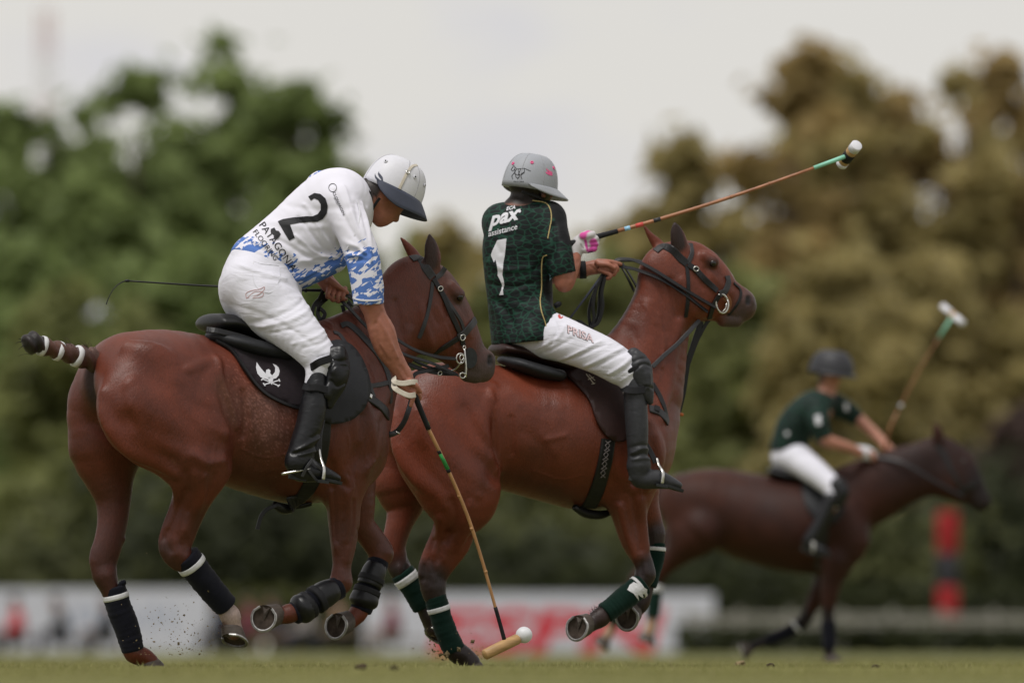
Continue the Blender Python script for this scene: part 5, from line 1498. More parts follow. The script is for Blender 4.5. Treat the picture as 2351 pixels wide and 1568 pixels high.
rod('tape', [H1(1027.5, 1076, -.419), H1(1031, 1084, -.4185)], .0093, M['black'], ml1, n=10)
for x, y, la in ((1054, 1138, -.413), (1083, 1213, -.407), (1115, 1312, -.399)):
    rod('cane_node', [H1(x - 1, y - 3, la), H1(x, y, la), H1(x + 1, y + 3, la)], [.0076, .0092, .0076], M['cane'], ml1, n=10)
rod('binding', [H1(1137, 1393, -.395), H1(1146, 1424, -.393), H1(1152, 1446, -.391), H1(1158, 1468, -.39)], [.0088, .0090, .0092, .0096], M['black'], ml1, n=10, sub=4)
rod('head', [H1(1112, 1503, -.39), H1(1114, 1502, -.39), H1(1150, 1484, -.39), H1(1187, 1467, -.39), H1(1190, 1465, -.39)], [.021, .0245, .0255, .0245, .021], M['mallet_wood'], ml1, n=20)
c = H1(1135, 1481, -.415)
sl = thing('hand_sling', H1, 'cream cotton mallet sling looped round the striking hand', 'sling')
strap('loop', [H1(904, 866, -.44), H1(906, 876, -.475), H1(925, 880, -.482), H1(945, 877, -.482), H1(958, 878, -.465), H1(957, 886, -.42)], .024, .003, M['sling'], sl, normals=[(-.8, -.6, .1), (-.4, -1, .2), (0, -1, .2), (.1, -1, .2), (.7, -.8, .1), (1, 0, 0)])
strap('loop', [H1(904, 876, -.44), H1(906, 890, -.478), H1(922, 901, -.488), H1(940, 908, -.488), H1(954, 906, -.472)], .024, .003, M['sling'], sl, normals=[(-.8, -.6, .1), (-.4, -1, .2), (0, -1, .2), (.1, -1, .2), (.5, -.9, .1)])
bm = bmesh.new(); bmesh.ops.create_uvsphere(bm, u_segments=32, v_segments=20, radius=19.2 * S)
for v in bm.verts: v.co = v.co * (1 + .012 * noise.noise(v.co * 60))
me = bpy.data.meshes.new('polo_ball'); bm.to_mesh(me); bm.free()
for p in me.polygons: p.use_smooth = True
ball = add('polo_ball', me, None, None, M['ball']); ball.location = H1.M @ H1(1203, 1457, -.385)
tag(ball, 'white polo ball just struck by the wooden mallet head', 'ball')
wh1 = thing('riding_whip', H1, 'thin dark riding whip held level behind the rider in white', 'whip')
rod('stick', [H1(800, 671, .04), H1(745, 667, .07), H1(690, 666, .12), H1(600, 662, .22), H1(450, 655, .36), H1(292, 645, .48)], [.0075, .0075, .006, .005, .0042, .0036], M['tack'], wh1, n=8, sub=5)
rod('collar', [H1(705, 667, .105), H1(699, 667, .11)], .0095, M['tack'], wh1, n=8)
rod('lash', [H1(294, 645, .48), H1(280, 648, .48), H1(262, 662, .48), H1(249, 685, .48), H1(244, 699, .48)], [.004, .0028, .0022, .0022, .003], M['tack'], wh1, n=6, sub=5)
rod('knot', [H1(296, 645, .478), H1(288, 645, .48)], .0065, M['tack'], wh1, n=8)

# ------------------------------------------------------------------ second rider, dark green jersey number one
def scale_jersey():
    """black cloth printed with a net of green reptile scales"""
    m, n, l, b_ = new_mat('green_scale_jersey')
    tc = n.new('ShaderNodeTexCoord'); mp = n.new('ShaderNodeMapping'); mp.inputs['Scale'].default_value = (23, 23, 42); mp.inputs['Rotation'].default_value = (0, .12, 0)
    no = n.new('ShaderNodeTexNoise'); no.inputs['Scale'].default_value = 9
    l.new(tc.outputs['Object'], no.inputs['Vector'])
    ad = n.new('ShaderNodeVectorMath'); ad.operation = 'MULTIPLY_ADD'; ad.inputs[1].default_value = (.02, .02, .02)
    l.new(no.outputs['Color'], ad.inputs[0]); l.new(tc.outputs['Object'], ad.inputs[2]); l.new(ad.outputs[0], mp.inputs[0])
    vo = n.new('ShaderNodeTexVoronoi'); vo.feature = 'DISTANCE_TO_EDGE'; vo.inputs['Scale'].default_value = 1.0; vo.inputs['Randomness'].default_value = .75
    l.new(mp.outputs[0], vo.inputs['Vector'])
    n3 = n.new('ShaderNodeTexNoise'); n3.inputs['Scale'].default_value = 5.0; l.new(tc.outputs['Object'], n3.inputs['Vector'])
    cr = n.new('ShaderNodeValToRGB'); e = cr.color_ramp.elements
    e[0].position = .02; e[0].color = (.012, .052, .034, 1); e[1].position = .115; e[1].color = (.007, .011, .011, 1)
    l.new(vo.outputs['Distance'], cr.inputs[0])
    at_ = n.new('ShaderNodeAttribute'); at_.attribute_name = 'col'
    mx = n.new('ShaderNodeMix'); mx.data_type = 'RGBA'; mx.inputs[6].default_value = (.008, .009, .010, 1)
    l.new(at_.outputs['Fac'], mx.inputs[0]); l.new(cr.outputs[0], mx.inputs[7]); l.new(mx.outputs[2], b_.inputs['Base Color'])
    b_.inputs['Roughness'].default_value = .65; b_.inputs['Specular IOR Level'].default_value = .2
    mp2 = n.new('ShaderNodeMapping'); mp2.inputs['Rotation'].default_value = (.2, .3, 0); mp2.inputs['Scale'].default_value = (1, 1, 1.8); l.new(tc.outputs['Object'], mp2.inputs[0])
    n2 = n.new('ShaderNodeTexNoise'); n2.inputs['Scale'].default_value = 8; n2.inputs['Detail'].default_value = 3; n2.inputs['Distortion'].default_value = 1.0
    l.new(mp2.outputs[0], n2.inputs['Vector'])
    bp = n.new('ShaderNodeBump'); bp.inputs['Distance'].default_value = .012; bp.inputs['Strength'].default_value = .9
    l.new(n2.outputs['Fac'], bp.inputs['Height']); l.new(bp.outputs[0], b_.inputs['Normal'])
    return m
M['scales'] = scale_jersey()

b = Body(H2, .02)
b.tube([(1195, 770, 0, 55, .12), (1195, 700, 0, 60, .10), (1192, 600, 0, 68, .10), (1198, 520, 0, 66, .10), (1210, 480, 0, 40, .07)], .04)
b.tube([(1230, 770, -.10, 36), (1330, 796, -.25, 30), (1440, 842, -.37, 22), (1455, 900, -.38, 18), (1462, 1000, -.38, 20), (1465, 1070, -.38, 18)], .03)
b.tube([(1205, 780, .10, 42), (1310, 800, .26, 38), (1420, 845, .37, 26), (1440, 900, .38, 22), (1450, 1000, .38, 20), (1455, 1070, .38, 18)], .03)
b.tube([(1205, 475, 0, 34, .06), (1214, 448, 0, 29, .055), (1218, 430, 0, 34, .06)], .03)
b.tube([(1212, 410, 0, 48, .085), (1225, 412, 0, 48, .085)], .03)
b.tube([(1238, 440, .02, 24, .06), (1250, 456, .03, 14, .04)], .02)
b.tube([(1262, 440, .05, 7, .014), (1264, 449, .05, 6, .014)], .01)
b.tube([(1247, 440, -.075, 7, .010), (1248, 449, -.078, 6, .009)], .008)
# right arm
b.tube([(1262, 500, -.06, 30), (1278, 560, -.13, 27), (1290, 620, -.17, 24), (1296, 648, -.17, 21)], .04)
b.chain([(1276, 652, 1314, 648, -.17), (1288, 632, 1327, 622, -.165, .036), (1300, 600, 1334, 598, -.15, .033), (1306, 580, 1332, 580, -.14, .026)], .02)
b.tube([(1320, 578, -.14, 15, .024), (1330, 562, -.14, 16, .026), (1345, 552, -.14, 14, .024)], .015)
# left arm and hand
b.tube([(1150, 510, .06, 32), (1180, 590, .16, 28), (1235, 632, .20, 24), (1300, 624, .10, 20), (1335, 620, .06, 17)], .03)
b.tube([(1335, 620, .06, 16, .028), (1362, 614, .04, 17, .028), (1384, 612, .03, 16, .026)], .015)
b.tube([(1372, 602, .0, 8), (1394, 601, -.015, 6.2), (1410, 603, -.012, 5.4), (1425, 607, -.005, 4.6)], .005)
b.tube([(1376, 606, -.01, 7), (1396, 608, -.03, 5.6), (1409, 616, -.03, 4.8)], .004)
for q in ([(1388, 604), (1414, 612), (1416, 622), (1400, 624)], [(1384, 612), (1410, 621), (1409, 631), (1394, 631)], [(1378, 620), (1400, 630), (1398, 639), (1384, 637)]):
    b.tube([(q[0][0], q[0][1], .0, 6.5), (q[1][0], q[1][1], -.018, 5.4), (q[2][0], q[2][1], -.012, 5.0), (q[3][0], q[3][1], .015, 4.6)], .003)
def c_r2(V):
    return tint(H2, V, SKINC, [([(1170, 425, 0), (1225, 425, 0), (1200, 445, 0)], 50, HAIR, .15), ([(1245, 425, 0)], 18, HAIR, .4)])
rider2, RV2, RF2 = skinned(b, .0045, 'person', None, M['skin'], H2, [([(1300, 650), (1318, 610)], 4, .003), ([(1310, 640), (1322, 600)], 3, -.003), ([(1380, 606), (1392, 618)], 2.5, -.003), ([(1350, 608), (1380, 604)], 3, .002)], -.15, colfn=c_r2)
tag(rider2, 'upright rider in dark green jersey with number one on the back', 'person')

b = Body(H2, .04)
b.chain([(1132, 778, 1242, 800, 0, .16), (1124, 742, 1268, 742, 0, .155), (1119, 690, 1270, 692, 0, .145), (1111, 622, 1268, 632, 0, .14), (1106, 575, 1272, 575, 0, .14), (1110, 550, 1272, 546, 0, .135)], .03)
b.tube([(1148, 508, .03, 34, .09), (1205, 500, 0, 37, .10), (1255, 500, -.04, 36, .08)], .04)
b.tube([(1236, 730, -.12, 42, .11), (1218, 775, -.13, 48, .12)], .04)
b.tube([(1262, 505, -.06, 36, .075), (1276, 555, -.13, 34, .07), (1287, 600, -.165, 31, .062), (1293, 628, -.17, 30, .06)], .05)
b.tube([(1150, 510, .06, 40, .08), (1165, 560, .13, 35, .07), (1185, 590, .17, 31, .06)], .04)
b.tube([(1208, 474, 0, 36, .07), (1213, 462, 0, 33, .065)], .02)
b.tube([(1304, 672, -.18, 50, .10)], .004, 3, -1)
b.tube([(1216, 444, 0, 30, .054), (1218, 430, 0, 31, .055)], .004, 3, -1)
def c_j2(V):
    m = np.ones(len(V))
    side = np.array([tuple(H2(x, y, -.05)) for x, y in ((1268, 600), (1262, 660), (1262, 720), (1268, 780))])
    m = np.where(V[:, 1] > -.115, np.minimum(m, np.clip((poly_dist(V[:, [0, 2]], side[:, [0, 2]]) / H2.k - 26) / 3, 0, 1)), m)
    col_ = np.array([tuple(H2(x, y, 0)) for x, y in ((1185, 452), (1235, 452))])
    m = np.minimum(m, np.clip((poly_dist(V, col_) / H2.k - 30) / 3, 0, 1))
    sh_ = np.array([tuple(H2(x, y, -.1)) for x, y in ((1282, 480), (1292, 520), (1290, 540))])
    m = np.minimum(m, np.clip((poly_dist(V[:, [0, 2]], sh_[:, [0, 2]]) / H2.k - 22) / 3, 0, 1))
    lw = np.array([tuple(H2(x, y, -.05)) for x, y in ((1175, 745), (1215, 765))])
    return np.stack([m, m, m], 1)
jersey2, JV2, JF2 = skinned(b, .0055, 'jersey', rider2, M['scales'], H2, [
    ([(1130, 600), (1160, 620), (1210, 615)], 6, .006), ([(1120, 640), (1160, 660), (1220, 650)], 6, -.006), ([(1125, 690), (1150, 720), (1155, 770)], 8, .010), ([(1145, 690), (1168, 730), (1172, 780)], 7, -.010),
    ([(1180, 700), (1220, 720), (1250, 760)], 8, .006), ([(1240, 640), (1255, 700), (1250, 770)], 6, -.006), ([(1262, 560), (1245, 600), (1220, 620)], 6, -.006), ([(1275, 560), (1285, 600)], 5, .006),
    ([(1262, 520), (1258, 560), (1252, 600)], 6, -.009), ([(1130, 540), (1150, 580)], 6, -.004), ([(1200, 660), (1230, 690)], 6, .005), ([(1128, 745), (1140, 770)], 5, -.008)],
    -.1, cuts=[(H2(1200, 786, -.15), (.10, 0, -1))], smooth=2, colfn=c_j2)
JB2 = bvh_of(JV2, JF2)
M['gold'] = plain('gold_piping', (.40, .31, .13), .6, .3)
for q in ([(1222, 461), (1250, 466), (1262, 478), (1266, 500), (1262, 525), (1258, 548)], [(1256, 586), (1246, 592), (1243, 620), (1243, 660), (1240, 690), (1243, 715), (1252, 742), (1255, 764)]):
    P, N = on_surface(H2, JB2, q, .0018); strap('piping', P, .005, .003, M['gold'], jersey2, normals=N)
def z5(x, y): return (1030.2 + x * .31857, 312.2 + y * .31857)
one = [z5(*p) for p in ((352, 752), (417, 740), (412, 800), (404, 870), (394, 920), (392, 960), (388, 1000), (398, 1040), (402, 1075), (392, 1110), (396, 1145), (366, 1146), (382, 1105), (386, 1070), (372, 1040), (354, 1005), (356, 975), (348, 930), (338, 890), (328, 914), (306, 860), (316, 828))]
print_on('number_print', H2, JB2, bm_poly([one]), ident, .0025, M['white_print'], jersey2, 7)
bm = lettering('pax', 1.0, .035, .25)
print_on('lettering', H2, JB2, bm, affine(z5(296, 652), (.968 * 45, -.25 * 45), (.05 * 45, -1.0 * 45)), .0024, M['white_print'], jersey2, 8)
bm = lettering('assistance', 1.0, .012, 0)
print_on('lettering', H2, JB2, bm, affine(z5(287, 727), (.965 * 17.2, -.255 * 17.2), (.06 * 19, -1.0 * 19)), .0024, M['white_print'], jersey2, 8)
print_on('head_mark', H2, JB2, bm_poly([[(z5(510, 545)[0] + 3.4 * math.cos(a), z5(510, 545)[1] + 3.4 * math.sin(a)) for a in np.linspace(0, 6.28, 13)[:-1]]]), ident, .0024, M['white_print'], jersey2)
bm = lettering('ECA', 1.0, .03, .2)
print_on('collar_mark', H2, JB2, bm, affine(z5(414, 540), (11, -2.2), (1, -11)), .0024, M['white_print'], jersey2, 8)
M['sky_blue'] = plain('pale_blue_patch', (.30, .55, .75), .6, .3)
print_on('flag_patch', H2, JB2, bm_poly([[z5(*p) for p in ((722, 988), (735, 1005), (765, 1030), (775, 1045), (775, 1070), (745, 1060), (725, 1045))]]), ident, .0022, M['sky_blue'], jersey2)
rod('belt_clip', [H2(1274, 703, -.14), H2(1283, 698, -.15), H2(1288, 697, -.15)], [.012, .014, .008], M['black'], jersey2, n=8)

b = Body(H2, .03)
b.tube([(1192, 772, 0, 52, .13), (1210, 768, -.02, 50, .13)], .03)
b.chain([(1282, 722, 1212, 812, -.13, .09), (1314, 734, 1258, 822, -.20, .092), (1352, 752, 1310, 838, -.26, .085), (1398, 774, 1362, 858, -.32, .075), (1440, 802, 1405, 880, -.36, .066)], .04)
b.tube([(1440, 845, -.37, 34), (1447, 872, -.375, 27), (1455, 900, -.38, 24)], .02)
b.tube([(1215, 775, .12, 55, .10), (1310, 800, .24, 45), (1420, 842, .36, 34), (1440, 890, .37, 25)], .04)
breeches2, BrV, BrF = skinned(b, .006, 'breeches', rider2, M['breeches'], H2, [
    ([(1240, 800), (1275, 775), (1290, 750)], 4, .005), ([(1285, 828), (1330, 800), (1360, 785)], 3.5, .005), ([(1292, 832), (1338, 806), (1370, 792)], 3.5, -.005), ([(1330, 842), (1375, 815), (1410, 800)], 4, .005), ([(1338, 848), (1385, 822), (1420, 806)], 4, -.005),
    ([(1375, 860), (1405, 838), (1432, 812)], 3.5, .006), ([(1385, 866), (1412, 845), (1438, 820)], 3.5, -.006), ([(1250, 812), (1300, 780)], 4, -.004), ([(1272, 724), (1275, 760), (1262, 790)], 4, -.005), ([(1400, 876), (1420, 860), (1440, 836)], 3, .005)], -.25)
BB2 = bvh_of(BrV, BrF)
M['outline_print'] = plain('rose_print', (.62, .48, .50), .6, .3)
bm = lettering('PRISA', 1.0, .05, 0)
print_on('lettering', H2, BB2, bm, affine((1302, 764), (.925 * 26, .36 * 26), (-.05 * 26, -.95 * 26)), .0014, M['black_print'], breeches2, 8)
bm = lettering('PRISA', 1.0, .015, 0)
print_on('lettering', H2, BB2, bm, affine((1302.5, 764), (.925 * 26, .36 * 26), (-.05 * 26, -.95 * 26)), .0022, M['outline_print'], breeches2, 8)
M['red_patch'] = plain('red_patch', (.55, .08, .07), .6, .3)
print_on('round_patch', H2, BB2, bm_poly([[(1287 + 6 * math.cos(a), 726 + 6 * math.sin(a)) for a in np.linspace(0, 6.28, 15)[:-1]]]), ident, .0014, M['red_patch'], breeches2)
boot2, _, _ = riding_boot(rider2, H2, [(1430, 878, 1484, 878, -.385, .052), (1433, 930, 1486, 930, -.39, .058), (1437, 985, 1488, 985, -.395, .058), (1441, 1035, 1487, 1035, -.395, .052), (1442, 1062, 1492, 1060, -.395, .048)],
    [(1466, 1075, -.395, 25, .045), (1470, 1100, -.395, 21, .042), (1508, 1100, -.40, 22, .042), (1538, 1108, -.40, 15, .038), (1556, 1114, -.40, 10, .03)], M['boot_grey_creased'], .006,
    [([(1445, 1040), (1465, 1030), (1486, 1032)], 3.5, .006), ([(1445, 1048), (1466, 1042), (1486, 1046)], 3, -.007), ([(1446, 1056), (1468, 1052), (1486, 1054)], 3, .005), ([(1440, 1028), (1460, 1022), (1484, 1024)], 3, -.005), ([(1500, 1078), (1520, 1092)], 4, .003)])
riding_boot(rider2, H2, [(1430, 878, 1484, 878, .385, .052), (1437, 985, 1488, 985, .39, .058), (1442, 1062, 1492, 1060, .39, .048)],
    [(1466, 1075, .39, 25, .045), (1470, 1100, .39, 21, .042), (1508, 1100, .39, 22, .042), (1556, 1114, .39, 10, .03)], M['boot_grey_creased'], .01)
b = Body(H2, .012)
b.tube([(1455, 815, -.39, 17, .03), (1470, 840, -.42, 26, .035), (1476, 870, -.42, 24, .034), (1484, 900, -.42, 18, .028), (1492, 922, -.42, 8, .02)], .015)
b.tube([(1486, 860, -.45, 9, .012), (1488, 885, -.45, 8, .012)], .008)
b.tube([(1462, 812, -.42, 8, .012), (1472, 822, -.43, 7, .012)], .008)
guard2, _, _ = skinned(b, .005, 'knee_guard', rider2, M['boot_grey_creased'], H2, [([(1450, 850), (1470, 836), (1490, 840)], 3, -.006), ([(1462, 895), (1478, 888), (1498, 892)], 3, -.006), ([(1448, 832), (1465, 824), (1484, 822)], 3, -.005)], -.42)
strap('strap', [H2(1424, 872, -.37), H2(1436, 862, -.42), H2(1452, 848, -.44), H2(1466, 842, -.45)], .02, .004, M['black'], guard2, normals=[(-.6, -.8, .1), (-.3, -1, .1), (0, -1, .1), (.2, -1, .1)])
strap('strap', [H2(1428, 888, -.37), H2(1440, 894, -.43), H2(1460, 896, -.45), H2(1480, 894, -.45)], .036, .004, M['black'], guard2, normals=[(-.6, -.8, .1), (-.3, -1, .1), (0, -1, .1), (.2, -1, .1)])
# wrist band, glove
M['glove'] = plain('white_glove', (.56, .54, .54), .7, .25, var=.08)
M['magenta'] = plain('magenta_glove_panel', (.60, .08, .32), .65, .3)
ww, wf = sweep([H2(1330, 620, .06), H2(1345, 619, .052)], 20.5 * H2.k, 16, .95); add('wrist_band', mesh_py('wrist_band', ww, wf, True), rider2, None, M['black'])
b = Body(H2, .012)
b.tube([(1316, 588, -.14, 19, .032), (1322, 575, -.14, 18, .03), (1332, 560, -.14, 20, .033), (1348, 553, -.14, 19, .031)], .012)
for i, (x, y) in enumerate(((1352, 541), (1360, 550), (1362, 560), (1358, 571))):
    b.tube([(x - 14, y + 2, -.165, 9.5), (x, y, -.185 + .006 * i, 9), (x + 9 - i, y - 3 + i, -.175, 7.5), (x + 5, y - 1, -.14, 7)], .005)
b.tube([(1344, 548, -.12, 9), (1360, 552, -.115, 8), (1374, 548, -.13, 6)], .006)
b.tube([(1340, 540, -.15, 8), (1350, 535, -.15, 7)], .006)
def c_gl(V):
    return tint(H2, V, (.54, .52, .53), [([(1340, 540, -.18), (1352, 536, -.17)], 10, (.62, .09, .33), .25), ([(1362, 556, -.19), (1366, 566, -.18), (1358, 576, -.18)], 9, (.58, .08, .34), .25), ([(1344, 552, -.18), (1348, 575, -.18)], 3.2, (.50, .06, .28), .3),
                                         ([(1352, 580, -.17), (1360, 578, -.17)], 5, (.05, .03, .12), .3), ([(1334, 560, -.18), (1338, 567, -.18)], 4, (.12, .08, .06), .3), ([(1318, 592, -.15), (1332, 588, -.17)], 3, (.45, .08, .25), .3)])
M['glove'] = M['glove'].copy(); nt = M['glove'].node_tree; a_ = nt.nodes.new('ShaderNodeAttribute'); a_.attribute_name = 'col'; nt.links.new(a_.outputs['Color'], nt.nodes['Principled BSDF'].inputs['Base Color'])
skinned(b, .004, 'glove', rider2, M['glove'], H2, [([(1350, 548), (1362, 546)], 1.8, -.003), ([(1352, 557), (1368, 556)], 1.8, -.003), ([(1350, 567), (1366, 566)], 1.8, -.003)], -.17, colfn=c_gl)
# helmet
hf, hu = Vector((.90, .40, -.14)), Vector((.06, -.05, 1))
helm2, dome2 = helmet(rider2, H2, H2(1216, 430, 0), hf, hu, .138, .118, .166, M['helmet_grey'], M['helmet_grey'], brim=.078, fo=.86, fd=.46, so=.22, sd_=.50, span=130, fade=75)
for t in (-62, -100, -150, 160, 20):
    P, N = on_dome(dome2, [(t, a) for a in (4, 18, 35, 52, 70, 86)], .0004); strap('seam', P, .0025, .0016, M['seam_grey'], helm2, normals=N, sub=4)
def on_helm(px, py):
    o, d = H2.ray(px, py); return HBV2.ray_cast(o, d)
HBV2 = BVHTree.FromPolygons([v.co for v in helm2.data.vertices], [tuple(p.vertices) for p in helm2.data.polygons])
for x, y in ((465, 200), (600, 193), (755, 232)):
    h_ = on_helm(*z5(x, y))
    if h_[0]: eyelet(helm2, h_[0], -h_[1] if h_[1].y > 0 else h_[1], M['pink'], .008)
print_on('flame_mark', H2, HBV2, bm_poly([[z5(*p) for p in ((700, 232), (718, 248), (745, 262), (747, 288), (725, 285), (700, 270), (697, 258), (722, 262), (706, 250))]]), ident, .0012, M['pink'], helm2, 5)
hz = [line(z5(*a), z5(*c), 1.3) for a, c in (((470, 215), (450, 245)), ((470, 215), (490, 240)), ((490, 240), (545, 235)), ((545, 235), (590, 255)), ((490, 240), (470, 270)), ((470, 270), (500, 285)), ((500, 285), (545, 265)), ((545, 265), (545, 235)), ((470, 270), (455, 290)), ((455, 290), (462, 315)),
    ((480, 275), (485, 300)), ((485, 300), (505, 305)), ((545, 265), (520, 285)), ((520, 285), (528, 315)), ((540, 262), (510, 290)), ((510, 290), (495, 315)), ((450, 245), (462, 255)), ((462, 255), (480, 240)), ((500, 240), (510, 285)), ((520, 238), (500, 285)), ((475, 230), (480, 270)))]
print_on('horse_drawing', H2, HBV2, bm_poly(hz), ident, .0012, M['black_print'], helm2, 6)
bm = lettering('POLITO PIERES', 1.0, .01, 0); print_on('lettering', H2, HBV2, bm, affine(z5(468, 335), (3.6, 0), (0, -4.2)), .0012, M['black_print'], helm2, 6)
strap('chin_strap', [H2(1198, 440, -.10), H2(1222, 448, -.085), H2(1240, 455, -.08), H2(1252, 466, -.05)], .012, .003, M['black'], helm2, normals=(0, -1, 0))

# mallet and whip
ml2 = thing('polo_mallet', H2, 'polo mallet with mint tape raised over the head of the second horse', 'mallet')
A, B = Vector((1310, 560)), Vector((1945, 358))
def m2(t, bend=0):
    p = A.lerp(B, t); return H2(p.x, p.y + 10 * math.sin(math.pi * t), -.145 - .25 * t)
rod('grip', [m2(0), m2(.01), m2(.08), m2(.17)], [.02, .015, .0135, .0115], M['black'], ml2, n=12, sub=4)
rod('shaft', [m2(t) for t in np.linspace(.17, .88, 12)], np.linspace(.0092, .0072, 12), M['cane_red'], ml2, n=10)
rod('tape', [m2(.88), m2(.94), m2(1.0)], [.0095, .0098, .0105], M['mint'], ml2, n=10)
rod('tape', [m2(.195), m2(.215)], .0102, M['sky_blue'], ml2, n=10)
rod('tape', [m2(.235), m2(.262)], .0102, M['red_print'] if 'red_print' in M else M['red_patch'], ml2, n=10)
rod('tape', [m2(.30), m2(.325)], .0096, M['tack_grey'], ml2, n=10)
for t in (.45, .58, .72):
    rod('cane_node', [m2(t - .004), m2(t), m2(t + .004)], [.0080, .0094, .0080], M['cane_red'], ml2, n=10)
hd0, hd1 = H2(1967, 334, -.46), H2(1932, 378, -.32)
hdv = hd1 - hd0
rod('head', [hd0 + hdv * t for t in (0, .02, .5, .98, 1)], [.023, .0265, .0265, .0265, .023], M['mallet_wood'], ml2, n=20)
rod('head_tape', [hd0 - hdv * .012, hd0 + hdv * .0, hd0 + hdv * .22], [.024, .0275, .0275], M['white_print'], ml2, n=20)
rod('head_tape', [hd0 + hdv * .38, hd0 + hdv * .72], .0275, M['black'], ml2, n=20)
rod('head_tape', [hd0 + hdv * .86, hd0 + hdv * 1.0, hd0 + hdv * 1.012], [.0275, .0275, .024], M['white_print'], ml2, n=20)
wh2 = thing('riding_whip', H2, 'blue black riding whip slanting down from the left hand of the rider in green', 'whip')
rod('stick', [H2(1400, 600, .03), H2(1384, 630, .03), H2(1356, 668, .03), H2(1330, 702, .03), H2(1300, 742, .04)], [.008, .008, .006, .005, .0045], M['navy'], wh2, n=8, sub=3)

# ------------------------------------------------------------------ tack of the second horse
sad2 = thing('saddle', H2, 'dark brown saddle under the rider in green', 'saddle')
b = Body(H2, .02)
b.tube([(1146, 802, 0, 16, .14), (1180, 808, 0, 18, .165), (1220, 822, 0, 17, .165), (1270, 838, 0, 16, .16), (1330, 848, 0, 16, .13), (1380, 838, 0, 16, .09), (1405, 815, 0, 13, .06)], .02, 4)
skinned(b, .007, 'seat', sad2, M['brown_tack'], H2)
b = Body(H2, .02)
for sd in (-1, 1):
    b.tube([(1152, 826, sd * .08, 9, .05), (1190, 836, sd * .14, 14, .07), (1240, 852, sd * .17, 16, .07), (1285, 862, sd * .18, 14, .06)], .02, 4)
skinned(b, .008, 'panel', sad2, M['flap'], H2)
fl2 = drape('flap', H2, BV2, [(1285, 846), (1340, 842), (1400, 850), (1440, 862), (1452, 920), (1450, 985), (1432, 1012), (1406, 1012), (1384, 996), (1366, 966), (1350, 922), (1322, 888), (1298, 866)], .012, .010, M['brown_tack'], sad2, step=13)
FB2 = BVHTree.FromPolygons([v.co for v in fl2.data.vertices], [tuple(p.vertices) for p in fl2.data.polygons])
print_on('initial_mark', H2, FB2, bm_poly([line((1346, 859), (1364, 882), 2.2), line((1352, 860), (1366, 874), 1.8), line((1350, 872), (1363, 866), 1.8), line((1358, 882), (1366, 880), 1.6)]), ident, .0015, M['sling'], fl2)
belt('girth', H2, BV2, [(1396, 1008), (1390, 1050), (1380, 1092), (1368, 1130), (1352, 1162)], .070, M['tack'], sad2, .006, .010)
M['girth_pattern'] = plain('girth_stitching', (.16, .14, .14), .8, .2)
for i in range(4):
    x, y = 1392 - i * 3.2, 1012 + i * 20
    P, N = on_surface(H2, BV2, [(x - 5, y), (x + 4, y + 10), (x - 6, y + 20)], .018); strap('girth_stitching', P, .004, .002, M['girth_pattern'], sad2, normals=N, sub=2)
    P, N = on_surface(H2, BV2, [(x + 6, y), (x - 6, y + 10), (x + 4, y + 20)], .018); strap('girth_stitching', P, .004, .002, M['girth_pattern'], sad2, normals=N, sub=2)
rod('girth_buckle', [H2(1318, 1164, -.10), H2(1345, 1178, -.07), H2(1380, 1182, -.06), H2(1410, 1172, -.06)], [.014, .022, .02, .012], M['tack'], sad2, n=8, sub=3)
strap('stirrup_leather', [H2(1470, 1000, -.345), H2(1492, 1035, -.37), H2(1506, 1062, -.39)], .026, .005, M['tack'], sad2, normals=(0, -1, .1))
st = bpy.data.objects.new('stirrup', None); COL.objects.link(st); st.parent = sad2
stirrup(H2, st, (1508, 1052, -.395), (1520, 1112, -.452), (1514, 1108, -.342), M['rubber'])
bp2 = thing('breastplate', H2, 'leather breastplate and tie down on the second horse', 'breastplate')
belt('breast_collar', H2, BV2, [(1490, 938), (1512, 945), (1526, 958), (1533, 970)], .038, M['tack_grey'], bp2, .004, .008)
belt('neck_strap', H2, BV2, [(1497, 880), (1512, 905), (1524, 932), (1532, 962)], .024, M['tack'], bp2)
belt('collar_buckle', H2, BV2, [(1500, 938), (1512, 942)], .03, M['tack'], bp2, .012, .006)
strap('martingale', [H2(1606, 735, -.06), H2(1580, 764, -.10), H2(1553, 792, -.115), H2(1525, 816, -.13), H2(1498, 842, -.15)], .020, .005, M['tack_grey'], bp2, normals=(0, -1, .2))
strap('tie_down_strap', [H2(1610, 738, .0), H2(1594, 786, .0), H2(1579, 835, .0), H2(1569, 898, .0), H2(1558, 945, .0), H2(1550, 975, .0)], .026, .006, M['tack'], bp2, normals=(0, -1, 0))
strap('tie_down_strap', [H2(1632, 728, .0), H2(1616, 752, .0), H2(1598, 788, .0), H2(1582, 832, .0)], .018, .005, M['tack'], bp2, normals=(0, -1, 0))
strap('strap_end', [H2(1558, 940, -.02), H2(1555, 965, -.02), H2(1552, 992, -.02)], .020, .005, M['tack'], bp2, normals=(0, -1, 0))
M['orange_rubber'] = plain('orange_rubber', (.45, .12, .03), .6, .3)
rod('rubber_stop', [H2(1550, 948, -.005), H2(1558, 950, -.015), H2(1567, 952, -.005)], .008, M['orange_rubber'], bp2, n=8, sub=2)
br2 = thing('bridle', H2, 'black leather bridle with large steel ring bit on the second horse', 'bridle')
belt('headpiece', H2, BV2, [(1505, 577), (1522, 566), (1543, 574), (1563, 594), (1577, 606)], .036, M['tack'], br2)
belt('browband', H2, BV2, [(1578, 606), (1588, 582), (1585, 560)], .022, M['tack_grey'], br2)
belt('cheekpiece', H2, BV2, [(1579, 608), (1596, 620), (1620, 644), (1645, 668)], .028, M['tack'], br2, .006)
belt('throatlatch', H2, BV2, [(1577, 612), (1580, 655), (1578, 700), (1574, 728)], .018, M['tack'], br2)
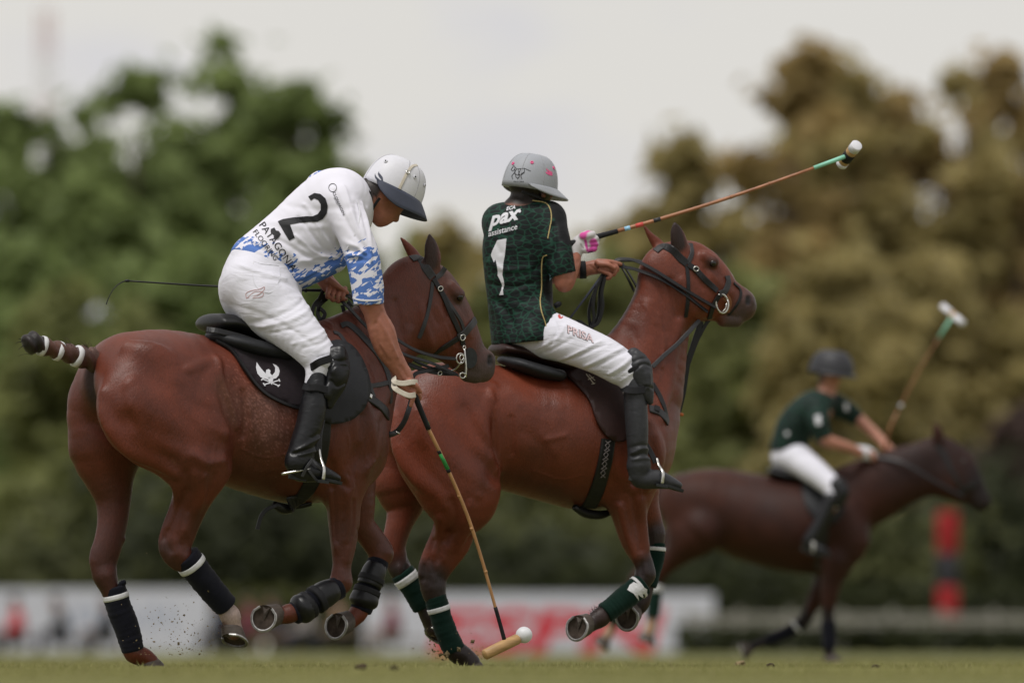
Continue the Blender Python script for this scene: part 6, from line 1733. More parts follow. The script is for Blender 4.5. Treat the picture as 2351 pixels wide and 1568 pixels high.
belt('noseband', H2, BV2, [(1650, 676), (1664, 668), (1671, 648), (1668, 634)], .030, M['tack_grey'], br2, .006)
belt('jaw_strap', H2, BV2, [(1650, 678), (1640, 695), (1632, 715), (1628, 730)], .024, M['tack'], br2, .006)
belt('drop_noseband', H2, BV2, [(1684, 650), (1698, 664), (1700, 680), (1690, 702), (1672, 724)], .012, M['tack'], br2)
M['tan'] = plain('tan_leather', (.20, .075, .03), .5, .4)
belt('bit_guard', H2, BV2, [(1664, 680), (1672, 695), (1666, 715)], .034, M['tan'], br2, .004)
P, N = on_surface(H2, BV2, [(1596, 619)], .012); ringmesh('buckle', P[0], Vector((.012, 0, -.004)), Vector((.004, 0, .010)), .0025, M['steel'], br2)
bit2 = ringmesh('bit', H2(1658, 697, -.085), Vector((.026, 0, .018)), Vector((-.016, 0, .040)), .0045, M['steel'], br2)
rod('keeper', [H2(1668, 696, -.09), H2(1666, 708, -.09), H2(1658, 716, -.09)], .003, M['steel'], bit2, n=6, sub=2)
for q, w in (([(1410, 602, .0), (1424, 595, .0), (1457, 598, -.02), (1500, 619, -.07), (1553, 652, -.11), (1607, 685, -.10), (1643, 705, -.088)], .020),
             ([(1412, 606, .0), (1428, 612, .0), (1464, 620, -.03), (1518, 641, -.09), (1571, 674, -.11), (1625, 716, -.088)], .020),
             ([(1426, 612, .02), (1440, 636, .06), (1456, 668, .09)], .016), ([(1430, 606, .02), (1448, 634, .06), (1464, 662, .09)], .016),
             ([(1424, 598, .02), (1470, 600, .08), (1530, 625, .12), (1600, 670, .10), (1650, 705, .085)], .018)):
    strap('rein', [H2(*p) for p in q], w, .004, M['tack'], br2, normals=(0, -.75, .65))
for i, q in enumerate(([(1388, 630), (1372, 655), (1358, 690), (1352, 720), (1356, 752)], [(1390, 632), (1378, 665), (1376, 700), (1372, 730), (1358, 755)], [(1386, 632), (1370, 660), (1362, 700), (1364, 730), (1358, 752)], [(1390, 634), (1382, 670), (1384, 705), (1374, 740), (1356, 752)], [(1310, 742), (1330, 738), (1345, 748), (1357, 756)])):
    strap('rein_end', [H2(x, y, .03 - .012 * i) for x, y in q], .015, .005, M['tack'], br2, normals=(0, -1, .1))

# ------------------------------------------------------------------ far horse and rider, beyond the play
H3 = Frame(1800, 22.0, -6)
def hs(*v): return v
b = Body(H3, .06)
b.chain([(1575, 1085, 1575, 1225, 0, .24), (1640, 1074, 1640, 1252, 0, .28), (1720, 1086, 1720, 1288, 0, .29), (1800, 1100, 1800, 1310, 0, .30), (1860, 1100, 1860, 1318, 0, .28), (1895, 1102, 1895, 1300, 0, .25)], .05)
b.chain([(1900, 1085, 1960, 1235, 0, .16), (1960, 1060, 2025, 1200, 0, .12), (2030, 1036, 2090, 1160, 0, .10), (2090, 1018, 2132, 1138, 0, .08), (2138, 1010, 2156, 1110, 0, .07)], .06)
b.chain([(2170, 1004, 2150, 1110, 0, .08), (2200, 1022, 2160, 1140, 0, .082), (2228, 1062, 2186, 1150, 0, .075), (2248, 1100, 2216, 1156, 0, .052), (2266, 1130, 2236, 1168, 0, .046), (2268, 1146, 2246, 1168, 0, .044)], .03)
for sd in (-1, 1):
    b.tube([(2158, 1016, sd * .05, 11, .025), (2153, 994, sd * .06, 13, .022), (2147, 970, sd * .065, 4, .01)], .015)
    b.tube([(2176, 1110, sd * .045, 26, .045), (2170, 1090, sd * .05, 26, .04)], .03)
    b.tube([(1930, 1190, sd * .16, 45, .09), (1955, 1240, sd * .16, 42, .085), (1925, 1285, sd * .15, 36, .07)], .07)
    b.tube([(1600, 1160, sd * .15, 66, .12), (1590, 1215, sd * .18, 60, .11)], .07)
b.tube([(1920, 1290, -.15, 34), (1908, 1340, -.15, 24), (1902, 1400, -.15, 15), (1902, 1430, -.15, 15), (1903, 1490, -.15, 12), (1906, 1512, -.15, 13)], .04)
b.tube([(1915, 1290, .14, 34), (1892, 1340, .14, 26), (1862, 1395, .14, 16), (1846, 1424, .14, 15), (1805, 1452, .14, 11), (1740, 1478, .14, 11), (1722, 1488, .14, 12)], .04)
b.tube([(1610, 1215, -.18, 56), (1570, 1255, -.17, 38), (1535, 1290, -.15, 24), (1512, 1318, -.14, 19), (1504, 1345, -.14, 13), (1500, 1400, -.14, 12), (1494, 1440, -.14, 13), (1488, 1455, -.14, 13)], .04)
b.tube([(1590, 1215, .18, 56), (1540, 1260, .17, 36), (1490, 1300, .15, 22), (1465, 1325, .14, 18), (1440, 1370, .14, 13), (1410, 1425, .14, 12), (1396, 1455, .14, 13), (1388, 1466, .14, 13)], .04)
V, Fq = b.surface(.012)
C = tint(H3, V, (.036, .0115, .007), [([(2240, 1100, 0), (2260, 1150, 0)], 40, (.012, .008, .008), .6), ([(2100, 1080, 0), (2180, 1060, 0)], 60, (.018, .008, .007), .8),
    ([(1902, 1420, -.15), (1906, 1515, -.15)], 26, (.012, .009, .009), .4), ([(1846, 1424, .14), (1722, 1488, .14)], 26, (.014, .010, .010), .4), ([(1494, 1440, -.14), (1488, 1460, -.14)], 22, (.36, .25, .18), .4), ([(1398, 1450, .14)], 20, (.36, .25, .18), .4)])
horse3 = add('horse', mesh_np('horse_body', V, Fq, True, C), None, H3, M['coat_far'])
tag(horse3, 'dark bay horse galloping farther away behind the second horse', 'horse')
BV3 = bvh_of(V, Fq)
hoof(horse3, H3, H3(1906, 1510, -.15), H3(1910, 1516, -.15), (0, 0, -1), (1, 0, 0), shoe=False)
hoof(horse3, H3, H3(1718, 1489, .14), H3(1704, 1494, .14), (-.9, -.1, -.3), (-.2, 0, -1))
hoof(horse3, H3, H3(1486, 1458, -.14), H3(1482, 1472, -.14), (-.3, 0, -.9), (.8, 0, -.5))
hoof(horse3, H3, H3(1386, 1468, .14), H3(1378, 1480, .14), (-.6, 0, -.8), (.8, 0, -.5))
bandage(horse3, H3, [(1505, 1340, -.14, 16), (1502, 1375, -.14, 17), (1498, 1415, -.14, 16)], M['wrap_green'], [(.02, .25)])
bandage(horse3, H3, [(1444, 1362, .14, 16), (1425, 1395, .14, 17), (1406, 1430, .14, 16)], M['wrap_green'], [(.05, .25)])
bandage(horse3, H3, [(1902, 1425, -.15, 17), (1903, 1455, -.15, 17), (1904, 1488, -.15, 16)], M['wrap_navy'])
bandage(horse3, H3, [(1838, 1432, .14, 15), (1805, 1452, .14, 15), (1760, 1470, .14, 14)], M['wrap_navy'], [(.1, .2)])
eye(horse3, H3, BV3, 2214, 1058, .018)
b = Body(H3, .02); b.tube([(1525, 1110, 0, 18, .04), (1505, 1130, 0, 16, .04), (1490, 1160, 0, 13, .03)], .02)
skinned(b, .012, 'tail', horse3, M['black_hair'], H3)
br3 = thing('bridle', H3, 'dark bridle on the far bay horse', 'bridle')
belt('headpiece', H3, BV3, [(2150, 1022), (2166, 1040), (2180, 1070)], .03, M['tack'], br3)
belt('cheekpiece', H3, BV3, [(2180, 1070), (2196, 1100), (2212, 1132)], .025, M['tack'], br3)
belt('noseband', H3, BV3, [(2206, 1128), (2226, 1116), (2242, 1104)], .03, M['tack'], br3)
strap('rein', [H3(2212, 1140, -.08), H3(2140, 1100, -.13), H3(2070, 1060, -.12), H3(2000, 1046, -.06)], .02, .004, M['tack'], br3, normals=(0, -.8, .6))
strap('rein', [H3(2212, 1142, .08), H3(2140, 1100, .13), H3(2070, 1060, .12), H3(2000, 1046, .06)], .02, .004, M['tack'], br3, normals=(0, -.8, .6))
sad3 = thing('saddle', H3, 'dark saddle under the far rider', 'saddle')
b = Body(H3, .02); b.tube([(1775, 1082, 0, 12, .15), (1810, 1092, 0, 12, .16), (1860, 1098, 0, 12, .14), (1910, 1088, 0, 12, .08)], .02)
skinned(b, .012, 'seat', sad3, M['tack'], H3)
drape('flap', H3, BV3, [(1840, 1100), (1890, 1098), (1930, 1130), (1935, 1180), (1905, 1205), (1870, 1190), (1845, 1150)], .012, .01, M['flap'], sad3, step=12)
belt('girth', H3, BV3, [(1890, 1200), (1884, 1250), (1878, 1300)], .08, M['tack'], sad3, .006, .01)
st = bpy.data.objects.new('stirrup', None); COL.objects.link(st); st.parent = sad3
stirrup(H3, st, (1860, 1232, -.41), (1866, 1268, -.46), (1864, 1268, -.36), M['rubber'])
b = Body(H3, .03)
b.tube([(1812, 1040, 0, 34, .14), (1830, 980, -.02, 36, .13), (1880, 935, -.04, 34, .12), (1895, 915, -.04, 22, .08)], .04)
b.tube([(1893, 905, -.04, 16, .05), (1898, 880, -.04, 18, .06), (1905, 858, -.04, 30, .08)], .03)
b.tube([(1906, 880, -.04, 16, .045), (1910, 896, -.04, 10, .03)], .02); b.tube([(1922, 876, -.04, 5, .014), (1923, 884, -.04, 5, .014)], .01)
b.tube([(1880, 940, -.20, 22), (1878, 985, -.25, 18), (1898, 1010, -.24, 15), (1945, 1026, -.18, 12), (1972, 1038, -.12, 11)], .03)
b.tube([(1972, 1038, -.12, 12, .03), (1990, 1042, -.09, 13, .03), (2002, 1046, -.07, 9, .02)], .015)
b.tube([(1910, 930, .12, 22), (1955, 950, .20, 17), (1985, 975, .18, 14), (2020, 1008, .08, 12), (2036, 1028, .04, 11)], .03)
b.tube([(2036, 1028, .04, 12, .03), (2050, 1040, .03, 12, .03), (2060, 1046, .02, 8, .02)], .015)
for i in range(4):
    b.tube([(2048 + i * 3, 1034 + i * 3, .0, 5), (2056 + i * 2, 1044 + i * 3, -.02, 4.5), (2050 + i * 2, 1052 + i * 2, .0, 4)], .004)
    b.tube([(1994 + i * 3, 1036 + i * 3, -.10, 5), (2006 + i, 1042 + i * 3, -.12, 4.5), (2004, 1052 + i * 2, -.09, 4)], .004)
b.tube([(1830, 1055, -.12, 24), (1880, 1090, -.26, 20), (1920, 1130, -.37, 16), (1885, 1200, -.39, 13), (1855, 1250, -.40, 12)], .03)
b.tube([(1830, 1055, .12, 24), (1880, 1090, .26, 20), (1920, 1130, .37, 16), (1885, 1200, .39, 13), (1855, 1250, .40, 12)], .03)
rider3, _, _ = skinned(b, .009, 'person', None, M['skin'], H3, colfn=lambda V: tint(H3, V, (.40, .18, .12), [([(1890, 860, -.04), (1905, 850, -.04)], 26, HAIR, .3)]))
tag(rider3, 'far rider in dark green jersey and black helmet leaning forward', 'person')
b = Body(H3, .04)
b.tube([(1808, 1030, 0, 40, .16), (1826, 980, -.02, 44, .15), (1862, 940, -.03, 42, .15), (1888, 925, -.04, 32, .11)], .04)
b.tube([(1876, 935, -.19, 30, .07), (1878, 970, -.25, 25, .06), (1886, 996, -.25, 22, .05)], .04)
b.tube([(1912, 928, .12, 30, .07), (1942, 942, .18, 25, .06), (1962, 956, .20, 21, .05)], .04)
jersey3, JV3, JF3 = skinned(b, .010, 'jersey', rider3, M['scales'], H3, cuts=[(H3(1820, 1030, -.1), (.1, 0, -1))], colfn=lambda V: np.ones((len(V), 3)))
JB3 = bvh_of(JV3, JF3)
print_on('sleeve_print', H3, JB3, bm_poly([[(1871, 955), (1883, 952), (1885, 974), (1874, 976)], [(1937, 925), (1948, 929), (1946, 943), (1939, 942)], [(1803, 990), (1812, 992), (1810, 1000), (1803, 999)]]), ident, .004, M['white_print'], jersey3)
b = Body(H3, .03)
b.tube([(1808, 1048, 0, 38, .15), (1822, 1050, -.04, 38, .14)], .03)
for sd in (-1, 1):
    b.tube([(1835, 1056, sd * .13, 34, .09), (1880, 1090, sd * .26, 28, .08), (1918, 1128, sd * .36, 22, .06), (1908, 1158, sd * .38, 17, .05)], .03)
skinned(b, .009, 'breeches', rider3, M['breeches'], H3)
for sd in (-1, 1):
    riding_boot(rider3, H3, [(1893, 1140, 1926, 1150, sd * .385, .06), (1876, 1180, 1908, 1192, sd * .39, .06), (1848, 1228, 1884, 1238, sd * .40, .055)], [(1856, 1246, sd * .40, 15, .045), (1860, 1258, sd * .40, 13, .042), (1884, 1262, sd * .41, 12, .04), (1900, 1268, sd * .41, 7, .03)], M['boot'], .010)
b = Body(H3, .012); b.tube([(1924, 1112, -.40, 18, .04), (1932, 1130, -.41, 19, .04), (1926, 1152, -.41, 14, .03)], .02)
skinned(b, .010, 'knee_guard', rider3, M['boot'], H3)
b = Body(H3, .012); b.tube([(1968, 1036, -.12, 14, .035), (1988, 1040, -.09, 16, .036), (2002, 1046, -.07, 12, .03)], .012)
skinned(b, .008, 'glove', rider3, M['white_print'], H3)
helmet(rider3, H3, H3(1908, 858, -.04), (.9, -.25, -.12), (.12, 0, 1), .150, .122, .165, M['helmet_black'], M['helmet_black'], brim=.03, fo=.85, fd=.45, so=.3, sd_=.5, span=120, fade=60)
ml3 = thing('polo_mallet', H3, 'far mallet held upright with green tape and white head', 'mallet')
rod('grip', [H3(2030, 1040, -.02), H3(2042, 985, -.04), H3(2060, 945, -.05)], [.009, .007, .0055], M['cane_red'], ml3, n=8)
rod('shaft', [H3(2060, 945, -.05), H3(2110, 850, -.08), H3(2158, 772, -.10)], .0045, M['cane_red'], ml3, n=8, sub=3)
rod('tape', [H3(2156, 775, -.10), H3(2186, 728, -.12)], .010, M['mint'], ml3, n=8)
a, c = H3(2165, 704, -.02), H3(2210, 742, -.20)
rod('head', [a, a.lerp(c, .5), c], .021, M['mallet_wood'], ml3, n=14)
rod('head_tape', [a - (c - a) * .02, a.lerp(c, .45)], .022, M['white_print'], ml3, n=14)
rod('head_tape', [a.lerp(c, .62), c + (c - a) * .02], .022, M['white_print'], ml3, n=14)
rod('ferrule', [H3(2066, 935, -.052), H3(2070, 927, -.054)], .010, M['white_print'], ml3, n=8)

# ------------------------------------------------------------------ the ground
def ground_mat():
    m, n, l, b_ = new_mat('turf')
    tc = n.new('ShaderNodeTexCoord')
    n1 = n.new('ShaderNodeTexNoise'); n1.inputs['Scale'].default_value = 0.6; n1.inputs['Detail'].default_value = 6
    n2 = n.new('ShaderNodeTexNoise'); n2.inputs['Scale'].default_value = 9.0; n2.inputs['Detail'].default_value = 5
    for q in (n1, n2): l.new(tc.outputs['Object'], q.inputs['Vector'])
    mx = n.new('ShaderNodeMath'); mx.operation = 'MULTIPLY_ADD'; mx.inputs[1].default_value = 0.6
    l.new(n2.outputs['Fac'], mx.inputs[0]); 
    ml = n.new('ShaderNodeMath'); ml.operation = 'MULTIPLY'; ml.inputs[1].default_value = 0.4
    l.new(n1.outputs['Fac'], ml.inputs[0]); l.new(ml.outputs[0], mx.inputs[2])
    cr = n.new('ShaderNodeValToRGB')
    e = cr.color_ramp.elements
    e[0].position = .32; e[0].color = (.115, .115, .042, 1)
    e[1].position = .66; e[1].color = (.185, .185, .07, 1)
    x = e.new(.5); x.color = (.15, .152, .055, 1)
    l.new(mx.outputs[0], cr.inputs[0]); l.new(cr.outputs[0], b_.inputs['Base Color'])
    b_.inputs['Roughness'].default_value = .9; b_.inputs['Specular IOR Level'].default_value = .15
    bp = n.new('ShaderNodeBump'); bp.inputs['Distance'].default_value = .02
    l.new(n2.outputs['Fac'], bp.inputs['Height']); l.new(bp.outputs[0], b_.inputs['Normal'])
    return m
me = mesh_py('ground', [(-4000, -200, 0), (4000, -200, 0), (4000, 6000, 0), (-4000, 6000, 0)], [(0, 1, 2, 3)])
ground = add('ground', me, None, None, ground_mat()); tag(ground, kind='structure')

def grass_mat():
    m, n, l, b_ = new_mat('grass_blades')
    at = n.new('ShaderNodeAttribute'); at.attribute_name = 'col'
    l.new(at.outputs['Color'], b_.inputs['Base Color'])
    b_.inputs['Roughness'].default_value = .7; b_.inputs['Specular IOR Level'].default_value = .2
    tr = n.new('ShaderNodeBsdfTranslucent'); l.new(at.outputs['Color'], tr.inputs[0])
    ms = n.new('ShaderNodeMixShader'); ms.inputs[0].default_value = .3
    l.new(b_.outputs[0], ms.inputs[1]); l.new(tr.outputs[0], ms.inputs[2])
    l.new(ms.outputs[0], n['Material Output'].inputs[0])
    return m
g = np.random.default_rng(11)
NB = 210000
dd = np.where(g.random(NB) < .55, -DIST + 27 + (g.random(NB) ** 1.35) * 60, g.normal(-1.0, 3.2, NB))
hw = (dd + DIST) * .045 + 2.2
xx = (g.random(NB) * 2 - 1) * hw
tuft = np.array([noise.noise(Vector((a * 1.3, c * 1.3, 0))) for a, c in zip(xx, dd)])
tuf2 = np.array([noise.noise(Vector((a * .35, c * .35, 7))) for a, c in zip(xx, dd)])
hh = (.010 + .008 * g.random(NB) + .010 * np.clip(tuft, -.4, 1)) * (1 + 1.0 * (g.random(NB) > .975))
wd = .0022 + .0022 * g.random(NB)
an = g.random(NB) * np.pi
lean = g.normal(0, .35, (NB, 2)) * hh[:, None]
V = np.zeros((NB, 3, 3))
V[:, 0] = np.stack([xx - np.cos(an) * wd, dd - np.sin(an) * wd, 0 * xx], 1)
V[:, 1] = np.stack([xx + np.cos(an) * wd, dd + np.sin(an) * wd, 0 * xx], 1)
V[:, 2] = np.stack([xx + lean[:, 0], dd + lean[:, 1], hh], 1)
shade = np.clip(.5 + .45 * tuf2 + .35 * tuft + g.normal(0, .18, NB), 0, 1)[:, None]
cc = np.array((.19, .19, .062)) * (1 - shade) + np.array((.375, .36, .15)) * shade
dry = g.random(NB) > .93
cc[dry] = (.32, .28, .15)
me = mesh_np('grass', V.reshape(-1, 3), np.arange(NB * 3).reshape(-1, 3), False, np.repeat(cc, 3, 0))
tag(add('grass', me, None, None, grass_mat()), 'short mown grass of the polo field', 'grass', kind='stuff')

# loose divots lying on the turf
def clod(c, r, seed):
    bm = bmesh.new(); bmesh.ops.create_icosphere(bm, subdivisions=2, radius=1)
    for v in bm.verts:
        v.co = v.co * (1 + .45 * noise.noise(v.co * 1.7 + Vector((seed, 0, 0))))
        v.co = Vector((v.co.x * r * 1.3, v.co.y * r, v.co.z * r * .7)) + Vector(c)
    me = bpy.data.meshes.new('divot'); bm.to_mesh(me); bm.free()
    return me
def gpt(px, Y):
    return ((px - PXW / 2) * S * (DIST + Y) / DIST, Y, 0)
M['soil'] = plain('dark_soil', (.050, .036, .024), .95, .1, var=.4, scale=40, bump=.004)
M['soil_dry'] = plain('dry_turf', (.20, .155, .085), .95, .1, var=.4, scale=40, bump=.004)
for i, (px, Y, r, mt, lb) in enumerate(((830, -6.0, .020, 'soil', 'dark divot of turf lying in front of the galloping hooves'), (1768, -1.2, .016, 'soil', 'small dark divot lying near the turf crest below the far rider'),
                                   (1700, 3.0, .022, 'soil_dry', 'pale tan divot on the grass right of the white board'), (2010, -3.5, .014, 'soil', 'small dark divot at the right side of the turf'), (905, -7.0, .014, 'soil', 'small divot lying beside the darker one in front'))):
    x, y, z = gpt(px, Y)
    tag(add('divot', clod((x, y, .012 + r * .3), r, i * 3.1), None, None, M[mt]), lb, 'divot', 'divots lying on the turf')

# earth and grass thrown up by the hooves
def spray(name, F, centre, lat, n, sx, sy, seed, label):
    r = random.Random(seed)
    V, Fc = [], []
    for i in range(n):
        px = r.gauss(centre[0], sx); py = centre[1] - abs(r.gauss(0, sy))
        p = F(px, py, lat + r.gauss(0, .12))
        if p.z < .01: continue
        s_ = abs(r.gauss(0, .0022)) + .0012
        if r.random() > .90: s_ *= 2.6
        k = len(V)
        a, b_ = r.uniform(0, 6.28), r.uniform(.3, 1)
        ex = Vector((math.cos(a), r.uniform(-1, 1), math.sin(a))) * s_; ey = Vector((-math.sin(a), 0, math.cos(a))) * s_ * b_; ez = Vector((0, 1, 0)) * s_
        V += [p + ex, p + ey, p - ex, p - ey, p + ez, p - ez]
        Fc += [(k, k + 1, k + 4), (k + 1, k + 2, k + 4), (k + 2, k + 3, k + 4), (k + 3, k, k + 4), (k + 1, k, k + 5), (k + 2, k + 1, k + 5), (k + 3, k + 2, k + 5), (k, k + 3, k + 5)]
    o = add(name, mesh_py(name, V, Fc), None, F, M['soil_dry'])
    tag(o, label, 'dirt', kind='stuff')
M['spray'] = M['soil_dry']
spray('flying_dirt', H1, (415, 1505), .0, 230, 62, 75, 5, 'earth and grass bits thrown up behind the planted hind hoof')
spray('flying_dirt', H2, (1040, 1515), -.1, 120, 45, 30, 6, 'bits of turf thrown up by the green bandaged hind leg')

# ------------------------------------------------------------------ far side of the field
def at(px, py, d):
    """point of the photograph at d metres from the lens"""
    return Vector(((px - PXW / 2) * S * d / DIST, d - DIST, CAMH + (HORIZON - py) * S * d / DIST))
def kd(d): return S * d / DIST

def leaf_mat(name, c0, c1, trans=.5):
    m, n, l, b_ = new_mat(name)
    at_ = n.new('ShaderNodeAttribute'); at_.attribute_name = 'col'
    l.new(at_.outputs['Color'], b_.inputs['Base Color'])
    b_.inputs['Roughness'].default_value = .6; b_.inputs['Specular IOR Level'].default_value = .25
    tr = n.new('ShaderNodeBsdfTranslucent'); l.new(at_.outputs['Color'], tr.inputs[0])
    ms = n.new('ShaderNodeMixShader'); ms.inputs[0].default_value = trans
    l.new(b_.outputs[0], ms.inputs[1]); l.new(tr.outputs[0], ms.inputs[2])
    l.new(ms.outputs[0], n['Material Output'].inputs[0])
    return m
M['leaf'] = leaf_mat('leaves', None, None)
M['bark'] = plain('bark', (.075, .058, .045), .9, .15, var=.35, scale=6, bump=.02, bscale=12)

def leaves(centres, radii, n, size, cols, seed, zmin=0.3):
    """leaves scattered round twig ends: dense at the heart of each clump, thinning outward"""
    g = np.random.default_rng(seed)
    w = radii ** 2; w = w / w.sum()
    which = g.choice(len(centres), n, p=w)
    u = g.normal(size=(n, 3)) * np.where(g.random(n) > .88, 2.0, 1.0)[:, None]
    P = centres[which] + u * radii[which][:, None] * np.array((.62, .62, .5))
    P[:, 2] = np.where(P[:, 2] < zmin, zmin + g.random(n) * 1.5, P[:, 2])
    u /= np.linalg.norm(u, axis=1)[:, None]
    nn = u * .5 + g.normal(size=(n, 3)) * .6 + np.array((-.1, -.45, .7)); nn /= np.linalg.norm(nn, axis=1)[:, None]
    t = np.cross(nn, g.normal(size=(n, 3))); t /= np.linalg.norm(t, axis=1)[:, None]
    b_ = np.cross(nn, t)
    s_ = size * (.5 + .9 * g.random(n))[:, None]
    V = np.stack([P + t * s_, P + b_ * s_ * .6 + nn * s_ * .12, P - t * s_, P - b_ * s_ * .6 + nn * s_ * .12], 1)
    cl = g.random(len(centres))[which] * .4 + g.random(n) * .6
    cols = np.array(cols)
    C = cols[0] * (1 - cl)[:, None] + cols[1] * cl[:, None]
    C *= (.85 + .3 * g.random(n))[:, None]
    return mesh_np('crown', V.reshape(-1, 3), np.arange(n * 4).reshape(-1, 4), False, np.repeat(C, 4, 0))

def tree(name, base, H, W, cols, seed, label, cat='tree', group=None, n=2600, lf=.3, low=.12, gaps=1.0, lean=0.0):
    """trunk with limbs and a crown of leaf clumps; base world point, H height, W crown half width"""
    g = np.random.default_rng(seed)
    root = bpy.data.objects.new(name, None); COL.objects.link(root); root.location = base
    tag(root, label, cat, group)
    m = int(110 * gaps)
    cen, rad = [], []
    for i in range(m):
        # twig ends through an uneven rounded crown
        while True:
            x, y, z = g.uniform(-1, 1), g.uniform(-1, 1), g.uniform(-1, 1)
            q = x * x + y * y + z * z
            if q > 1: continue
            f = noise.noise(Vector((x * 1.6 + seed * 3.7, y * 1.6, z * 1.9)))
            if q < (.80 + .5 * f): break
        zz = H * (.54 + .46 * z)
        cen.append((x * W + lean * zz, y * W * .7, zz))
        rad.append(W * (.10 + .12 * g.random()))
    for i in range(int(m * .5)):
        a = g.random() * 6.283; zz = H * g.uniform(low, .45); q = g.random() ** .5
        cen.append((math.cos(a) * W * q + lean * zz, math.sin(a) * W * .6 * q, zz)); rad.append(W * (.14 + .14 * g.random()))
    cen = np.array(cen); rad = np.array(rad)
    dn = np.sqrt(((cen[:, None, :] - cen[None, :, :]) ** 2).sum(2)); dn.sort(1)
    ok = dn[:, 3] < W * .42                 # no stray tufts away from the crown
    cen, rad = cen[ok], rad[ok]
    crown = add('crown', leaves(cen, rad, n, lf, cols, seed + 1), root, None, M['leaf'])
    tk = [(lean * z * H, .1 * math.sin(z * 5 + seed), z * H) for z in (0, .15, .35, .55, .8)]
    r0 = .022 * H
    trunk = rod('trunk', tk, [r0 * 1.3, r0, r0 * .8, r0 * .55, r0 * .15], M['bark'], root, n=10, sub=3)
    for i in range(14):
        j = g.integers(0, len(cen) - 1)
        c = cen[j]; z0 = min(c[2] * .65, H * .55)
        p0 = (lean * z0, 0, z0); mid = ((c[0] + p0[0]) * .5, c[1] * .5, (c[2] + z0) * .5 + .05 * H * g.random())
        rod('limb', [p0, mid, tuple(c)], [r0 * .45, r0 * .3, r0 * .08], M['bark'], trunk, n=6, sub=3)
    return root

GREEN = ((.140, .185, .062), (.245, .310, .102))
OLIVE = ((.150, .168, .058), (.255, .270, .096))
BROWN = ((.245, .205, .080), (.430, .350, .142))
RUST = ((.265, .200, .082), (.460, .335, .138))
def place(px, top, hwpx, d, cols, seed, label, nm='tree', group=None, **kw):
    k = kd(d)
    p = at(px, HORIZON, d); p.z = 0
    return tree(nm, p, (HORIZON - top) * k + CAMH, hwpx * k, cols, seed, label, 'tree', group, **kw)
for i, a in enumerate((
    (70, 120, 220, 262, GREEN, 'broad green tree at the left end of the tree line'),
    (310, 5, 200, 255, GREEN, 'tall green tree with a narrow top behind the raised tail'),
    (520, 10, 220, 268, GREEN, 'tall green tree above the bent white jersey'),
    (690, 105, 180, 260, GREEN, 'green tree at the ragged right edge of the green tree line'),
    (810, 310, 120, 272, OLIVE, 'low green tree between the green tree line and the white helmet'),
    (30, 520, 220, 240, GREEN, 'dark green tree low down at the left border'),
    (210, 560, 200, 235, OLIVE, 'olive tree low behind the whip'),
    (430, 560, 210, 238, GREEN, 'dark green lower tree behind the saddle of the front horse'),
    (640, 520, 200, 242, GREEN, 'dark green lower tree behind the white breeches'))):
    place(*a[:5], 40 + i, a[5], 'green_tree', 'green trees behind the field', n=8000, gaps=1.3, lf=.30)
for i, a in enumerate((
    (890, 560, 130, 280, OLIVE, 'small olive tree behind the head of the front horse'),
    (1075, 360, 120, 285, BROWN, 'brownish tree between the two helmets'),
    (985, 500, 130, 288, OLIVE, 'olive tree low between the bent rider and the rider in green'), (1290, 455, 140, 292, BROWN, 'brown olive tree behind the raised mallet grip'),
    (1215, 470, 150, 275, OLIVE, 'olive tree behind the green jersey'),
    (1370, 390, 150, 282, OLIVE, 'olive brown tree behind the gloved hand'),
    (1490, 370, 130, 290, BROWN, 'low brown tree behind the ears of the second horse'))):
    place(*a[:5], 60 + i, a[5], 'small_tree', 'lower trees in the middle of the tree line', n=6000, gaps=1.1, lf=.30)
for i, a in enumerate((
    (2050, 60, 180, 276, BROWN, 'brown tree just right of the raised mallet head'), (1900, 90, 180, 280, BROWN, 'brown tree left of the raised mallet head'),
    (1655, 160, 170, 262, BROWN, 'yellow brown tree with a loose top right of the second horse'),
    (1810, 80, 210, 255, RUST, 'rust brown tree behind the raised mallet shaft'),
    (1960, 30, 210, 265, BROWN, 'tall brown tree behind the raised mallet head'),
    (2110, 100, 200, 270, RUST, 'rust coloured tree between the two tallest brown trees'),
    (2215, -25, 150, 258, BROWN, 'tallest narrow brown tree near the right border'),
    (2345, 20, 190, 266, RUST, 'brown tree cut by the right border'),
    (1720, 560, 200, 236, OLIVE, 'olive brown lower tree right of the second horse head'),
    (1960, 540, 210, 232, BROWN, 'dark brown lower tree behind the far rider'),
    (2190, 520, 200, 238, BROWN, 'brown lower tree behind the far mallet'),
    (2365, 850, 150, 230, ((.060, .040, .035), (.130, .085, .070)), 'dark purple brown tree low at the right border'))):
    place(*a[:5], 80 + i, a[5], 'brown_tree', 'brown trees behind the field', n=7500, gaps=1.2, lf=.30)
LR = random.Random(21)
for i in range(9):      # the tree line goes on past both borders of the picture
    for sd in (-1, 1):
        px = (-150 - i * 135) if sd < 0 else (2500 + i * 135)
        place(px, LR.uniform(120, 330), LR.uniform(150, 210), LR.uniform(245, 275), GREEN if sd < 0 else (BROWN if i % 2 else RUST), 140 + i * 2 + (sd > 0),
              'green tree beyond the left border of the picture' if sd < 0 else 'brown tree beyond the right border of the picture', 'green_tree' if sd < 0 else 'brown_tree', 'trees past the left border' if sd < 0 else 'trees past the right border', n=5200, gaps=1.0, lf=.36)
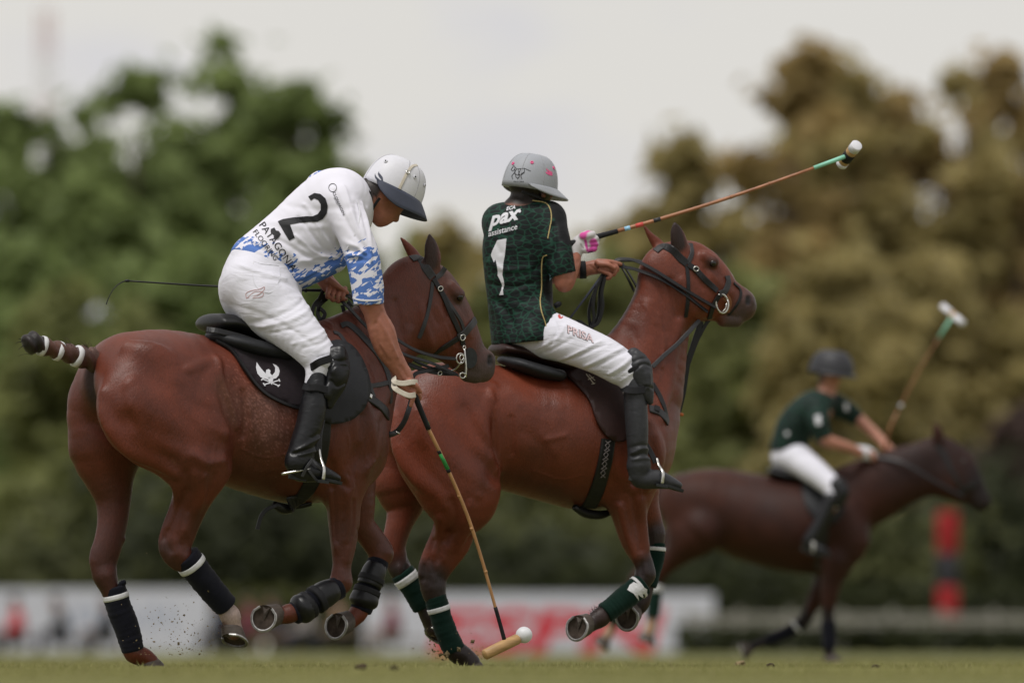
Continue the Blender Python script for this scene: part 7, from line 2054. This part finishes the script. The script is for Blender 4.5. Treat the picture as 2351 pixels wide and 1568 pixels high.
# bushes along the foot of the tree line
def bush(px, top, hwpx, d, cols, seed, label):
    k = kd(d); H = (HORIZON - top) * k; W = hwpx * k
    root = bpy.data.objects.new('bush', None); COL.objects.link(root); p = at(px, HORIZON, d); p.z = 0; root.location = p
    tag(root, label, 'bush', 'bushes below the tree line')
    g = np.random.default_rng(seed)
    cen = np.array([(g.uniform(-1, 1) * W * .8, g.uniform(-1, 1) * W * .3, H * g.uniform(.15, .75)) for _ in range(14)]); rad = np.array([H * g.uniform(.22, .34) for _ in range(14)])
    add('foliage', leaves(cen, rad, 1500, .22, cols, seed, .05), root, None, M['leaf'])
    for j in range(4):
        c = cen[j]; rod('stem', [(c[0] * .3, 0, 0), (c[0] * .6, c[1] * .5, c[2] * .5), tuple(c)], [.05, .04, .015], M['bark'], root, n=6, sub=2)
DK = ((.022, .027, .013), (.060, .070, .028))
BUSHY = ((.060, .068, .026), (.130, .138, .050))
for i, a in enumerate(((60, 1180, 170, 215, BUSHY, 'olive bush at the left border above the white board'), (330, 1120, 150, 218, DK, 'dark bush between the hind legs of the front horse'),
                       (560, 1080, 150, 214, DK, 'dark bush under the belly of the front horse'), (760, 1150, 130, 216, DK, 'dark bush behind the forelegs of the front horse'),
                       (1010, 1120, 130, 220, BUSHY, 'olive bush behind the hind legs of the second horse'), (1200, 1220, 120, 212, DK, 'dark bush behind the mallet shaft near the ground'),
                       (1370, 1150, 130, 218, BUSHY, 'olive bush under the belly of the second horse'), (1600, 1200, 140, 215, DK, 'dark bush left of the far horse legs'),
                       (1800, 1150, 150, 220, BUSHY, 'olive bush under the far horse'), (2050, 1180, 140, 217, BUSHY, 'olive bush left of the striped goal post'),
                       (2290, 1000, 150, 219, DK, 'dark bush right of the striped goal post'))):
    bush(*a[:5], 120 + i, a[5])
# clipped hedges
def hedge(x0, x1, top, d, cols, seed, label):
    k = kd(d); H = (HORIZON - top) * k; W = (x1 - x0) / 2 * k
    root = bpy.data.objects.new('hedge', None); COL.objects.link(root); p = at((x0 + x1) / 2, HORIZON, d); p.z = 0; root.location = p
    tag(root, label, 'hedge')
    g = np.random.default_rng(seed); n = int(W * 260)
    P = np.stack([g.uniform(-W, W, n), g.uniform(-.5, .5, n), H * g.random(n) ** .6], 1)
    nn = g.normal(size=(n, 3)); nn /= np.linalg.norm(nn, axis=1)[:, None]
    t = np.cross(nn, g.normal(size=(n, 3))); t /= np.linalg.norm(t, axis=1)[:, None]; bb = np.cross(nn, t)
    s_ = .14 * (.6 + .8 * g.random(n))[:, None]
    V = np.stack([P + t * s_, P + bb * s_ * .6, P - t * s_, P - bb * s_ * .6], 1)
    c0, c1 = np.array(cols[0]), np.array(cols[1]); f = g.random(n)[:, None]
    add('foliage', mesh_np('foliage', V.reshape(-1, 3), np.arange(n * 4).reshape(-1, 4), False, np.repeat(c0 * (1 - f) + c1 * f, 4, 0)), root, None, M['leaf'])
    for j in range(8):
        x = -W + (j + .5) * W / 4
        rod('stem', [(x, 0, 0), (x + .05, 0, H * .5), (x - .03, .05, H * .9)], [.04, .03, .01], M['bark'], root, n=6)
hedge(1560, 3300, 1430, 178, DK, 5, 'low dark hedge under the white rail at the right')
hedge(850, 1900, 1290, 208, DK, 6, 'dark clipped hedge behind the white advertising board')
hedge(-1100, 860, 1340, 209, BUSHY, 7, 'olive hedge behind the board at the left border')
hedge(1880, 3500, 1330, 204, DK, 8, 'dark hedge behind the goal post')
# white rail fence
M['white_paint'] = plain('weathered_paint', (.26, .25, .22), .6, .3, var=.08)
fr = bpy.data.objects.new('rail_fence', None); COL.objects.link(fr); p = at(2050, HORIZON, 188); fr.location = (p.x, p.y, 0)
tag(fr, 'white rail fence above the low hedge at the right', 'fence')
def box(name, c, s, mat, parent, bev=.01):
    bm = bmesh.new(); bmesh.ops.create_cube(bm, size=1)
    for v in bm.verts: v.co = Vector((v.co.x * s[0], v.co.y * s[1], v.co.z * s[2])) + Vector(c)
    if bev: bmesh.ops.bevel(bm, geom=bm.edges[:], offset=bev, segments=2, affect='EDGES')
    me = bpy.data.meshes.new(name); bm.to_mesh(me); bm.free()
    return add(name, me, parent, None, mat)
k = kd(188)
for z in (1404, 1420):
    box('rail', (0, 0, (HORIZON - z) * k), (1700 * k, .06, .09), M['white_paint'], fr).location.x = 370 * k
for i in range(15):
    box('post', ((-470 + i * 117) * k, .06, .35), (.1, .1, .8), M['white_paint'], fr)
# boards
M['board'] = plain('board_vinyl', (.54, .55, .62), .5, .3, var=.03, scale=2)
M['red_print'] = plain('red_print', (.55, .03, .05), .5, .3, var=.05)
M['blue_print'] = plain('blue_grey_print', (.30, .34, .45), .5, .3, var=.05)
def board(x0, x1, y0, y1, d, label):
    k = kd(d); root = bpy.data.objects.new('advertising_board', None); COL.objects.link(root)
    p = at((x0 + x1) / 2, HORIZON, d); root.location = (p.x, p.y, 0)
    tag(root, label, 'board')
    W, z1 = (x1 - x0) * k, CAMH + (HORIZON - y0) * k
    box('panel', (0, 0, z1 / 2 + .02), (W, .05, z1 - .04), M['board'], root, .008)
    for i in range(5):
        x = -W / 2 + (i + .5) * W / 5
        rod('prop', [(x, .03, z1 * .8), (x, .45, 0)], .02, M['steel'], root, n=6)
    return root, k, z1
bd, k, z1 = board(835, 1640, 1362, 1512, 200, 'white advertising board with large red letters')
bm = lettering('ESPN', 1.0, .04, .18)
xs = [v.co.x for v in bm.verts]; ys = [v.co.y for v in bm.verts]
W_ = 545 * k; x0 = (985 - 1237.5) * k
for v in bm.verts:
    v.co = (x0 + (v.co.x - min(xs)) / (max(xs) - min(xs)) * W_, -.029, .03 + (v.co.y - min(ys)) / (max(ys) - min(ys)) * .78)
me = bpy.data.meshes.new('letters'); bm.to_mesh(me); bm.free()
add('letters', me, bd, None, M['red_print'])
bd, k, z1 = board(-300, 482, 1352, 1505, 200, 'greyish white advertising board at the left border')
for i, (x, w, a) in enumerate(((180, 26, .2), (225, 20, -.2), (268, 24, .15), (310, 18, -.15), (352, 26, .1), (398, 20, -.2))):
    xx = (x - 91) * k
    me = mesh_py('print_stroke', [(xx - w * k * .5, -.029, .45), (xx + w * k * .1, -.029, .45), (xx + w * k * .1 + a * .3, -.029, .85), (xx - w * k * .5 + a * .3, -.029, .85)], [(0, 1, 2, 3)])
    add('print_stroke', me, bd, None, M['blue_print'])
# goal post
gp = bpy.data.objects.new('goal_post', None); COL.objects.link(gp); d = 192; k = kd(d); p = at(2176, HORIZON, d); gp.location = (p.x, p.y, 0)
tag(gp, 'goal post with red and black bands behind the far horse head', 'goal post')
M['post_red'] = plain('red_canvas', (.30, .016, .02), .7, .2, var=.1, scale=4, bump=.004)
M['post_black'] = plain('black_canvas', (.035, .035, .042), .7, .2, var=.1, scale=4, bump=.004)
zs = [0] + [CAMH + (HORIZON - y) * k for y in (1443, 1345, 1270, 1174)]
for i in range(4):
    r = 24 * k
    rod('band', [(0, 0, zs[i] + .002), (0, 0, zs[i] + .02), (0, 0, (zs[i] + zs[i + 1]) / 2), (0, 0, zs[i + 1] - .02), (0, 0, zs[i + 1] - .002)], [r * .95, r, r * 1.02, r, r * .95], M['post_black' if i % 2 == 0 else 'post_red'], gp, n=20)
# lattice mast far away
d = 1500; k = kd(d); mast = bpy.data.objects.new('radio_mast', None); COL.objects.link(mast); p = at(106, HORIZON, d); mast.location = (p.x, p.y, 0)
tag(mast, 'thin red and white lattice mast above the trees at the upper left', 'mast')
M['mast_red'] = plain('mast_red', (.45, .20, .17), .6, .3); M['mast_white'] = plain('mast_white', (.62, .60, .58), .6, .3)
H_ = (HORIZON - 22) * k; w = .75; ns = 14
corners = [(-w, -w), (w, -w), (w, w), (-w, w)]
for i in range(ns):
    z0, z1 = H_ * i / ns, H_ * (i + 1) / ns
    mt = M['mast_red' if i % 2 else 'mast_white']
    V, Fc = [], []
    def bar(a, c, r):
        v, f = sweep([a, c], r, 4); k0 = len(V); V.extend(v); Fc.extend(tuple(q + k0 for q in x) for x in f)
    for j in range(4):
        a, c = corners[j], corners[(j + 1) % 4]
        bar((*a, z0), (*a, z1), .10)
        for q in range(4):
            za, zb = z0 + (z1 - z0) * q / 4, z0 + (z1 - z0) * (q + 1) / 4
            bar((*a, za), (*c, zb), .05); bar((*c, za), (*a, zb), .05)
    add('lattice_section', mesh_py('lattice_section', V, Fc), mast, None, mt)

# ------------------------------------------------------------------ spectators on low benches by the boards
M['bench'] = plain('bench_timber', (.20, .14, .09), .8, .2, var=.2, scale=8)
def bench(x0, x1, d, label):
    k = kd(d); root = bpy.data.objects.new('bench', None); COL.objects.link(root); p = at((x0 + x1) / 2, HORIZON, d); root.location = (p.x, p.y, 0)
    tag(root, label, 'bench'); W = (x1 - x0) * k
    box('seat', (0, 0, .24), (W, .3, .04), M['bench'], root)
    for i in range(6):
        box('leg', (-W / 2 + .15 + i * (W - .3) / 5, 0, .11), (.06, .26, .22), M['bench'], root)
bench(-60, 300, 195, 'low bench in front of the board at the left border')
bench(470, 985, 195, 'low bench between the two white boards')
def spectator(px, d, shirt, trousers, skin, hair, label, lean=0.0, seed=0):
    F = Frame(px, d - DIST, 180 if seed % 2 else 200)
    root_p = None
    b = Body(F, .03)
    def row(*r): return np.array(r, float)
    L = lean
    b.segs(row((0, 0, .30, .15, .17), (.02 + L * .3, 0, .50, .14, .18), (.03 + L * .6, 0, .66, .12, .19), (.03 + L, 0, .76, .055, .055), (.05 + L, 0, .83, .055, .055)), .04)
    b.segs(row((.05 + L, 0, .88, .095, .078), (.07 + L, 0, .92, .10, .08)), .03)
    b.segs(row((.14 + L, 0, .87, .018, .016), (.15 + L, 0, .85, .016, .018)), .02)
    for sd in (-1, 1):
        b.segs(row((0, sd * .09, .31, .09, .09), (.38, sd * .12, .36, .065, .065), (.40, sd * .12, .05, .045, .045)), .03)
        b.segs(row((.38, sd * .12, .045, .045, .045), (.52, sd * .13, .035, .035, .04)), .02)
        b.segs(row((.02 + L * .6, sd * .19, .66, .06, .06), (.08, sd * .25, .46, .047, .047), (.28, sd * .12, .40, .036, .036), (.34, sd * .09, .40, .035, .03)), .03)
    V, Fq = b.surface(.018)
    C = np.tile(np.array(trousers, float), (len(V), 1))
    up = (V[:, 2] > .38) & (V[:, 0] < .30) & (V[:, 2] < .79)
    C[up] = shirt
    head = V[:, 2] >= .775
    C[head] = skin
    C[(V[:, 2] > .90) | ((V[:, 2] > .82) & (V[:, 0] < .04 + L))] = hair
    C[(V[:, 0] > .26) & (V[:, 2] > .36) & (V[:, 2] < .46) & (np.abs(V[:, 1]) < .14) & (V[:, 2] > .40)] = skin
    C[(V[:, 2] < .07)] = (.03, .03, .03)
    o = add('person', mesh_np('spectator_body', V, Fq, True, C), None, F, M['skin'])
    tag(o, label, 'person', 'spectators sitting by the boards')
RED, DRK, NAV, TAN, GRY, MAR = (.42, .03, .04), (.03, .03, .035), (.03, .035, .06), (.25, .17, .11), (.22, .20, .19), (.14, .02, .035)
SK, HB_ = (.40, .20, .14), (.03, .02, .015)
for i, a in enumerate(((42, RED, DRK, 'spectator in a red top at the left border'), (145, DRK, NAV, 'spectator in black right of the one in red'), (248, DRK, DRK, 'dark dressed spectator behind the planted hind leg of the front horse'),
                       (515, NAV, DRK, 'spectator in navy at the right edge of the left board'), (578, MAR, DRK, 'spectator in dark maroon behind the lifted front hooves'), (640, NAV, TAN, 'spectator with tan trousers under the belly of the front horse'),
                       (705, GRY, NAV, 'spectator in grey between the two boards'), (785, TAN, DRK, 'spectator in a tan top left of the lettered board'), (905, MAR, GRY, 'spectator in maroon in front of the lettered board'))):
    spectator(a[0], 194.6, a[1], a[2], SK, HB_, a[3], (.0, .06, -.03, .03)[i % 4], i)
